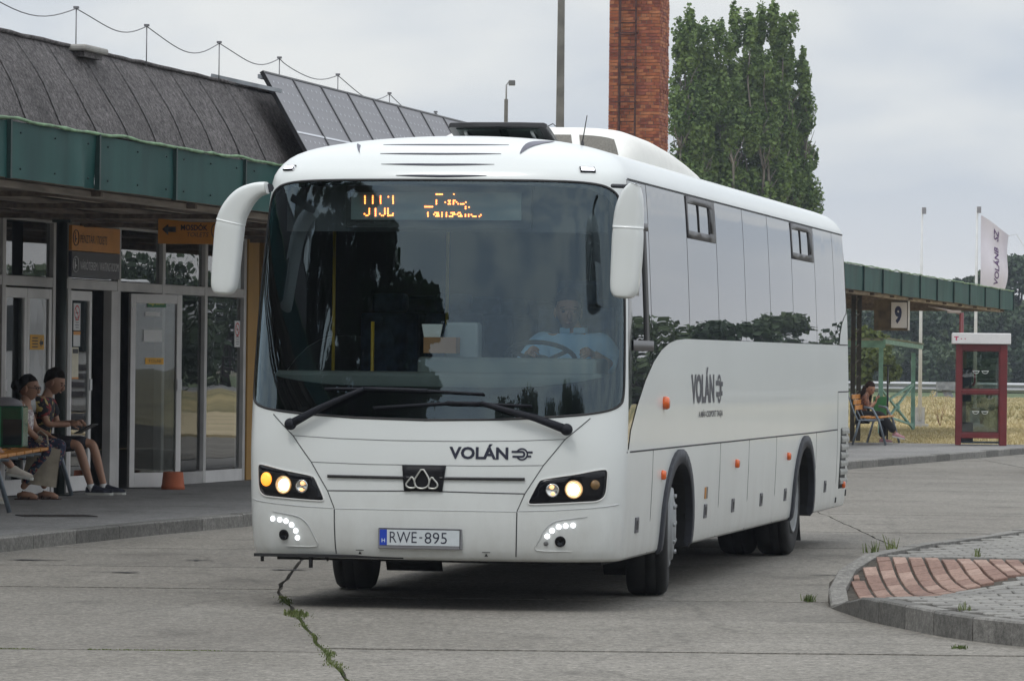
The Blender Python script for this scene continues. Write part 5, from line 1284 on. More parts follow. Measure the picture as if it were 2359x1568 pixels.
# ------------------------------------------------------------------ on the roof
pvm = mat('solar_cell', (.115, .110, .125), rough=.32, var=.06, scale=.8, spec=.6); pvf = mat('solar_frame', (.012, .012, .014), rough=.4, var=0); pvl = mat('solar_line', (.62, .64, .68), rough=.5, var=0)
FMw = Matrix.Translation(F0) @ Matrix.Rotation(-FA, 4, 'Z')
top0 = Vector((-2.65, 46.9, 0)); stp = Vector((1.76, 8.30, 0)) / 7; sa = math.atan2(stp.x, stp.y); wdt = stp.length
first = None
for i in range(12):
    loc = top0 + stp * i; 
    r_ = thing('solar_panel', '%s solar panel in the row along the station roof, %s' % (('end', 'second', 'third', 'fourth', 'fifth', 'sixth', 'seventh', 'eighth', 'ninth', 'tenth', 'eleventh', 'last')[i], 'nearest the bare felt slope' if i == 0 else 'counting from the bare felt slope'), 'solar panel', (loc.x, loc.y, 4.67), -sa, 'solar panels on the station roof')
    ang = math.atan2(.36, -.62)
    dv = Vector((.50, 0, -.866)); nv = Vector((.866, 0, .5)); Ln = 1.48
    Mp = Matrix((tuple(nv) , (0, 1, 0), tuple(dv))).transposed().to_4x4()
    if i == 0:
        b = MB(); b.box(-.02, .0, .03, wdt - .03, .02, Ln - .02, Mp); me_c = b.mesh('cells')
        b = MB()
        for x0, x1, z0, z1 in ((.0, .022, 0, Ln), (wdt - .022 - .008, wdt - .008, 0, Ln)): b.box(-.035, .008, x0, x1, z0, z1, Mp)
        b.box(-.035, .008, .022, wdt - .03, 0, .022, Mp); b.box(-.035, .008, .022, wdt - .03, Ln - .022, Ln, Mp); me_f = b.mesh('frame')
        b = MB(); b.box(.0012, .0048, .03, wdt - .035, .728, .752, Mp)
        for a in range(1, 6):
            for c in range(1, 13):
                if c == 6: continue
                y_ = .03 + (wdt - .06) * a / 6; z_ = Ln * c / 12.4; b.add([Mp @ Vector((.0045, y_ - .016, z_)), Mp @ Vector((.0045, y_, z_ - .018)), Mp @ Vector((.0045, y_ + .016, z_)), Mp @ Vector((.0045, y_, z_ + .018))], [(0, 1, 2, 3)])
        me_l = b.mesh('cell_marks')
        for me, m_ in ((me_c, pvm), (me_f, pvf), (me_l, pvl)): me.materials.append(m_)
    for nm, me in (('cells', me_c), ('frame', me_f), ('cell_marks', me_l)):
        o = bpy.data.objects.new(nm, me); COL.objects.link(o); o.parent = r_
        if nm == 'cell_marks': o['kind'] = 'stuff'
mr_ = thing('mounting_rail', 'bare metal mounting rail sticking out past the end of the solar panels', 'rail', (0, 0, 0))
b = MB()
for dn, dz in ((-.10, -.04), (.42, -.86)):
    a0 = FMw @ Vector((-.30 + dn, 9.95, 4.67 + dz)); a1 = FMw @ Vector((-.30 + dn, 23.5, 4.67 + dz)); b = MB(); b.bar(a0 - Vector((.1, .5, 0)), a1, .04, .045); b.build('rail', mat('galvanised', (.30, .32, .34), rough=.45, metal=.5, var=.2), mr_)
a0 = FMw @ Vector((-.75, 8.85, 4.60)); a1 = FMw @ Vector((-.05, 9.1, 4.45)); b = MB(); b.bar(a0, a1, .05, .04); b.build('bracket', MATS['galvanised'], mr_)
# lightning conductor: posts with a sagging wire
wire = mat('conductor', (.20, .20, .21), rough=.5, metal=.3, var=0)
lc = thing('lightning_conductor', 'lightning conductor wire sagging between thin posts along the station roof ridge', 'wire')
ss = [-7.5, -1.6, 3.1, 6.5, 9.6, 12.9, 16.9, 20.9, 25, 29.5, 34, 38.5, 43, 47.5]
PT = []
px_posts = [(165, 14, 82), (333, 63, 131), (494, 105, 168), (634, 147, 185), (770, 182, 215), (890, 214, 240), (993, 239, 262), (1108, 267, 285)]
for i, (x_, yt, yb) in enumerate(((-4.06, 41.3, 0), (-3.58, 43.4, 0), (-3.02, 45.6, 0), (-2.52, 47.8, 0), (-2.0, 50.5, 0), (-1.51, 53.9, 0), (-1.02, 57.8, 0), (-.42, 62.0, 0))):
    PT.append((x_, yt))
PT = [(-4.75, 38.4)] + PT + [(.5, 66), (1.5, 70.5), (2.5, 75), (3.4, 79), (4.3, 83), (4.9, 86)]
zt = 4.86
for i, (x_, y_) in enumerate(PT):
    b = MB(); b.tube([(x_, y_, 4.46), (x_, y_, zt)], .006, n=5); b.build('post', wire, lc); b = MB(); b.box(x_ - .025, x_ + .025, y_ - .025, y_ + .025, zt, zt + .02); b.build('clip', wire, lc)
for i in range(len(PT) - 1):
    a = Vector((*PT[i], zt)); c = Vector((*PT[i + 1], zt)); rr = random.Random(i); g1, g2 = rr.uniform(.10, .16), rr.uniform(.35, .65)
    pp = []
    for t in np.linspace(0, 1, 15): p = a.lerp(c, t); p.z -= g1 * math.sin(math.pi * t ** (1.0 if g2 > .5 else .8)) - .02 * math.sin(2 * math.pi * t); pp.append(p)
    b = MB(); b.tube(pp, .0055, n=5, cap=False); b.build('wire', wire, lc)
for (x_, y_, s_, lb) in ((-4.03, 41.6, .34, 'low concrete cap on the roof ridge beside a conductor post'), (-4.72, 39.0, .26, 'grey roof vent cap at the left edge of the roof ridge')):
    v_ = thing('roof_vent', lb, 'vent', (x_, y_, 4.47), -FA)
    b = MB(); b.box(-s_ * .32, s_ * .32, -s_ * .8, s_ * .8, -.05, -.001); b.build('curb', felt, v_); b = MB(); b.prism([(-s_ * .45, -s_), (s_ * .45, -s_), (s_ * .45, s_), (-s_ * .45, s_)], .001, .06 + (.12 if s_ < .3 else 0)); b.build('cap', mat('vent_cap', (.30, .29, .27), rough=.8, var=.15), v_, bevel=.02)
# upturned terracotta pot
pt = thing('flower_pot', 'upturned orange terracotta pot on the platform by the open glass door', 'pot', (-3.95, 52.35, .115))
b = MB(); b.lathe([(.0, .205), (.112, .205), (.118, .20), (.132, .05), (.137, .045), (.140, 0)], n=28); b.build('pot_body', mat('terracotta', (.42, .11, .045), rough=.75, var=.10, scale=4), pt)
# ------------------------------------------------------------------ street furniture on the right
sg_ = mat('shelter_green', (.20, .38, .32), rough=.6, var=.2, scale=5)
sh_ = thing('bus_shelter', 'small pale green open steel shelter with a sloping corrugated roof and crossed braces', 'shelter', (0, 0, 0))
PO = {'a': (8.67, 105.0), 'b': (10.15, 113.0), 'c': (6.9, 106.0), 'd': (8.25, 114.0)}
for k, (x, y) in PO.items():
    b = MB(); w_ = .05; b.box(x - w_, x + w_, y - w_, y + w_, .03, 2.16 if k in 'ac' else 2.02); b.build('post', sg_, sh_)
b = MB(); b.bar((6.6, 104.8, 2.19), (8.75, 104.8, 2.19), .05, .16); b.build('front_beam', sg_, sh_)
b = MB(); b.bar((8.72, 104.7, 2.25), (10.42, 113.6, 2.17), .06, .10); b.build('side_beam', sg_, sh_)
b = MB(); nn = 34
for i in range(nn):
    def cp(j, fr): x0 = 6.2 + 2.6 * j / nn; z = .035 * math.sin(j * 1.9); return (x0 + (1.7 if fr else 0), 104.6 if not fr else 113.8, (2.31 if not fr else 2.23) + z)
    b.add([cp(i, 0), cp(i + 1, 0), cp(i + 1, 1), cp(i, 1)], [(0, 1, 2, 3)], True)
b.build('corrugated_roof', mat('shelter_roof', (.30, .33, .29), rough=.7, var=.2, scale=3), sh_)
A_p, B_p = Vector((8.67, 105, 0)), Vector((10.15, 113, 0))
for a, za, c, zc in ((A_p, .22, B_p, 1.22), (A_p, 1.15, B_p, .12), (A_p, .75, B_p, 1.25), (A_p, .55, B_p, .20)):
    b = MB(); b.bar(a + Vector((0, 0, za)), c + Vector((0, 0, zc)), .05, .045); b.build('brace', sg_, sh_)
b = MB(); b.ball(((A_p.x + B_p.x) / 2, 109, .68), .07, .12, .11, 10, 6); b.build('brace_hub', sg_, sh_)
# phone booth
cr = mat('booth_red', (.14, .016, .018), rough=.45, var=.12, scale=4)
bw = mat('booth_white', (.70, .69, .68), rough=.5, var=.04)
pb_ = thing('phone_booth', 'dark red glazed telephone booth with a thick white roof standing on the platform edge', 'phone booth', (8.86, 88.6, .12), -R(5))
W_, D_, H_ = .90, .80, 2.0
for nm, x, y in (('post', 0, 0), ('post', W_, 0), ('post', 0, D_), ('post', W_, D_)):
    b = MB(); b.box(x - (.055 if x == 0 else .09), x + .055, y - .05, y + .05, 0, H_); b.build(nm, cr, pb_, bevel=.01)
bg = glass('booth_glass', (.72, .76, .74), 1.5, wob=.05)
def pane_frame(z0, z1):
    o_ = [(.055, z0), (W_ - .09, z0), (W_ - .09, z1), (.055, z1)]
    i_ = smoothpoly([(.075, z0 + .02), (.10, z0 + .02), (W_ - .14, z0 + .02), (W_ - .11, z0 + .02), (W_ - .11, z0 + .06), (W_ - .11, z1 - .06), (W_ - .11, z1 - .02), (W_ - .14, z1 - .02), (.10, z1 - .02), (.075, z1 - .02), (.075, z1 - .06), (.075, z0 + .06)], 2)
    V, T = cdt(o_, [i_], (.3, .3), .08)
    for y in (-.02, D_ - .02):
        b = MB(); n = len(V); b.add([(x, y, z) for x, z in V] + [(x, y + .04, z) for x, z in V], [tuple(map(int, t)) for t in T] + [tuple(int(q) + n for q in t[::-1]) for t in T]); b.build('pane_surround', cr, pb_)
        b = MB(); b.box(.06, W_ - .10, y + .017, y + .023, z0 + .01, z1 - .01); b.build('pane', bg, pb_)
    for x in (0, W_ - .02):
        b = MB(); b.box(x - .003, x + .003, .05, D_ - .05, z0 + .02, z1 - .02); b.build('pane', bg, pb_)
pane_frame(.24, 1.02); pane_frame(1.10, 1.88)
for z0, z1 in ((.14, .235), (1.025, 1.095), (1.885, 2.0)):
    for y in (-.035, D_ - .035):
        b = MB(); b.box(.056, W_ - .091, y, y + .07, z0, z1); b.build('rail', cr, pb_, bevel=.005)
    for x in (-.03, W_ - .06):
        b = MB(); b.box(x, x + .06, .051, D_ - .051, z0, z1); b.build('rail', cr, pb_, bevel=.005)
b = MB(); b.box(-.14, W_ + .12, -.12, D_ + .12, 2.003, 2.22); rf_ = b.build('roof', bw, pb_, bevel=.015)
mg = mat('sign_magenta', (.50, .05, .12), var=0)
lettering('lettering', 'T', -.10, -.01, 2.07, 2.15, lambda x, z: (x, -.1225, z), mg, rf_, bold=.05); lettering('lettering', '· ·', .03, .13, 2.095, 2.115, lambda x, z: (x, -.1225, z), mg, rf_, bold=.03)
tel = mat('phone_blue', (.035, .06, .09), rough=.5, var=.2)
b = MB(); b.box(.06, .26, .25, .60, 1.10, 1.52); ph = b.build('telephone', tel, pb_, bevel=.03)
b = MB(); b.tube([(.28, .22, 1.48), (.32, .20, 1.42), (.32, .20, 1.25), (.28, .22, 1.18)], [.035, .02, .02, .035], n=8); b.build('handset', mat('handset_red', (.35, .02, .04), rough=.4, var=0), ph)
b = MB(); b.box(.06, .26, .25, .60, .86, 1.0); b.build('shelf', tel, pb_, bevel=.02); b = MB(); b.box(.06, .30, .25, .60, .05, .45); b.build('lower_box', mat('phone_grey', (.10, .11, .12), rough=.6, var=.1), pb_, bevel=.02)
b = MB(); b.box(.06, .16, .62, .72, .15, 1.9); b.build('cable_panel', mat('panel_cream', (.55, .52, .38), rough=.6, var=.1), pb_)
b = MB(); b.box(.05, W_ - .05, .05, D_ - .05, .04, .07); b.build('floor_plate', tel, pb_)
for x in (.34, .52):
    for z in (.66, 1.46): b = MB(); b.tube([(x + .055 * math.cos(t), -.005, z + .04 * math.sin(t)) for t in np.linspace(math.pi, 2 * math.pi, 8)], .006, n=4); b.tube([(x - .07, -.005, z + .01), (x + .07, -.005, z + .01)], .008, n=4); b.build('glass_mark', mat('frost', (.6, .62, .6), var=0), pb_)
rl = thing('red_lamp_post', 'short red post with an angled arm and lamp behind the booth roof', 'lamp post', (10.15, 101, .05))
b = MB(); b.tube([(0, 0, 0), (0, 0, 2.85)], .05, n=10); b.build('post', cr, rl); b = MB(); b.tube([(0, 0, 2.80), (-.2, 0, 2.88), (-.75, .1, 2.98)], .018, n=6); b.box(-.32, -.02, -.05, .05, 2.84, 2.90); b.build('arm', mat('lamp_arm', (.35, .30, .28), rough=.5, var=.1), rl)
# flagpoles
pm_ = mat('pole_white', (.56, .57, .57), rough=.4, var=.05)
def flagpole(x, y, h, lb):
    f = thing('flagpole', lb, 'flagpole', (x, y, 0.05), group='white flagpoles behind the platform')
    b = MB(); b.tube([(0, 0, .2), (0, 0, h * .5), (.01, 0, h)], [.055, .042, .028], n=12); b.build('pole', pm_, f)
    b = MB(); b.box(.0, .11, -.05, .05, h - .14, h + .03); b.build('truck', mat('truck_grey', (.25, .25, .27), var=.1), f)
    b = MB(); b.prism([(-.22, -.22), (.22, -.22), (.22, .22), (-.22, .22)], 0, .10); b.prism([(-.13, -.03), (.13, -.03), (.13, .03), (-.13, .03)], .10, .55); b.build('footing', mat('footing', (.35, .35, .34), rough=.8, var=.1), f)
    return f
flagpole(10.92, 119.5, 5.85, 'bare white flagpole nearer the bus, without a flag'); flagpole(12.42, 119.8, 5.9, 'white flagpole behind the phone booth, carrying the white flag')
fl = thing('flag', 'white flag with dark purple vertical lettering flying from the right flagpole', 'flag', (12.53, 119.8, 0))
def fpnt(u, v):   # u 0..1 away from the pole, v 0..1 upward
    W = .66 + .06 * math.sin(v * 3) + .06 * v; x = u * W; top = 5.75 - .40 * u - .12 * u * u; bot = 3.80 + .05 * math.sin(u * 4) - .06 * u
    return (x + .03 * math.sin(v * 7) * u, -.14 * math.sin(u * 5.0 + v * 1.2) * (.3 + u) - .05 * math.sin(v * 6), bot + (top - bot) * v)
b = MB(); NU, NV = 16, 26
for j in range(NV + 1):
    for i in range(NU + 1): b.v.append(fpnt(i / NU, j / NV))
for j in range(NV):
    for i in range(NU): a = j * (NU + 1) + i; b.f.append([a, a + 1, a + NU + 2, a + NU + 1]); b.mi.append(0); b.sm.append(True)
cl = b.build('cloth', mat('flag_cloth', (.58, .56, .62), rough=.8, var=.04, scale=2), fl)
def flet(x, z):   # text along x maps upward on the flag
    p = fpnt(.92 - z, x); q = (p[0], p[1] - .012, p[2]); return q
for txt, a, c in (('VOLÁNB', .05, .66), ('US', .68, .68), ('SZ', .765, .93)):
    if txt == 'US': continue
    lettering('lettering', txt, a, c, .24, .46 if 'Á' in txt else .43, lambda x, z: flet(x, z), mat('flag_purple', (.085, .035, .13), var=0), cl, bold=.02)
b = MB(); b.tube([Vector((12.53, 119.8, 0)) * 0 + Vector((.72, -.1, 5.2)), Vector((.95, -.1, 5.25)), Vector((1.35, -.1, 4.6)), Vector((1.7, -.1, 4.1))], .008, n=4); b.build('loose_cord', pm_, fl)
# guard rail: two corrugated beams on posts
gz = mat('rail_galvanised', (.42, .43, .44), rough=.5, metal=.3, var=.12, scale=.6)
gr = thing('guard_rail', 'double galvanised steel guard rail along the road behind the platform', 'guard rail', (0, 0, 0))
def wbeam(z0, h, y, x0, x1, nm):
    b = MB(); pr = [(0, 0), (-.05, .10), (-.16, .22), (-.05, .40), (.02, .5), (-.05, .60), (-.16, .78), (-.05, .90), (0, 1)]
    xs = np.arange(x0, x1 + .1, 6.0)
    for x in xs:
        for p in pr: b.v.append((x, y + p[0] * .7, z0 + h * p[1] + .01 * math.sin(x)))
    n = len(pr)
    for i in range(len(xs) - 1):
        for j in range(n - 1): b.f.append([i * n + j, (i + 1) * n + j, (i + 1) * n + j + 1, i * n + j + 1]); b.mi.append(0); b.sm.append(False)
    b.build(nm, gz, gr)
wbeam(.66, .40, 196.0, -60, 60, 'beam'); wbeam(.62, .34, 199.5, -60, 60, 'beam')
for x in np.arange(10.6, 30, 8): b = MB(); b.box(x - .08, x + .08, 196.1, 196.3, 0, .98); b.build('rail_post', gz, gr)
b = MB(); b.bar((17.55, 176, .0), (17.0, 176.3, 1.0), .30, .12, up=(0, 1, 0)); b.box(16.75, 17.5, 176, 176.4, .80, 1.12); b.build('rail_end', mat('rail_end_grey', (.22, .23, .24), rough=.6, var=.3), gr)
# concrete pole, lamp post
def conc_pole(nm, x, y, h, w0, w1, lb, cat):
    p = thing(nm, lb, cat, (x, y, 0)); b = MB(); b.prism([(-w0, -w0 * .8), (w0, -w0 * .8), (w0, w0 * .8), (-w0, w0 * .8)], 0, .01)
    b = MB(); v = [(-w0, -w0, 0), (w0, -w0, 0), (w0, w0, 0), (-w0, w0, 0), (-w1, -w1, h), (w1, -w1, h), (w1, w1, h), (-w1, w1, h)]; b.add(v, [(3, 2, 1, 0), (4, 5, 6, 7), (0, 1, 5, 4), (1, 2, 6, 5), (2, 3, 7, 6), (3, 0, 4, 7)]); b.build('shaft', mat('pole_concrete', (.15, .145, .13), rough=.9, var=.2, scale=4, bump=.3, bscale=20), p, bevel=.02)
    return p
cp_ = conc_pole('utility_pole', 1.02, 100, 11.5, .125, .070, 'tall bare concrete utility pole between the lamp post and the chimney', 'utility pole')
b = MB(); b.box(-.11, .11, -.11, .11, 6.88, 6.93); b.build('band', gz, cp_); b = MB(); b.tube([(-.1, -.1, 6.95), (-.16, -.14, 7.0), (-.3, -.1, 6.93)], .012, n=5); b.build('cable', black, cp_)
lp = conc_pole('lamp_post', -.19, 100, 7.55, .06, .042, 'small concrete lamp post with a single lamp head above the station roof', 'lamp post')
b = MB(); b.tube([(0, 0, 7.50), (0, 0, 7.86), (.05, 0, 7.93), (.14, 0, 7.95)], .018, n=6); b.build('bracket', gz, lp); b = MB(); b.prism([(.05, -.05), (.20, -.06), (.20, .06), (.05, .05)], 7.85, 7.97); b.build('lamp_head', mat('lamp_housing', (.12, .12, .12), var=.1), lp, bevel=.02)
# ------------------------------------------------------------------ brick chimney
random.seed(21)
bm_ = [mat('brick_%d' % i, c, rough=.85, var=.22, scale=9, bump=.4, bscale=60) for i, c in enumerate(((.30, .095, .045), (.34, .12, .055), (.24, .07, .038), (.37, .145, .07), (.20, .06, .04), (.28, .085, .05)))]
ch = thing('brick_chimney', 'tall square red brick chimney with a rusty ladder on its front', 'chimney', (2.80, 105, 0), -R(12))
CW = 1.22; CZ0, CZ1 = 5.6, 12.6; COURSE = .0765
b = MB(); b.box(-CW / 2 + .016, CW / 2 - .016, .016, CW - .016, 0, CZ1 - .02); b.build('mortar_core', mat('mortar', (.16, .125, .10), rough=1, var=.3, scale=10), ch)
fm = {}
def brick_mesh(L_, wob):
    b = MB(); d = .115; h = COURSE - .011; j = wob
    b.box(0, L_ - .010, 0, d, 0, h); me = b.mesh('brick'); return me
bl_ = MB(); bf = 0; bricks = []
nc = int((CZ1 - CZ0) / COURSE)
for c in range(nc):
    z = CZ0 + c * COURSE
    for face in (0, 1):
        x = -CW / 2; hdr = (c + face) % 2; first_ = True; end = CW / 2
        while x < end - .02:
            L_ = .255 if not hdr else .128
            if random.random() < .25: L_ = .255 if hdr else .128
            if first_ and not hdr: L_ = .19
            first_ = False
            L_ = min(L_, end - x)
            if L_ < .05: x += L_; continue
            bricks.append((face, x, z, L_)); x += L_
vis = [q for q in bricks if q[2] < 9.9]
vis.sort(key=lambda q: (q[0], abs(q[2] - 8.3)))
lens = sorted(set(round(q[3] / .02) * .02 for q in bricks)); bme = {}
def place(q):
    face, x, z, L_ = q; pr = random.uniform(-.010, .012)
    if face == 0: return Matrix.Translation((x + .005, pr, z)) 
    return Matrix.Translation((CW / 2 + pr, x + CW / 2 + .005, z)) @ Matrix.Rotation(R(90), 4, 'Z')
for i, q in enumerate(vis[:300]):
    key = (round(q[3] / .02), random.randrange(6))
    if key not in bme:
        me = brick_mesh(key[0] * .02, 0); me.materials.append(bm_[key[1]]); bme[key] = me
    o = bpy.data.objects.new('brick', bme[key]); COL.objects.link(o); o.parent = ch; M = place(q); o.location = M.translation; o.rotation_euler.z = R(90) if q[0] else 0
    o.rotation_euler.z += random.uniform(-.02, .02)
rest = MB()
for q in vis[300:] + [t for t in bricks if t[2] >= 9.9]:
    rest.cur = random.randrange(6); rest.box(0, q[3] - .010, 0, .115, 0, COURSE - .011, place(q))
rest.build('upper_bricks', bm_, ch)['kind'] = 'stuff'
rust = mat('rust', (.07, .032, .028), rough=.9, var=.3, scale=10)
la = thing('ladder', 'rusty iron climbing ladder fixed to the front of the brick chimney', 'ladder', (2.80, 105, 0), -R(12))
for x in (-.33, .06):
    b = MB(); b.box(x - .022, x + .022, -.19, -.15, 5.4, 12.4); b.build('rail', rust, la)
b = MB(); b.tube([(-.25, -.42, 5.4), (-.25, -.42, 12.4)], .010, n=5); b.build('cage_bar', rust, la)
for i in range(24): z = 5.6 + i * .29; b = MB(); b.tube([(-.33, -.17, z), (.06, -.17, z)], .012, n=6); b.build('rung', rust, la)
for i in range(9): z = 6.18 + i * .81; b = MB(); b.bar((-.42, -.20, z), (.08, -.20, z), .02, .035); b.bar((-.33, -.16, z), (-.33, 0, z), .03, .03); b.bar((.06, -.16, z), (.06, 0, z), .03, .03); b.build('bracket', rust, la)
# ------------------------------------------------------------------ trees
def leaves(name, centers, radii, n, size, m, parent=None, seed=1, flat=.0, up=.3, hollow=.5):
    """leaf faces scattered over the outer part of many small clumps"""
    g = np.random.default_rng(seed); C = np.array(centers, float); Rr = np.array(radii, float)
    if Rr.ndim == 1: Rr = np.repeat(Rr[:, None], 3, 1)
    wgt = Rr[:, 0] ** 2; idx = g.choice(len(C), n, p=wgt / wgt.sum())
    d = g.normal(size=(n, 3)); d /= np.linalg.norm(d, axis=1, keepdims=True); r = hollow + (1 - hollow) * g.random(n) ** .6
    p = C[idx] + d * Rr[idx] * r[:, None]
    nr = d * .6 + g.normal(size=(n, 3)) * .6 + np.array([0, 0, up]); nr /= np.linalg.norm(nr, axis=1, keepdims=True)
    t = np.cross(nr, g.normal(size=(n, 3))); t /= np.linalg.norm(t, axis=1, keepdims=True); b_ = np.cross(nr, t)
    s = size * g.uniform(.6, 1.35, n)[:, None]
    Q = np.stack([p - t * s * .5, p + b_ * s * .38, p + t * s * .5, p - b_ * s * .38], 1)
    return quads(name, Q, m, parent)
def limb(b, p0, p1, r0, r1, wob=.15, n=6, sd=0, seg=7):
    a = Vector(p0); c = Vector(p1); L_ = (c - a).length; pts = []
    for i in range(n + 1):
        t = i / n; p = a.lerp(c, t); p += Vector((noise.noise(Vector((t * 2.3, sd, 1))), noise.noise(Vector((t * 2.3, sd, 5))), 0)) * wob * L_ * math.sin(math.pi * t); pts.append(p)
    b.tube(pts, [r0 + (r1 - r0) * i / n for i in range(n + 1)], n=seg); return pts
def leaf2(name, a, b_, sc=.5, tr=.3): return leafmat(name, a, b_, trans=tr, scale=sc, rough=.5)
pop_leaf = leaf2('poplar_leaf', (.060, .115, .030), (.195, .275, .080), 1.1)
bark = mat('poplar_bark', (.15, .135, .115), rough=.9, var=.35, scale=3, stretch=(4, 4, .6))
darkbark = mat('dark_bark', (.06, .05, .04), rough=.9, var=.3, scale=3)
# the poplar group right of the chimney: several upright stems, each a tree of its own
YP = 190.0
def pX(px): return (px - 1179.5) / 10300 * YP
def poplar(px, ptop, half, seed, lb, dy=0, base_x=None, crown0=4.0):
    rr = random.Random(seed); y = YP + dy; x0 = (px - 1179.5) / 10300 * y; top = 1.62 + (839 + .011 * (px - 1179) - ptop) / 10300 * y; hw = half / 10300 * y * 1.42
    t = thing('poplar_tree', lb, 'tree', (x0, y, 0), group='upright poplars right of the chimney')
    b = MB(); cen, rad = [], []
    nst = 5
    for k in range(nst):
        bx = rr.uniform(-.25, .25); ang = rr.uniform(0, math.tau); out = hw * rr.uniform(.1, .7)
        p1 = (math.cos(ang) * out, math.sin(ang) * out * .8, top * rr.uniform(.72, .93)); r0 = rr.uniform(.08, .13)
        pts = limb(b, (bx, rr.uniform(-.25, .25), 0), p1, r0, .03, .10, 12, seed * 7 + k)
        for q in range(18):
            i = rr.randrange(3, 12); pp = pts[i]; a2 = rr.uniform(0, math.tau); l = rr.uniform(.5, 1.1) * hw * .75
            e = pp + Vector((math.cos(a2) * l, math.sin(a2) * l, l * rr.uniform(1.2, 2.4))); limb(b, pp, e, .04, .01, .1, 3, q + k, seg=4)
    b.build('trunk', bark, t)
    n = int(80 * top / 16 * (hw / 1.5 + .4))
    for i in range(n):
        h = crown0 + (top - crown0) * rr.random() ** .85; f = (h - crown0) / (top - crown0)
        w_ = hw * (1.0 - .33 * max(0, f - .55) / .45) * (.72 + .28 * min(1, f / .3)); a2 = rr.uniform(0, math.tau); r_ = w_ * math.sqrt(rr.random()) * .92
        s_ = rr.uniform(.28, .62) * (1.15 if f < .8 else .7); cen.append((math.cos(a2) * r_, math.sin(a2) * r_, min(h, top - s_ * 1.1))); rad.append((s_ * .72, s_ * .72, s_ * 1.7))
    leaves('crown', cen, rad, int(n * 270), .17, pop_leaf, t, seed, hollow=.25)
specs = ((1572, 18, 26, 'leftmost poplar rising just beside the chimney'), (1604, 48, 26, 'second poplar from the chimney with a low top'), (1652, 22, 30, 'third poplar from the chimney'), (1700, 2, 32, 'tallest poplar in the middle of the group'),
         (1748, 10, 32, 'poplar just right of the tallest one'), (1795, 32, 34, 'broad poplar, second from the right edge of the group'), (1826, 110, 36, 'rightmost poplar with the outermost side of the group'), (1826, 250, 40, 'low bushy poplar filling the lower right of the group'), (1618, 200, 44, 'lower poplar behind the second and third'), (1735, 180, 60, 'lower poplar behind the middle of the group'))
for i, (px, pt_, hf, lb) in enumerate(specs): poplar(px, pt_, hf, 30 + i, lb, dy=(i * 37 % 9) - 4 + (4 if i > 7 else 0), crown0=3.0)
# bushy trees behind the right canopy end
def bushy(name, x, y, h, w_, seed, lb, m, n=9000, size=.33, group=None, trunk=.25, base=.25, parent=None):
    rr = random.Random(seed); t = thing(name, lb, 'tree', (x, y, 0), group=group); b = MB(); cen, rad = [], []
    pts = limb(b, (0, 0, 0), (rr.uniform(-.3, .3), 0, h * .55), trunk, trunk * .5, .08, 6, seed)
    k = max(14, int(26 * w_ / 4))
    for i in range(k):
        a2 = rr.uniform(0, math.tau); f = rr.random(); zc = h * (base + (1 - base) * f); ww = w_ * math.sin(math.pi * min(1, .22 + .66 * f)) ; r_ = ww * .5 * math.sqrt(rr.random()) 
        s_ = w_ * rr.uniform(.10, .2); c = (math.cos(a2) * r_, math.sin(a2) * r_, min(zc, h - s_ * .8)); cen.append(c); rad.append((s_, s_, s_ * .85))
        if i % 3 == 0: limb(b, pts[rr.randrange(2, 6)], c, trunk * .3, .03, .15, 4, i, seg=5)
    b.build('trunk', darkbark, t); leaves('crown', cen, rad, n, size, m, t, seed, hollow=.35)
    return t
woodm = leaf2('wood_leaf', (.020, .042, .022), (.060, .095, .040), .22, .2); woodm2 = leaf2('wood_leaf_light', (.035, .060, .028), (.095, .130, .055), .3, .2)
yl = leaf2('yellow_green_leaf', (.06, .085, .02), (.16, .19, .05), .6, .3)
def at_px(px, y): return (px - 1179.5) / 10300 * y
hz = [(2345, 330, 588, 150), (2270, 335, 625, 95), (2225, 340, 640, 60), (2390, 330, 600, 120), (2180, 345, 668, 70), (2120, 345, 660, 70), (2060, 345, 672, 80), (2000, 345, 665, 80), (2440, 335, 585, 140), (2520, 335, 600, 140)]
for i, (px, y, py, wpx) in enumerate(hz):
    h = 1.62 + (852 - py) / 10300 * y; bushy('broadleaf_tree', at_px(px, y), y, h, wpx / 10300 * y * 1.7, 60 + i, ('tallest dark broadleaf tree at the right edge behind the flag', 'dark broadleaf tree behind the flagpole with the flag', 'smaller tree whose top shows left of the flag', 'broad tree in the far wood reaching past the right edge', 'far tree behind the phone booth roof', 'far tree between the flagpoles', 'far tree behind the shelter roof', 'far tree beside the back of the bus', 'tree of the far wood just beyond the right edge', 'outer tree of the far wood to the right')[i], (woodm, woodm2)[i % 2], 16000, .36, 'far broadleaf trees', .5, .02)
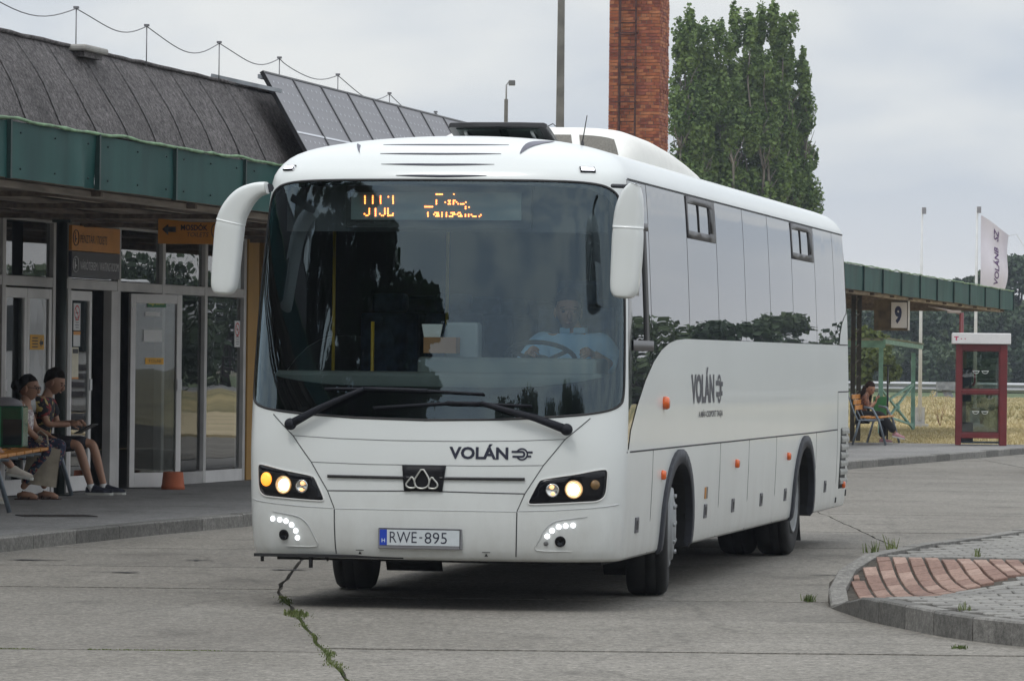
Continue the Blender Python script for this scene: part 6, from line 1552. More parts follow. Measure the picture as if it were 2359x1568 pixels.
# the wood as a mass
cen, rad = [], []; rr = random.Random(4)
for i in range(620):
    x = rr.uniform(-70, 75) if i % 3 else rr.uniform(20, 45); y = rr.uniform(300, 322); h = rr.uniform(.2, 5.6 + 1.6 * noise.noise(Vector((x * .12, 0, 0)))); s_ = rr.uniform(.6, 1.5); cen.append((x, y + h * 1.5, h)); rad.append((s_ * 1.2, s_, s_))
tag(leaves('far_wood', cen, rad, 150000, .34, woodm, None, 5, hollow=.5), 'dark green belt of far woodland beyond the road', 'wood', kind='stuff')
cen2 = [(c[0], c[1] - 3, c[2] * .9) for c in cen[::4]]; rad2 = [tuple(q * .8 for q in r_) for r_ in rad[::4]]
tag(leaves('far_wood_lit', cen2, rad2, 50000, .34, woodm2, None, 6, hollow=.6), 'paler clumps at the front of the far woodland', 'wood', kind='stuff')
for i, az in enumerate((-168, -176, 176, 168, 160)):
    a2 = R(az); bushy('yard_edge_tree', -.5 + math.sin(a2) * 48, 29.3 + math.cos(a2) * 48, (12.6, 13.4, 12.4, 13.6, 12.8)[i], (10, 9, 11, 10, 12)[i], 210 + i, 'tree behind the camera mirrored low in the windscreen, %s from the left' % ('first', 'second', 'third', 'fourth', 'fifth')[i], (woodm, woodm2)[i % 2], 9000, .45, 'trees behind the camera', .3, .05)
bushy('young_tree', at_px(2012, 170), 170, 3.3, 2.6, 91, 'yellow green young tree seen through the shelter beside the bus', yl, 5000, .20, None, .08, .12)
for i, (px, y, h) in enumerate(((2215, 118, 1.1), (2168, 121, 1.0), (2262, 125, 1.0), (2240, 112, .8))):
    rr = random.Random(i); s_ = thing('weed_stalk', ('tall dry weed stalk behind the guard rail end', 'dry weed stalk right of the shelter', 'green bush seen through the lower booth glass', 'short dry stalk behind the booth')[i], 'plant', (at_px(px, y), y, .05)); b = MB()
    for k in range(6): limb(b, (0, 0, 0), (rr.uniform(-.3, .3), rr.uniform(-.3, .3), h * rr.uniform(.6, 1)), .009, .003, .1, 3, k, seg=4)
    b.build('stem', mat('dry_stem', (.22, .12, .07), rough=.9, var=.3), s_)
    leaves('leaf_cluster', [(rr.uniform(-.3, .3), rr.uniform(-.3, .3), h * rr.uniform(.4, 1)) for _ in range(9)], [(.09,) * 3] * 9, 160 if i != 2 else 1500, .06, yl if i == 2 else MATS['straw'], s_, i)['kind'] = 'stuff'
# trees out of the frame, seen mirrored in the glass of the bus: a row across the road to the right and a tree behind the camera
random.seed(9)
side_px = []
for i in range(22):
    d = 150 + 12 * (i % 4); ang = R(12 + 1.65 * i); x, y = math.sin(ang) * d, 60 + math.cos(ang) * d * 1.15
    bushy('roadside_tree', x, y, (random.uniform(5.2, 8.2) if i < 10 else random.uniform(6, 9.5)), random.uniform(6, 9), 120 + i, 'roadside tree number %s along the road right of the frame, mirrored in the bus windows' % ('one two three four five six seven eight nine ten eleven twelve thirteen fourteen fifteen sixteen seventeen eighteen nineteen twenty twenty-one twenty-two'.split()[i]), (woodm, woodm2)[i % 2], 3500, .42, 'roadside trees beyond the right edge', .3, .05)
rr = random.Random(77); yt = thing('yard_tree', 'large dark tree left of the camera, mirrored in the windscreen', 'tree', (-15.5, 16.5, .1)); cen, rad = [], []; b = MB()
for i in range(300):
    az = rr.uniform(-156, -104); top = 36 if az > -137 else (36 - (-137 - az) * 1.15 if az > -150 else 19.5 - (-150 - az) * .5)
    el = rr.uniform(5, top); d = rr.uniform(17, 23); az, el = R(az), R(el)
    s_ = rr.uniform(.55, 1.1); cen.append((-.5 + math.sin(az) * d + 15.5, 29.3 + math.cos(az) * d - 16.5, 1.9 + math.tan(el) * d)); rad.append((s_, s_, s_ * .8))
pts = limb(b, (0, 0, -.1), (.3, 0, 6), .38, .2, .05, 6, 3)
for c in cen[::4]: limb(b, pts[rr.randrange(2, 6)], c, .10, .03, .12, 5, c[0], seg=5)
b.build('trunk', darkbark, yt); leaves('crown', cen, rad, 100000, .26, woodm, yt, 77, hollow=.3)
# ------------------------------------------------------------------ lorry outside the frame whose mirror image shows in the station glass
lw = mat('lorry_white', (.62, .63, .63), rough=.35, var=.04, scale=2); lg_ = mat('lorry_glass', (.03, .04, .045), rough=.08, var=0)
lo = thing('lorry', 'white lorry cab unit parked right of the frame, mirrored in the station glass', 'lorry', (9.1, 71.0, 0), -R(72))
b = MB(); b.prism([(-1.2, -.3), (1.2, -.3), (1.2, .75), (1.2, 1.9), (-1.2, 1.9), (-1.2, .75)], .75, 3.0); cab = b.build('cab', lw, lo, bevel=.12)
b = MB(); b.box(-1.05, 1.05, -.325, -.305, 1.75, 2.6); b.build('windscreen', lg_, cab, bevel=.01)
for s in (1, -1):
    b = MB(); b.box(s * 1.205 - .008, s * 1.205 + .008, .1, 1.0, 1.75, 2.5); b.build('side_window', lg_, cab)
    b = MB(); b.box(s * 1.38 - .06, s * 1.38 + .06, -.28, -.14, 1.9, 2.35); b.build('mirror', black, cab, bevel=.04)
    for y in (.55, 2.9): b = MB(); b.lathe([(.25, 0), (.30, .02), (.48, .02), (.5, -.04), (.5, -.28), (0, -.28)], c=(s * 1.2, y, .5), axis='x', n=28) if s > 0 else b.lathe([(.25, 0), (.30, -.02), (.48, -.02), (.5, .04), (.5, .28), (0, .28)], c=(s * 1.2, y, .5), axis='x', n=28); b.build('wheel', rubber, lo)
for z in (1.0, 1.15, 1.3, 1.45): b = MB(); b.box(-.8, .8, -.318, -.306, z, z + .09); b.build('grille_slat', MATS['catch_grey'], cab)
for s in (1, -1):
    b = MB(); b.box(s * 1.203 - .004, s * 1.203 + .004, .05, 1.15, .85, 1.70); b.build('door', lw, cab); b = MB(); b.box(s * .85 - .18, s * .85 + .18, -.335, -.32, .55, .70); b.build('headlight', chrome, lo)
b = MB(); b.box(-1.05, 1.05, -.32, .1, .45, .74); b.build('bumper', MATS['catch_grey'], lo, bevel=.04)
b = MB(); b.box(-.5, .5, 1.9, 3.4, .65, 1.0); b.build('chassis', black, lo)
# ------------------------------------------------------------------ people (local space: x forward, y to the person's left, z up)
def skinned(name, chains, m, parent, sub=2, root=0, label=None):
    """chains: lists of (x, y, z, radius); equal points are shared, the first point of the first chain is the root"""
    key = {}; vs = []; rs = []; es = set()
    for chn in chains:
        prev = None
        for p in chn:
            k = (round(p[0], 3), round(p[1], 3), round(p[2], 3))
            if k not in key: key[k] = len(vs); vs.append(p[:3]); rs.append(p[3] if isinstance(p[3], tuple) else (p[3], p[3]))
            if prev is not None and prev != key[k]: es.add((min(prev, key[k]), max(prev, key[k])))
            prev = key[k]
    me = bpy.data.meshes.new(name); me.from_pydata(vs, list(es), []); o = link(name, me, m, parent)
    md = o.modifiers.new('skin', 'SKIN'); md.use_smooth_shade = True; md.branch_smoothing = .6
    sv = me.skin_vertices[0].data
    for i, r_ in enumerate(rs): sv[i].radius = r_; sv[i].use_root = (i == root)
    s = o.modifiers.new('subsurf', 'SUBSURF'); s.levels = sub; s.render_levels = sub
    if label: o['label'] = label
    return o
def skinmat(name, c): return mat(name, c, rough=.55, var=.06, scale=6)
def head(parent, pos, yaw, pitch, sk, hair, style, hairm, glasses=False):
    M = Matrix.Translation(Vector(pos) - Vector((0, 0, .058))) @ Matrix.Rotation(yaw, 4, 'Z') @ Matrix.Rotation(pitch, 4, 'Y') @ Matrix.Scale(1.13, 4)
    def shape(p):
        x, y, z = p; j = max(0, -z)
        y *= 1 - .34 * j; x = x * (1 - .10 * j) + .13 * j * (1 if x > 0 else .1)
        if x > .7 and abs(y) < .5: x *= .97
        return Vector((x, y, z))
    b = MB(); b.ball((0, 0, 0), .097, .077, .118, 22, 16, shape)
    b.ball((.098, 0, -.022), .020, .015, .030, 10, 8, lambda p: Vector((p.x - .35 * max(0, p.z), p.y * (1 - .4 * max(0, p.z)), p.z)))
    for s in (1, -1): b.ball((-.005, s * .078, -.012), .020, .010, .032, 8, 6)
    b.ball((.088, 0, -.066), .014, .024, .008, 8, 6); b.ball((.080, 0, .020), .018, .055, .012, 10, 6)
    b.v = [tuple(M @ Vector(v)) for v in b.v]; h = b.build('head', sk, parent)
    b = MB()
    for s in (1, -1):
        b = MB(); b.ball((.080, s * .032, .002), .012, .014, .008, 8, 6); b.v = [tuple(M @ Vector(v)) for v in b.v]; b.build('eye', mat('eye_dark', (.04, .03, .03), rough=.2, var=0), h)
        b = MB(); b.tube([(.088, s * .014, .022), (.086, s * .034, .028), (.070, s * .052, .022)], .0045, n=5); b.v = [tuple(M @ Vector(v)) for v in b.v]; b.build('eyebrow', hairm, h)
    b = MB(); b.tube([(.086, -.020, -.068), (.098, 0, -.066), (.086, .020, -.068)], .0055, n=6); b.v = [tuple(M @ Vector(v)) for v in b.v]; b.build('mouth', mat('lip', (.25, .09, .075), rough=.5, var=0), h)
    b = MB()
    def hairline(p):
        zm = -.95 + 1.26 * max(0, min(1, (p.x + 1) / 1.35)); k = 1 + .06 * noise.noise(p * 5)
        if p.z < zm: return Vector((p.x * .86, p.y * .86, max(p.z, zm) * .95))
        return p * k
    def hs(p):
        x, y, z = p
        if x > .25 and z < .55: x = .25 + (x - .25) * .25; z = max(z, -.1) if x > .2 else z
        return Vector((x, y, z))
    if style == 'short':
        b.ball((-.016, 0, .026), .104, .088, .118, 20, 14, hairline)
    elif style == 'bun':
        b.ball((-.014, 0, .022), .100, .085, .112, 20, 14, hairline)
        b.ball((-.125, 0, .015), .060, .055, .058, 14, 10, lambda p: p * (1 + .18 * noise.noise(p * 4)))
    elif style == 'long':
        b.ball((-.014, 0, .020), .102, .088, .115, 20, 14, lambda p: Vector((p.x if p.z > .4 else min(p.x, .18 + .5 * max(0, p.z)), p.y, max(p.z, -.6))))
        for s in (-.075, -.04, 0, .04, .075):
            pp = [(-.05, s, .02), (-.085 + abs(s) * .4, s * 1.15, -.15), (-.07 + abs(s) * .9, s * 1.2, -.32), (-.02 + abs(s) * .9, s * 1.1, -.45)]; b.tube(pp, [.045, .05, .04, .015], n=8)
    if style:
        b.v = [tuple(M @ Vector(v)) for v in b.v]; b.build('hair', hairm, parent)
    if glasses:
        b = MB()
        for s in (1, -1): b.tube([(.098, s * .034 + .022 * math.cos(t), .0 + .018 * math.sin(t)) for t in np.linspace(0, 2 * math.pi, 13)], .0028, n=5, cap=False); b.tube([(.096, s * .056, .004), (0, s * .080, .006)], .003, n=5)
        b.tube([(.10, -.013, .004), (.10, .013, .004)], .003, n=5); b.v = [tuple(M @ Vector(v)) for v in b.v]; b.build('glasses', mat('glasses_frame', (.015, .012, .012), rough=.3, var=0), parent)
    return h
def hand(parent, wrist, d, palm, sk, s=1, curl=.5, spread=.12, scale=1., thumb=1):
    """d: direction of the fingers, palm: direction the palm faces; s=1 left hand, -1 right hand"""
    w = Vector(wrist); d = Vector(d).normalized(); pn = Vector(palm); pn = (pn - d * pn.dot(d)).normalized(); sd_ = d.cross(pn) * s * thumb
    b = MB(); L = .175 * scale
    pts = [w, w + d * L * .22, w + d * L * .45]; b.tube([w - d * .01, w + d * L * .15, w + d * L * .35, w + d * L * .50], [.024 * scale, .033 * scale, .040 * scale, .036 * scale], n=12, sy=.50, up=sd_)
    for i, (o_, l) in enumerate(((.75, .40), (.27, .45), (-.24, .42), (-.72, .33))):
        base = w + d * L * .42 + sd_ * .036 * scale * o_; dd = (d + sd_ * spread * o_).normalized(); pp = [base]; l *= L; a = 0
        for seg, f in enumerate((.46, .31, .23)):
            a += curl * (.55, .8, .6)[seg]; v = dd * math.cos(a) + pn * math.sin(a); pp.append(pp[-1] + v * l * f)
        b.tube(pp, [.0100 * scale, .0095 * scale, .0085 * scale, .006 * scale], n=7)
    tb = w + d * L * .12 + sd_ * .024 * scale; b.tube([tb, tb + (d * .5 + sd_ * .75 + pn * .25).normalized() * L * .22, tb + (d * .5 + sd_ * .75 + pn * .25).normalized() * L * .22 + (d * .8 + sd_ * .2 + pn * .5 * curl).normalized() * L * .22], [.013 * scale, .011 * scale, .008 * scale], n=7)
    return b.build('hand', sk, parent)
def shoe(parent, ankle, toe, m, sole, sc=1., low=True):
    a = Vector(ankle); t = Vector(toe); d = (t - a); d.z = 0 if low else d.z; d.normalize(); up = Vector((0, 0, 1)) if low else (Vector((0, 0, 1)) - d * d.z).normalized(); sd_ = d.cross(up)
    L = .27 * sc; heel = a - up * .075 - d * .06
    b = MB(); secs = ((0, .030, .052), (.10, .040, .075), (.28, .042, .085), (.5, .044, .062), (.75, .048, .045), (.92, .040, .034), (1.0, .022, .022)); n = 12
    for f, w_, h in secs:
        c = heel + d * L * f
        for k in range(n): th = 2 * math.pi * k / n; y, z = math.cos(th), math.sin(th); b.v.append(tuple(c + sd_ * y * w_ * sc + up * (max(0, z) * h * sc + .022 * (1 if z > 0 else .1))))
    for i in range(len(secs) - 1):
        for k in range(n): b.f.append([i * n + k, i * n + (k + 1) % n, (i + 1) * n + (k + 1) % n, (i + 1) * n + k]); b.mi.append(0); b.sm.append(True)
    b.f.append(list(range(n))); b.mi.append(0); b.sm.append(True); b.f.append([(len(secs) - 1) * n + k for k in range(n)][::-1]); b.mi.append(0); b.sm.append(True)
    o = b.build('shoe', m, parent)
    b = MB(); pl = []
    for f, w_, h in secs: pl.append(heel + d * (L * f + (.006 if f > .9 else 0)) + sd_ * (w_ * sc + .004))
    for f, w_, h in secs[::-1]: pl.append(heel + d * (L * f + (.006 if f > .9 else 0)) - sd_ * (w_ * sc + .004))
    k = len(pl); b.add([tuple(p - up * .006) for p in pl] + [tuple(p + up * .020) for p in pl], [list(range(k)), [k + i for i in range(k)][::-1]] + [(i, i + k, (i + 1) % k + k, (i + 1) % k) for i in range(k)]); b.build('sole', sole, o)
    return o
def person(label, loc, rz, J, sk, group=None):
    t = thing('person', label, 'person', loc, rz, group)
    ch = [[(*J['pelvis'], (.145, .115)), (*J['belly'], (.135, .105)), (*J['chest'], (.14, .108)), (*J['neck'], .058), (*J['skull'], .055)]]
    for s in 'lr':
        ch.append([(*J['chest'], (.14, .108)), (*J['sh_' + s], .052), (*J['el_' + s], .040), (*J['wr_' + s], .028)])
        ch.append([(*J['pelvis'], (.145, .115)), (*J['hip_' + s], .092), (*((Vector(J['hip_' + s]) + Vector(J['kn_' + s])) / 2), .078), (*J['kn_' + s], .058), (*((Vector(J['kn_' + s]) * .65 + Vector(J['an_' + s]) * .35)), .056), (*J['an_' + s], .036)])
    skinned('body', ch, sk, t)
    return t
def sleeves(J, r1, r2, cut=1.0):
    out = []
    for s in 'lr':
        a, e = Vector(J['sh_' + s]), Vector(J['el_' + s]); out.append([(*J['chest'], (.165, .13)), (*J['sh_' + s], .086), (*(a.lerp(e, cut)), r1 + .006)])
    return out
def torso(J, ex=.015): return [[(*J['pelvis'], (.155 + ex * .5, .125 + ex)), (*J['belly'], (.148 + ex * .5, .12 + ex)), (*J['chest'], (.165, .13)), (*(Vector(J['chest']).lerp(Vector(J['neck']), .75)), .075)]]
def legs(J, knee=.072, end=.5, r_end=.06):
    out = []
    for s in 'lr':
        k, a = Vector(J['kn_' + s]), Vector(J['an_' + s]); hp = Vector(J['hip_' + s])
        c = [(*J['pelvis'], (.158, .13)), (*J['hip_' + s], .108)]
        if end <= 0: c += [(*(hp.lerp(k, 1 + end)), knee)]
        else: c += [(*k, knee), (*(k.lerp(a, end)), r_end)]
        out.append(c)
    return out
sk_tan = skinmat('skin_tan', (.36, .195, .125)); sk_l = skinmat('skin_light', (.42, .25, .17))
hair_d = mat('hair_dark', (.010, .007, .006), rough=.8, var=.5, scale=40, spec=.12, bump=.8, bscale=70); hair_b = mat('hair_brown', (.028, .014, .010), rough=.8, var=.4, scale=40, spec=.12, bump=.8, bscale=70)
def printm(name, base, spots, scale=26, th=.58):
    m = bpy.data.materials.new(name); m.use_nodes = True; nt = m.node_tree; b = nt.nodes['Principled BSDF']; N = nt.nodes.new; L = nt.links.new; tc = N('ShaderNodeTexCoord')
    cur = None
    for i, (c, sc) in enumerate(spots):
        n = N('ShaderNodeTexNoise'); n.inputs['Scale'].default_value = sc; n.inputs['Detail'].default_value = 1; mp = N('ShaderNodeMapping'); mp.inputs['Location'].default_value = (i * 7.3, i, 2 * i); L(tc.outputs['Object'], mp.inputs[0]); L(mp.outputs[0], n.inputs['Vector'])
        r = N('ShaderNodeValToRGB'); r.color_ramp.elements[0].position = th; r.color_ramp.elements[1].position = th + .03; L(n.outputs['Fac'], r.inputs[0])
        x = N('ShaderNodeMix'); x.data_type = 'RGBA'; L(r.outputs[0], x.inputs[0]); x.inputs[7].default_value = (*c, 1)
        if cur is None: x.inputs[6].default_value = (*base, 1)
        else: L(cur, x.inputs[6])
        cur = x.outputs[2]
    L(cur, b.inputs['Base Color']); b.inputs['Roughness'].default_value = .85; MATS[name] = m; return m
FZ = .115
# --- man in the floral shirt, looking down at a tablet
Jm = dict(pelvis=(0, 0, .60), belly=(.03, 0, .76), chest=(.055, 0, .97), neck=(.09, 0, 1.14), skull=(.13, 0, 1.24), sh_l=(.055, .19, 1.06), sh_r=(.055, -.19, 1.06), el_l=(.14, .24, .80), el_r=(.14, -.24, .80), wr_l=(.38, .10, .82), wr_r=(.38, -.12, .80),
          hip_l=(.06, .10, .575), hip_r=(.06, -.10, .575), kn_l=(.56, .13, .60), kn_r=(.46, -.12, .585), an_l=(.70, .12, .12), an_r=(.61, -.10, .12))
man = person('man in a dark floral shirt and shorts sitting on the bench with a tablet', (-5.14, 48.75, FZ), -R(8), Jm, sk_tan)
head(man, (.165, 0, 1.315), 0, R(24), sk_tan, 1, 'short', hair_d)
skinned('shirt', torso(Jm, .02) + sleeves(Jm, .065, .06, .75), printm('floral_shirt', (.012, .012, .018), [((.45, .36, .12), 14), ((.25, .03, .03), 12)]), man)
skinned('shorts', legs(Jm, .082, -.06), mat('shorts_dark', (.018, .017, .024), rough=.9, var=.2), man)
hand(man, Jm['wr_l'], (1, -.25, .15), (0, -.4, -1), sk_tan, 1, .9); hand(man, Jm['wr_r'], (1, .3, .2), (0, .5, -.6), sk_tan, -1, .9)
for s in 'lr':
    a = Vector(Jm['an_' + s]); b = MB(); b.tube([a - Vector((0, 0, .045)), a + Vector((-.012, 0, .035))], .043, n=12); b.build('sock', pw, man)
    shoe(man, a, a + Vector((.3, 0, 0)), mat('sneaker_navy', (.015, .017, .032), rough=.7, var=.3, scale=20), mat('sole_white', (.5, .5, .46), rough=.7, var=.1), 1.08)
tb = thing('tablet', 'black tablet in an open case held by the man on the bench', 'tablet', (-4.62, 48.62, .87), -R(8)); 
b = MB(); b.box(-.11, .11, -.15, .15, -.006, .006, Matrix.Rotation(-R(28), 4, 'Y')); b.build('case', mat('tablet_black', (.012, .012, .013), rough=.35, var=0), tb, bevel=.004); b = MB(); b.box(-.095, .095, -.135, .135, .0065, .008, Matrix.Rotation(-R(28), 4, 'Y')); b.build('screen', mat('screen_dark', (.02, .02, .03), rough=.1, var=0), tb)
# --- woman with glasses and a bun
Jw = dict(pelvis=(0, 0, .58), belly=(.02, 0, .73), chest=(.03, 0, .92), neck=(.05, 0, 1.08), skull=(.07, 0, 1.17), sh_l=(.02, .165, 1.0), sh_r=(.02, -.165, 1.0), el_l=(.10, .21, .76), el_r=(.12, -.22, .76), wr_l=(.30, .12, .68), wr_r=(.26, -.14, .62),
          hip_l=(.05, .10, .56), hip_r=(.05, -.10, .56), kn_l=(.44, .10, .60), kn_r=(.36, -.10, .56), an_l=(.22, .10, .11), an_r=(.04, -.10, .11))
wom = person('woman with glasses and a dark bun in patterned trousers sitting on the bench', (-5.26, 48.0, FZ), -R(8), Jw, sk_tan)
head(wom, (.085, 0, 1.255), -R(6), R(4), sk_tan, 1, 'bun', hair_d, True)
skinned('top', [[(*Jw['pelvis'], (.15, .125)), (*Jw['belly'], (.14, .118)), (*Jw['chest'], (.148, .118)), (*(Vector(Jw['chest']) + Vector((0, 0, .06))), .105)]], printm('lace_top', (.55, .50, .50), [((.30, .22, .25), 30), ((.7, .68, .66), 22)], th=.5), wom)
for s in 'lr': b = MB(); b.tube([(Jw['sh_' + s][0] + .045, Jw['sh_' + s][1] * .55, .99), (Jw['sh_' + s][0], Jw['sh_' + s][1] * .60, 1.065), (Jw['sh_' + s][0] - .06, Jw['sh_' + s][1] * .55, .99)], .012, n=6); b.build('strap', pw, wom)
skinned('trousers', legs(Jw, .085, .88, .062), printm('floral_trousers', (.018, .022, .055), [((.35, .30, .22), 22), ((.05, .09, .14), 15), ((.3, .06, .06), 30)], th=.60), wom)
hand(wom, Jw['wr_l'], (.8, -.2, -.5), (0, 0, -1), sk_tan, 1, .5); hand(wom, Jw['wr_r'], (.55, .1, -.8), (0, .3, -.4), sk_tan, -1, .4)
b = MB(); 
for dz in (-.012, .008, .026): a = Vector(Jw['wr_r']) + (Vector(Jw['el_r']) - Vector(Jw['wr_r'])).normalized() * (.03 + dz); d = (Vector(Jw['el_r']) - Vector(Jw['wr_r'])).normalized(); q = d.to_track_quat('Z', 'Y'); b.tube([a + q @ Vector((.037 * math.cos(t), .037 * math.sin(t), 0)) for t in np.linspace(0, 2 * math.pi, 13)], .006, n=5, cap=False)
b.build('bracelets', mat('bangle', (.5, .48, .36), rough=.5, var=.2), wom)
sandal = mat('sandal_brown', (.07, .035, .025), rough=.7, var=.2)
for s in 'lr':
    a = Vector(Jw['an_' + s]); b = MB(); b.tube([a + Vector((-.04, 0, -.07)), a + Vector((.03, 0, -.055)), a + Vector((.12, 0, -.07)), a + Vector((.17, 0, -.085))], [.030, .038, .036, .02], n=10, sy=1.1); f = b.build('foot', sk_tan, wom)
    b = MB(); b.prism([(a.x - .07, a.y - .035), (a.x + .19, a.y - .045), (a.x + .20, a.y + .045), (a.x - .07, a.y + .035)], a.z - .112, a.z - .098); b.tube([(a.x + .09, a.y - .045, a.z - .10), (a.x + .10, a.y, a.z - .035), (a.x + .09, a.y + .045, a.z - .10)], .009, n=5); b.tube([(a.x + .0, a.y - .045, a.z - .10), (a.x + .01, a.y, a.z - .02), (a.x + .0, a.y + .045, a.z - .10)], .009, n=5); b.build('sandal', sandal, wom)
tt = thing('tote_bag', 'cream cloth tote bag leaning against the seated woman\'s knees', 'bag', (-4.98, 47.85, .30), -R(12))
b = MB(); n_ = 10
def tot(u, v, s): return (-.17 + .34 * u + .05 * (1 - v) * (u - .5) - .07 * (1 - v), s * (.055 * math.sin(math.pi * u) * (1 - .55 * v) + .012) + .012 * noise.noise(Vector((u * 4, v * 4, s))), .40 * v + .04 * math.sin(u * 5) * v - .05 * u * (1 - v))
for s in (1, -1):
    base = len(b.v)
    for j in range(n_ + 1):
        for i in range(n_ + 1): b.v.append(tot(i / n_, j / n_, s))
    for j in range(n_):
        for i in range(n_): a = base + j * (n_ + 1) + i; b.f.append([a, a + 1, a + n_ + 2, a + n_ + 1]); b.mi.append(0); b.sm.append(True)
b.build('bag_body', mat('canvas_cream', (.40, .35, .27), rough=.95, var=.18, scale=7, bump=.4, bscale=25), tt)
b = MB(); b.tube([(-.08, -.02, .38), (-.11, -.04, .50), (-.04, -.05, .56), (.03, -.04, .50), (.04, -.02, .38)], .010, n=6); b.build('handle', MATS['canvas_cream'], tt)
# --- third sitter, mostly out of frame: only the crossed legs show
Jt = dict(pelvis=(0, 0, .60), belly=(-.02, 0, .76), chest=(-.05, 0, .96), neck=(-.05, 0, 1.12), skull=(-.03, 0, 1.22), sh_l=(-.05, .17, 1.04), sh_r=(-.05, -.17, 1.04), el_l=(.06, .22, .80), el_r=(.06, -.22, .80), wr_l=(.26, .10, .72), wr_r=(.26, -.10, .72),
          hip_l=(.05, .10, .58), hip_r=(.05, -.10, .58), kn_l=(.42, .08, .60), kn_r=(.40, -.04, .72), an_l=(.40, .08, .12), an_r=(.70, .02, .40))
thd = person('person at the left edge with crossed legs and pale lace up sneakers', (-5.72, 45.2, FZ), -R(4), Jt, sk_tan)
head(thd, (-.01, 0, 1.30), 0, R(10), sk_tan, 1, 'short', hair_b)
skinned('shirt', torso(Jt) + sleeves(Jt, .06, .05, .8), mat('shirt_grey', (.20, .20, .22), rough=.9, var=.1), thd); skinned('trousers', legs(Jt, .08, .35, .07), mat('trousers_rust', (.16, .07, .05), rough=.9, var=.1), thd)
hand(thd, Jt['wr_l'], (1, -.3, -.2), (0, 0, -1), sk_tan, 1); hand(thd, Jt['wr_r'], (1, .3, -.2), (0, 0, -1), sk_tan, -1)
snk = mat('sneaker_pale', (.50, .46, .40), rough=.8, var=.12, scale=12)
shoe(thd, Jt['an_r'], Vector(Jt['an_r']) + Vector((.28, 0, -.05)), snk, MATS['sole_white'], 1.0, False); shoe(thd, Jt['an_l'], Vector(Jt['an_l']) + Vector((.28, 0, 0)), snk, MATS['sole_white'])
# --- bench and green box beside the sitters
steelb = mat('tube_blue_grey', (.16, .19, .22), rough=.4, metal=.3, var=.08); orb = mat('seat_orange', (.55, .22, .03), rough=.45, var=.06)
def bench(label, x, y0, y1, n, rz=0, zs=.55):
    t = thing('bench', label, 'bench', (x, y0, FZ), rz, None); L = y1 - y0
    for i in range(n):
        a = L * i / n + .04; c = L * (i + 1) / n - .04
        for k in range(4): b = MB(); b.box(-.18 + k * .105, -.18 + k * .105 + .09, a, c, zs - .035 + .012 * abs(k - 1.5), zs + .012 * abs(k - 1.5)); b.build('seat_slat', orb, t, bevel=.008)
        for k in range(3): b = MB(); b.box(-.29 - k * .03, -.27 - k * .03, a, c, zs + .14 + k * .105, zs + .23 + k * .105); b.build('back_slat', orb, t, bevel=.006)
    for i in range(n + 1):
        y = L * i / n; b = MB(); b.tube([(-.42, y, zs + .45), (-.30, y, zs + .1), (-.22, y, zs - .06), (.15, y, zs - .06)], .016, n=8); b.build('side_frame', steelb, t)
        if i in (0, n):
            b = MB(); b.tube([(-.10, y, zs + .20), (.06, y, zs + .17), (.19, y, zs - .06), (.33, y, .012)], .024, n=8); b.build('leg', steelb, t); b = MB(); b.tube([(-.18, y, zs - .06), (-.32, y, .012)], .022, n=8); b.build('leg', steelb, t)
    b = MB(); b.tube([(0, 0, zs - .07), (0, L, zs - .07)], .022, n=8); b.build('beam', steelb, t)
    return t
bench('long bench with orange seats and blue grey tube legs against the station front', -5.20, 43.5, 49.15, 8, -R(.5))
bag = thing('box', 'dark green shiny box bag standing on the orange bench beside the woman', 'box', (-5.22, 46.9, .69), -R(6))
gb = mat('bag_green', (.008, .10, .05), rough=.25, var=.2, scale=5, coat=.3)
b = MB(); b.box(-.30, .13, -.14, .14, 0, .44); b.build('shell', gb, bag, bevel=.02); b = MB(); b.box(-.16, -.10, -.1435, -.1405, .01, .43); b.build('stripe', mat('bag_stripe', (.03, .25, .13), rough=.3, var=.1), bag)
b = MB(); b.box(-.08, .12, -.142, -.1402, .03, .30); b.build('window', mat('bag_window', (.015, .03, .035), rough=.1, var=.1), bag); b = MB(); b.ball((-.1, 0, .45), .2, .13, .08, 14, 8); b.build('top_cover', mat('bag_top', (.25, .24, .26), rough=.8, var=.1), bag)
# --- girl on the bench at platform nine
Jg = dict(pelvis=(0, 0, .56), belly=(.04, 0, .71), chest=(.09, 0, .88), neck=(.15, 0, 1.01), skull=(.18, 0, 1.09), sh_l=(.09, .15, .95), sh_r=(.09, -.15, .95), el_l=(.20, .18, .72), el_r=(.20, -.18, .72), wr_l=(.32, .05, .86), wr_r=(.32, -.06, .84),
          hip_l=(.05, .09, .54), hip_r=(.05, -.09, .54), kn_l=(.46, .10, .56), kn_r=(.42, -.08, .60), an_l=(.45, .08, .10), an_r=(.72, .0, .22))
girl = person('girl with long dark hair, brown top and black trousers on the far bench', (6.93, 88.9, FZ), -R(10), Jg, sk_tan)
head(girl, (.20, 0, 1.16), -R(40), R(22), sk_tan, 1, 'long', hair_b)
skinned('top', torso(Jg) + sleeves(Jg, .05, .045, 1.0), printm('brown_top', (.20, .085, .05), [((.06, .03, .03), 20), ((.30, .16, .11), 24)], th=.55), girl)
skinned('trousers', legs(Jg, .09, .95, .085), mat('trousers_black', (.010, .010, .012), rough=.9, var=.2), girl)
hand(girl, Jg['wr_l'], (.2, -.4, 1), (1, 0, 0), sk_tan, 1, .9); hand(girl, Jg['wr_r'], (.2, .4, 1), (1, 0, 0), sk_tan, -1, .9)
pk = mat('sneaker_pink', (.36, .18, .20), rough=.7, var=.15, scale=12); shoe(girl, Jg['an_r'], Vector(Jg['an_r']) + Vector((.28, 0, -.06)), pk, MATS['sole_white'], .95, False); shoe(girl, Jg['an_l'], Vector(Jg['an_l']) + Vector((.28, 0, 0)), pk, MATS['sole_white'], .95)
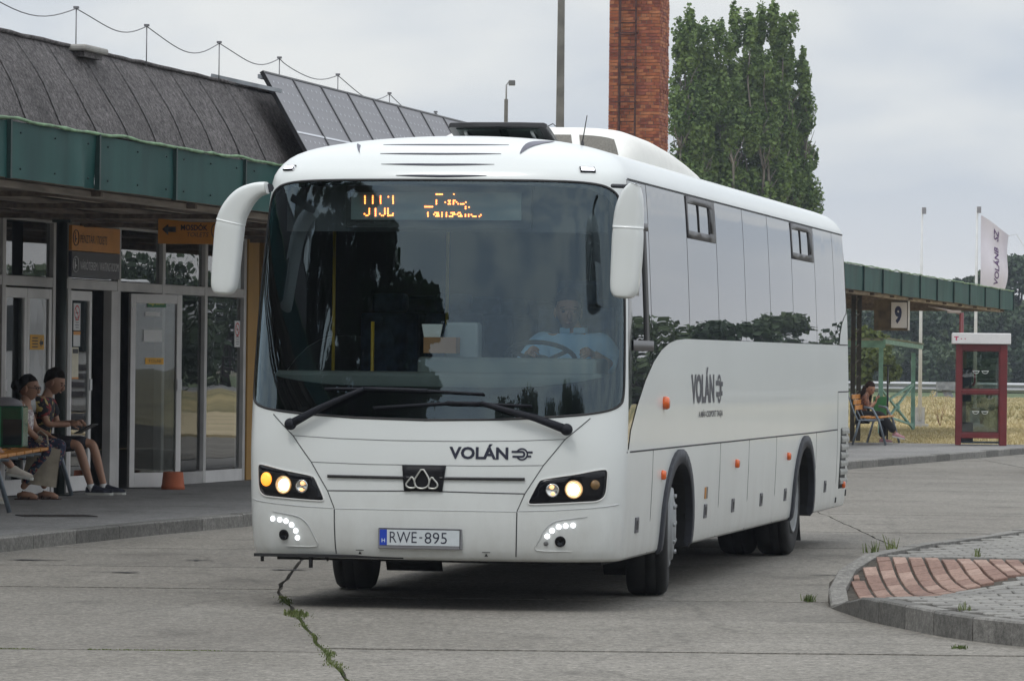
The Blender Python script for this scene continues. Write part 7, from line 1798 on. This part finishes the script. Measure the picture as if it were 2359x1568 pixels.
ph_ = thing('phone', 'small phone held up by the girl on the far bench', 'phone', (7.27, 88.85, 1.06), 0); b = MB(); b.box(-.006, .006, -.035, .035, -.07, .07, Matrix.Rotation(R(25), 4, 'Y')); b.build('phone_body', MATS['tablet_black'], ph_)
bench('far bench with orange seats where the girl sits under platform nine', 6.98, 87.2, 90.2, 4, -R(10))
gb2 = thing('bin', 'small green litter bin behind the seated girl on the far platform', 'bin', (7.58, 92, .115)); b = MB(); b.box(-.13, .13, -.13, .13, .45, .93); b.build('bin_body', mat('bin_green', (.03, .15, .04), rough=.5, var=.2), gb2, bevel=.02); b = MB(); b.tube([(.16, 0, 0), (.16, 0, 1.55)], .02, n=6); b.build('post', black, gb2); b = MB(); b.box(.06, .26, -.02, .02, 1.55, 1.58); b.build('crossbar', black, gb2)
# --- the driver
Jd = dict(pelvis=(0, 0, 1.33), belly=(.02, 0, 1.50), chest=(.05, 0, 1.72), neck=(.07, -.015, 1.885), skull=(.08, -.03, 1.98), sh_l=(.05, .20, 1.79), sh_r=(.05, -.20, 1.79), el_l=(.20, .31, 1.60), el_r=(.20, -.33, 1.60), wr_l=(.40, .19, 1.70), wr_r=(.42, -.24, 1.705),
          hip_l=(.06, .10, 1.30), hip_r=(.06, -.10, 1.30), kn_l=(.46, .16, 1.30), kn_r=(.46, -.14, 1.30), an_l=(.62, .14, .95), an_r=(.66, -.12, .95))
dl = Matrix.Translation(BUSLOC) @ Matrix.Rotation(BUSRZ, 4, 'Z') @ Vector((.74, 1.42, 0))
drv = person('driver in a light blue shirt holding the steering wheel of the bus', dl, BUSRZ - R(90), Jd, sk_l)
head(drv, (.095, -.035, 2.045), R(14), R(4), sk_l, 1, 'short', mat('hair_grey', (.05, .042, .036), rough=.7, var=.2))
skinned('shirt', torso(Jd, .03) + [[(*Jd['chest'], (.19, .15)), (*Jd['sh_' + s], .098), (*Jd['el_' + s], .075), (*(Vector(Jd['el_' + s]).lerp(Vector(Jd['wr_' + s]), .35)), .06)] for s in 'lr'], mat('shirt_blue', (.34, .56, .76), rough=.85, var=.10, scale=5, bump=.5, bscale=9), drv)
skinned('trousers', legs(Jd, .085, .95, .07), MATS['trousers_black'], drv)
b = MB()
for s in (1, -1): b.prism([(.16, s * .01), (.12, s * .085), (.07, s * .10), (.09, s * .04)], 1.835, 1.875)
b.build('collar', MATS['shirt_blue'], drv, bevel=.008)
hand(drv, Jd['wr_l'], (.7, -.2, .1), (.2, -.8, -.4), sk_l, 1, 1.2); hand(drv, Jd['wr_r'], (.6, .2, .1), (.2, .8, -.4), sk_l, -1, 1.2)
for s in 'lr': shoe(drv, Jd['an_' + s], Vector(Jd['an_' + s]) + Vector((.28, 0, 0)), black, black)
# ------------------------------------------------------------------ thin summer haze
hm_ = bpy.data.materials.new('haze'); hm_.use_nodes = True; hn = hm_.node_tree; hn.nodes.clear()
ho = hn.nodes.new('ShaderNodeOutputMaterial'); hv = hn.nodes.new('ShaderNodeVolumePrincipled')
hv.inputs['Color'].default_value = (.80, .88, 1, 1); hv.inputs['Density'].default_value = .00032; hv.inputs['Anisotropy'].default_value = .2
hn.links.new(hv.outputs[0], ho.inputs['Volume'])
b = MB(); b.box(-950, 950, -750, 1550, -1.3, 22); hz_ = b.build('haze', hm_); tag(hz_, 'thin pale haze over the whole place', 'haze', kind='stuff')
print('objects', len(S.objects), 'tris approx', sum(len(o.data.polygons) for o in S.objects if o.type == 'MESH'))
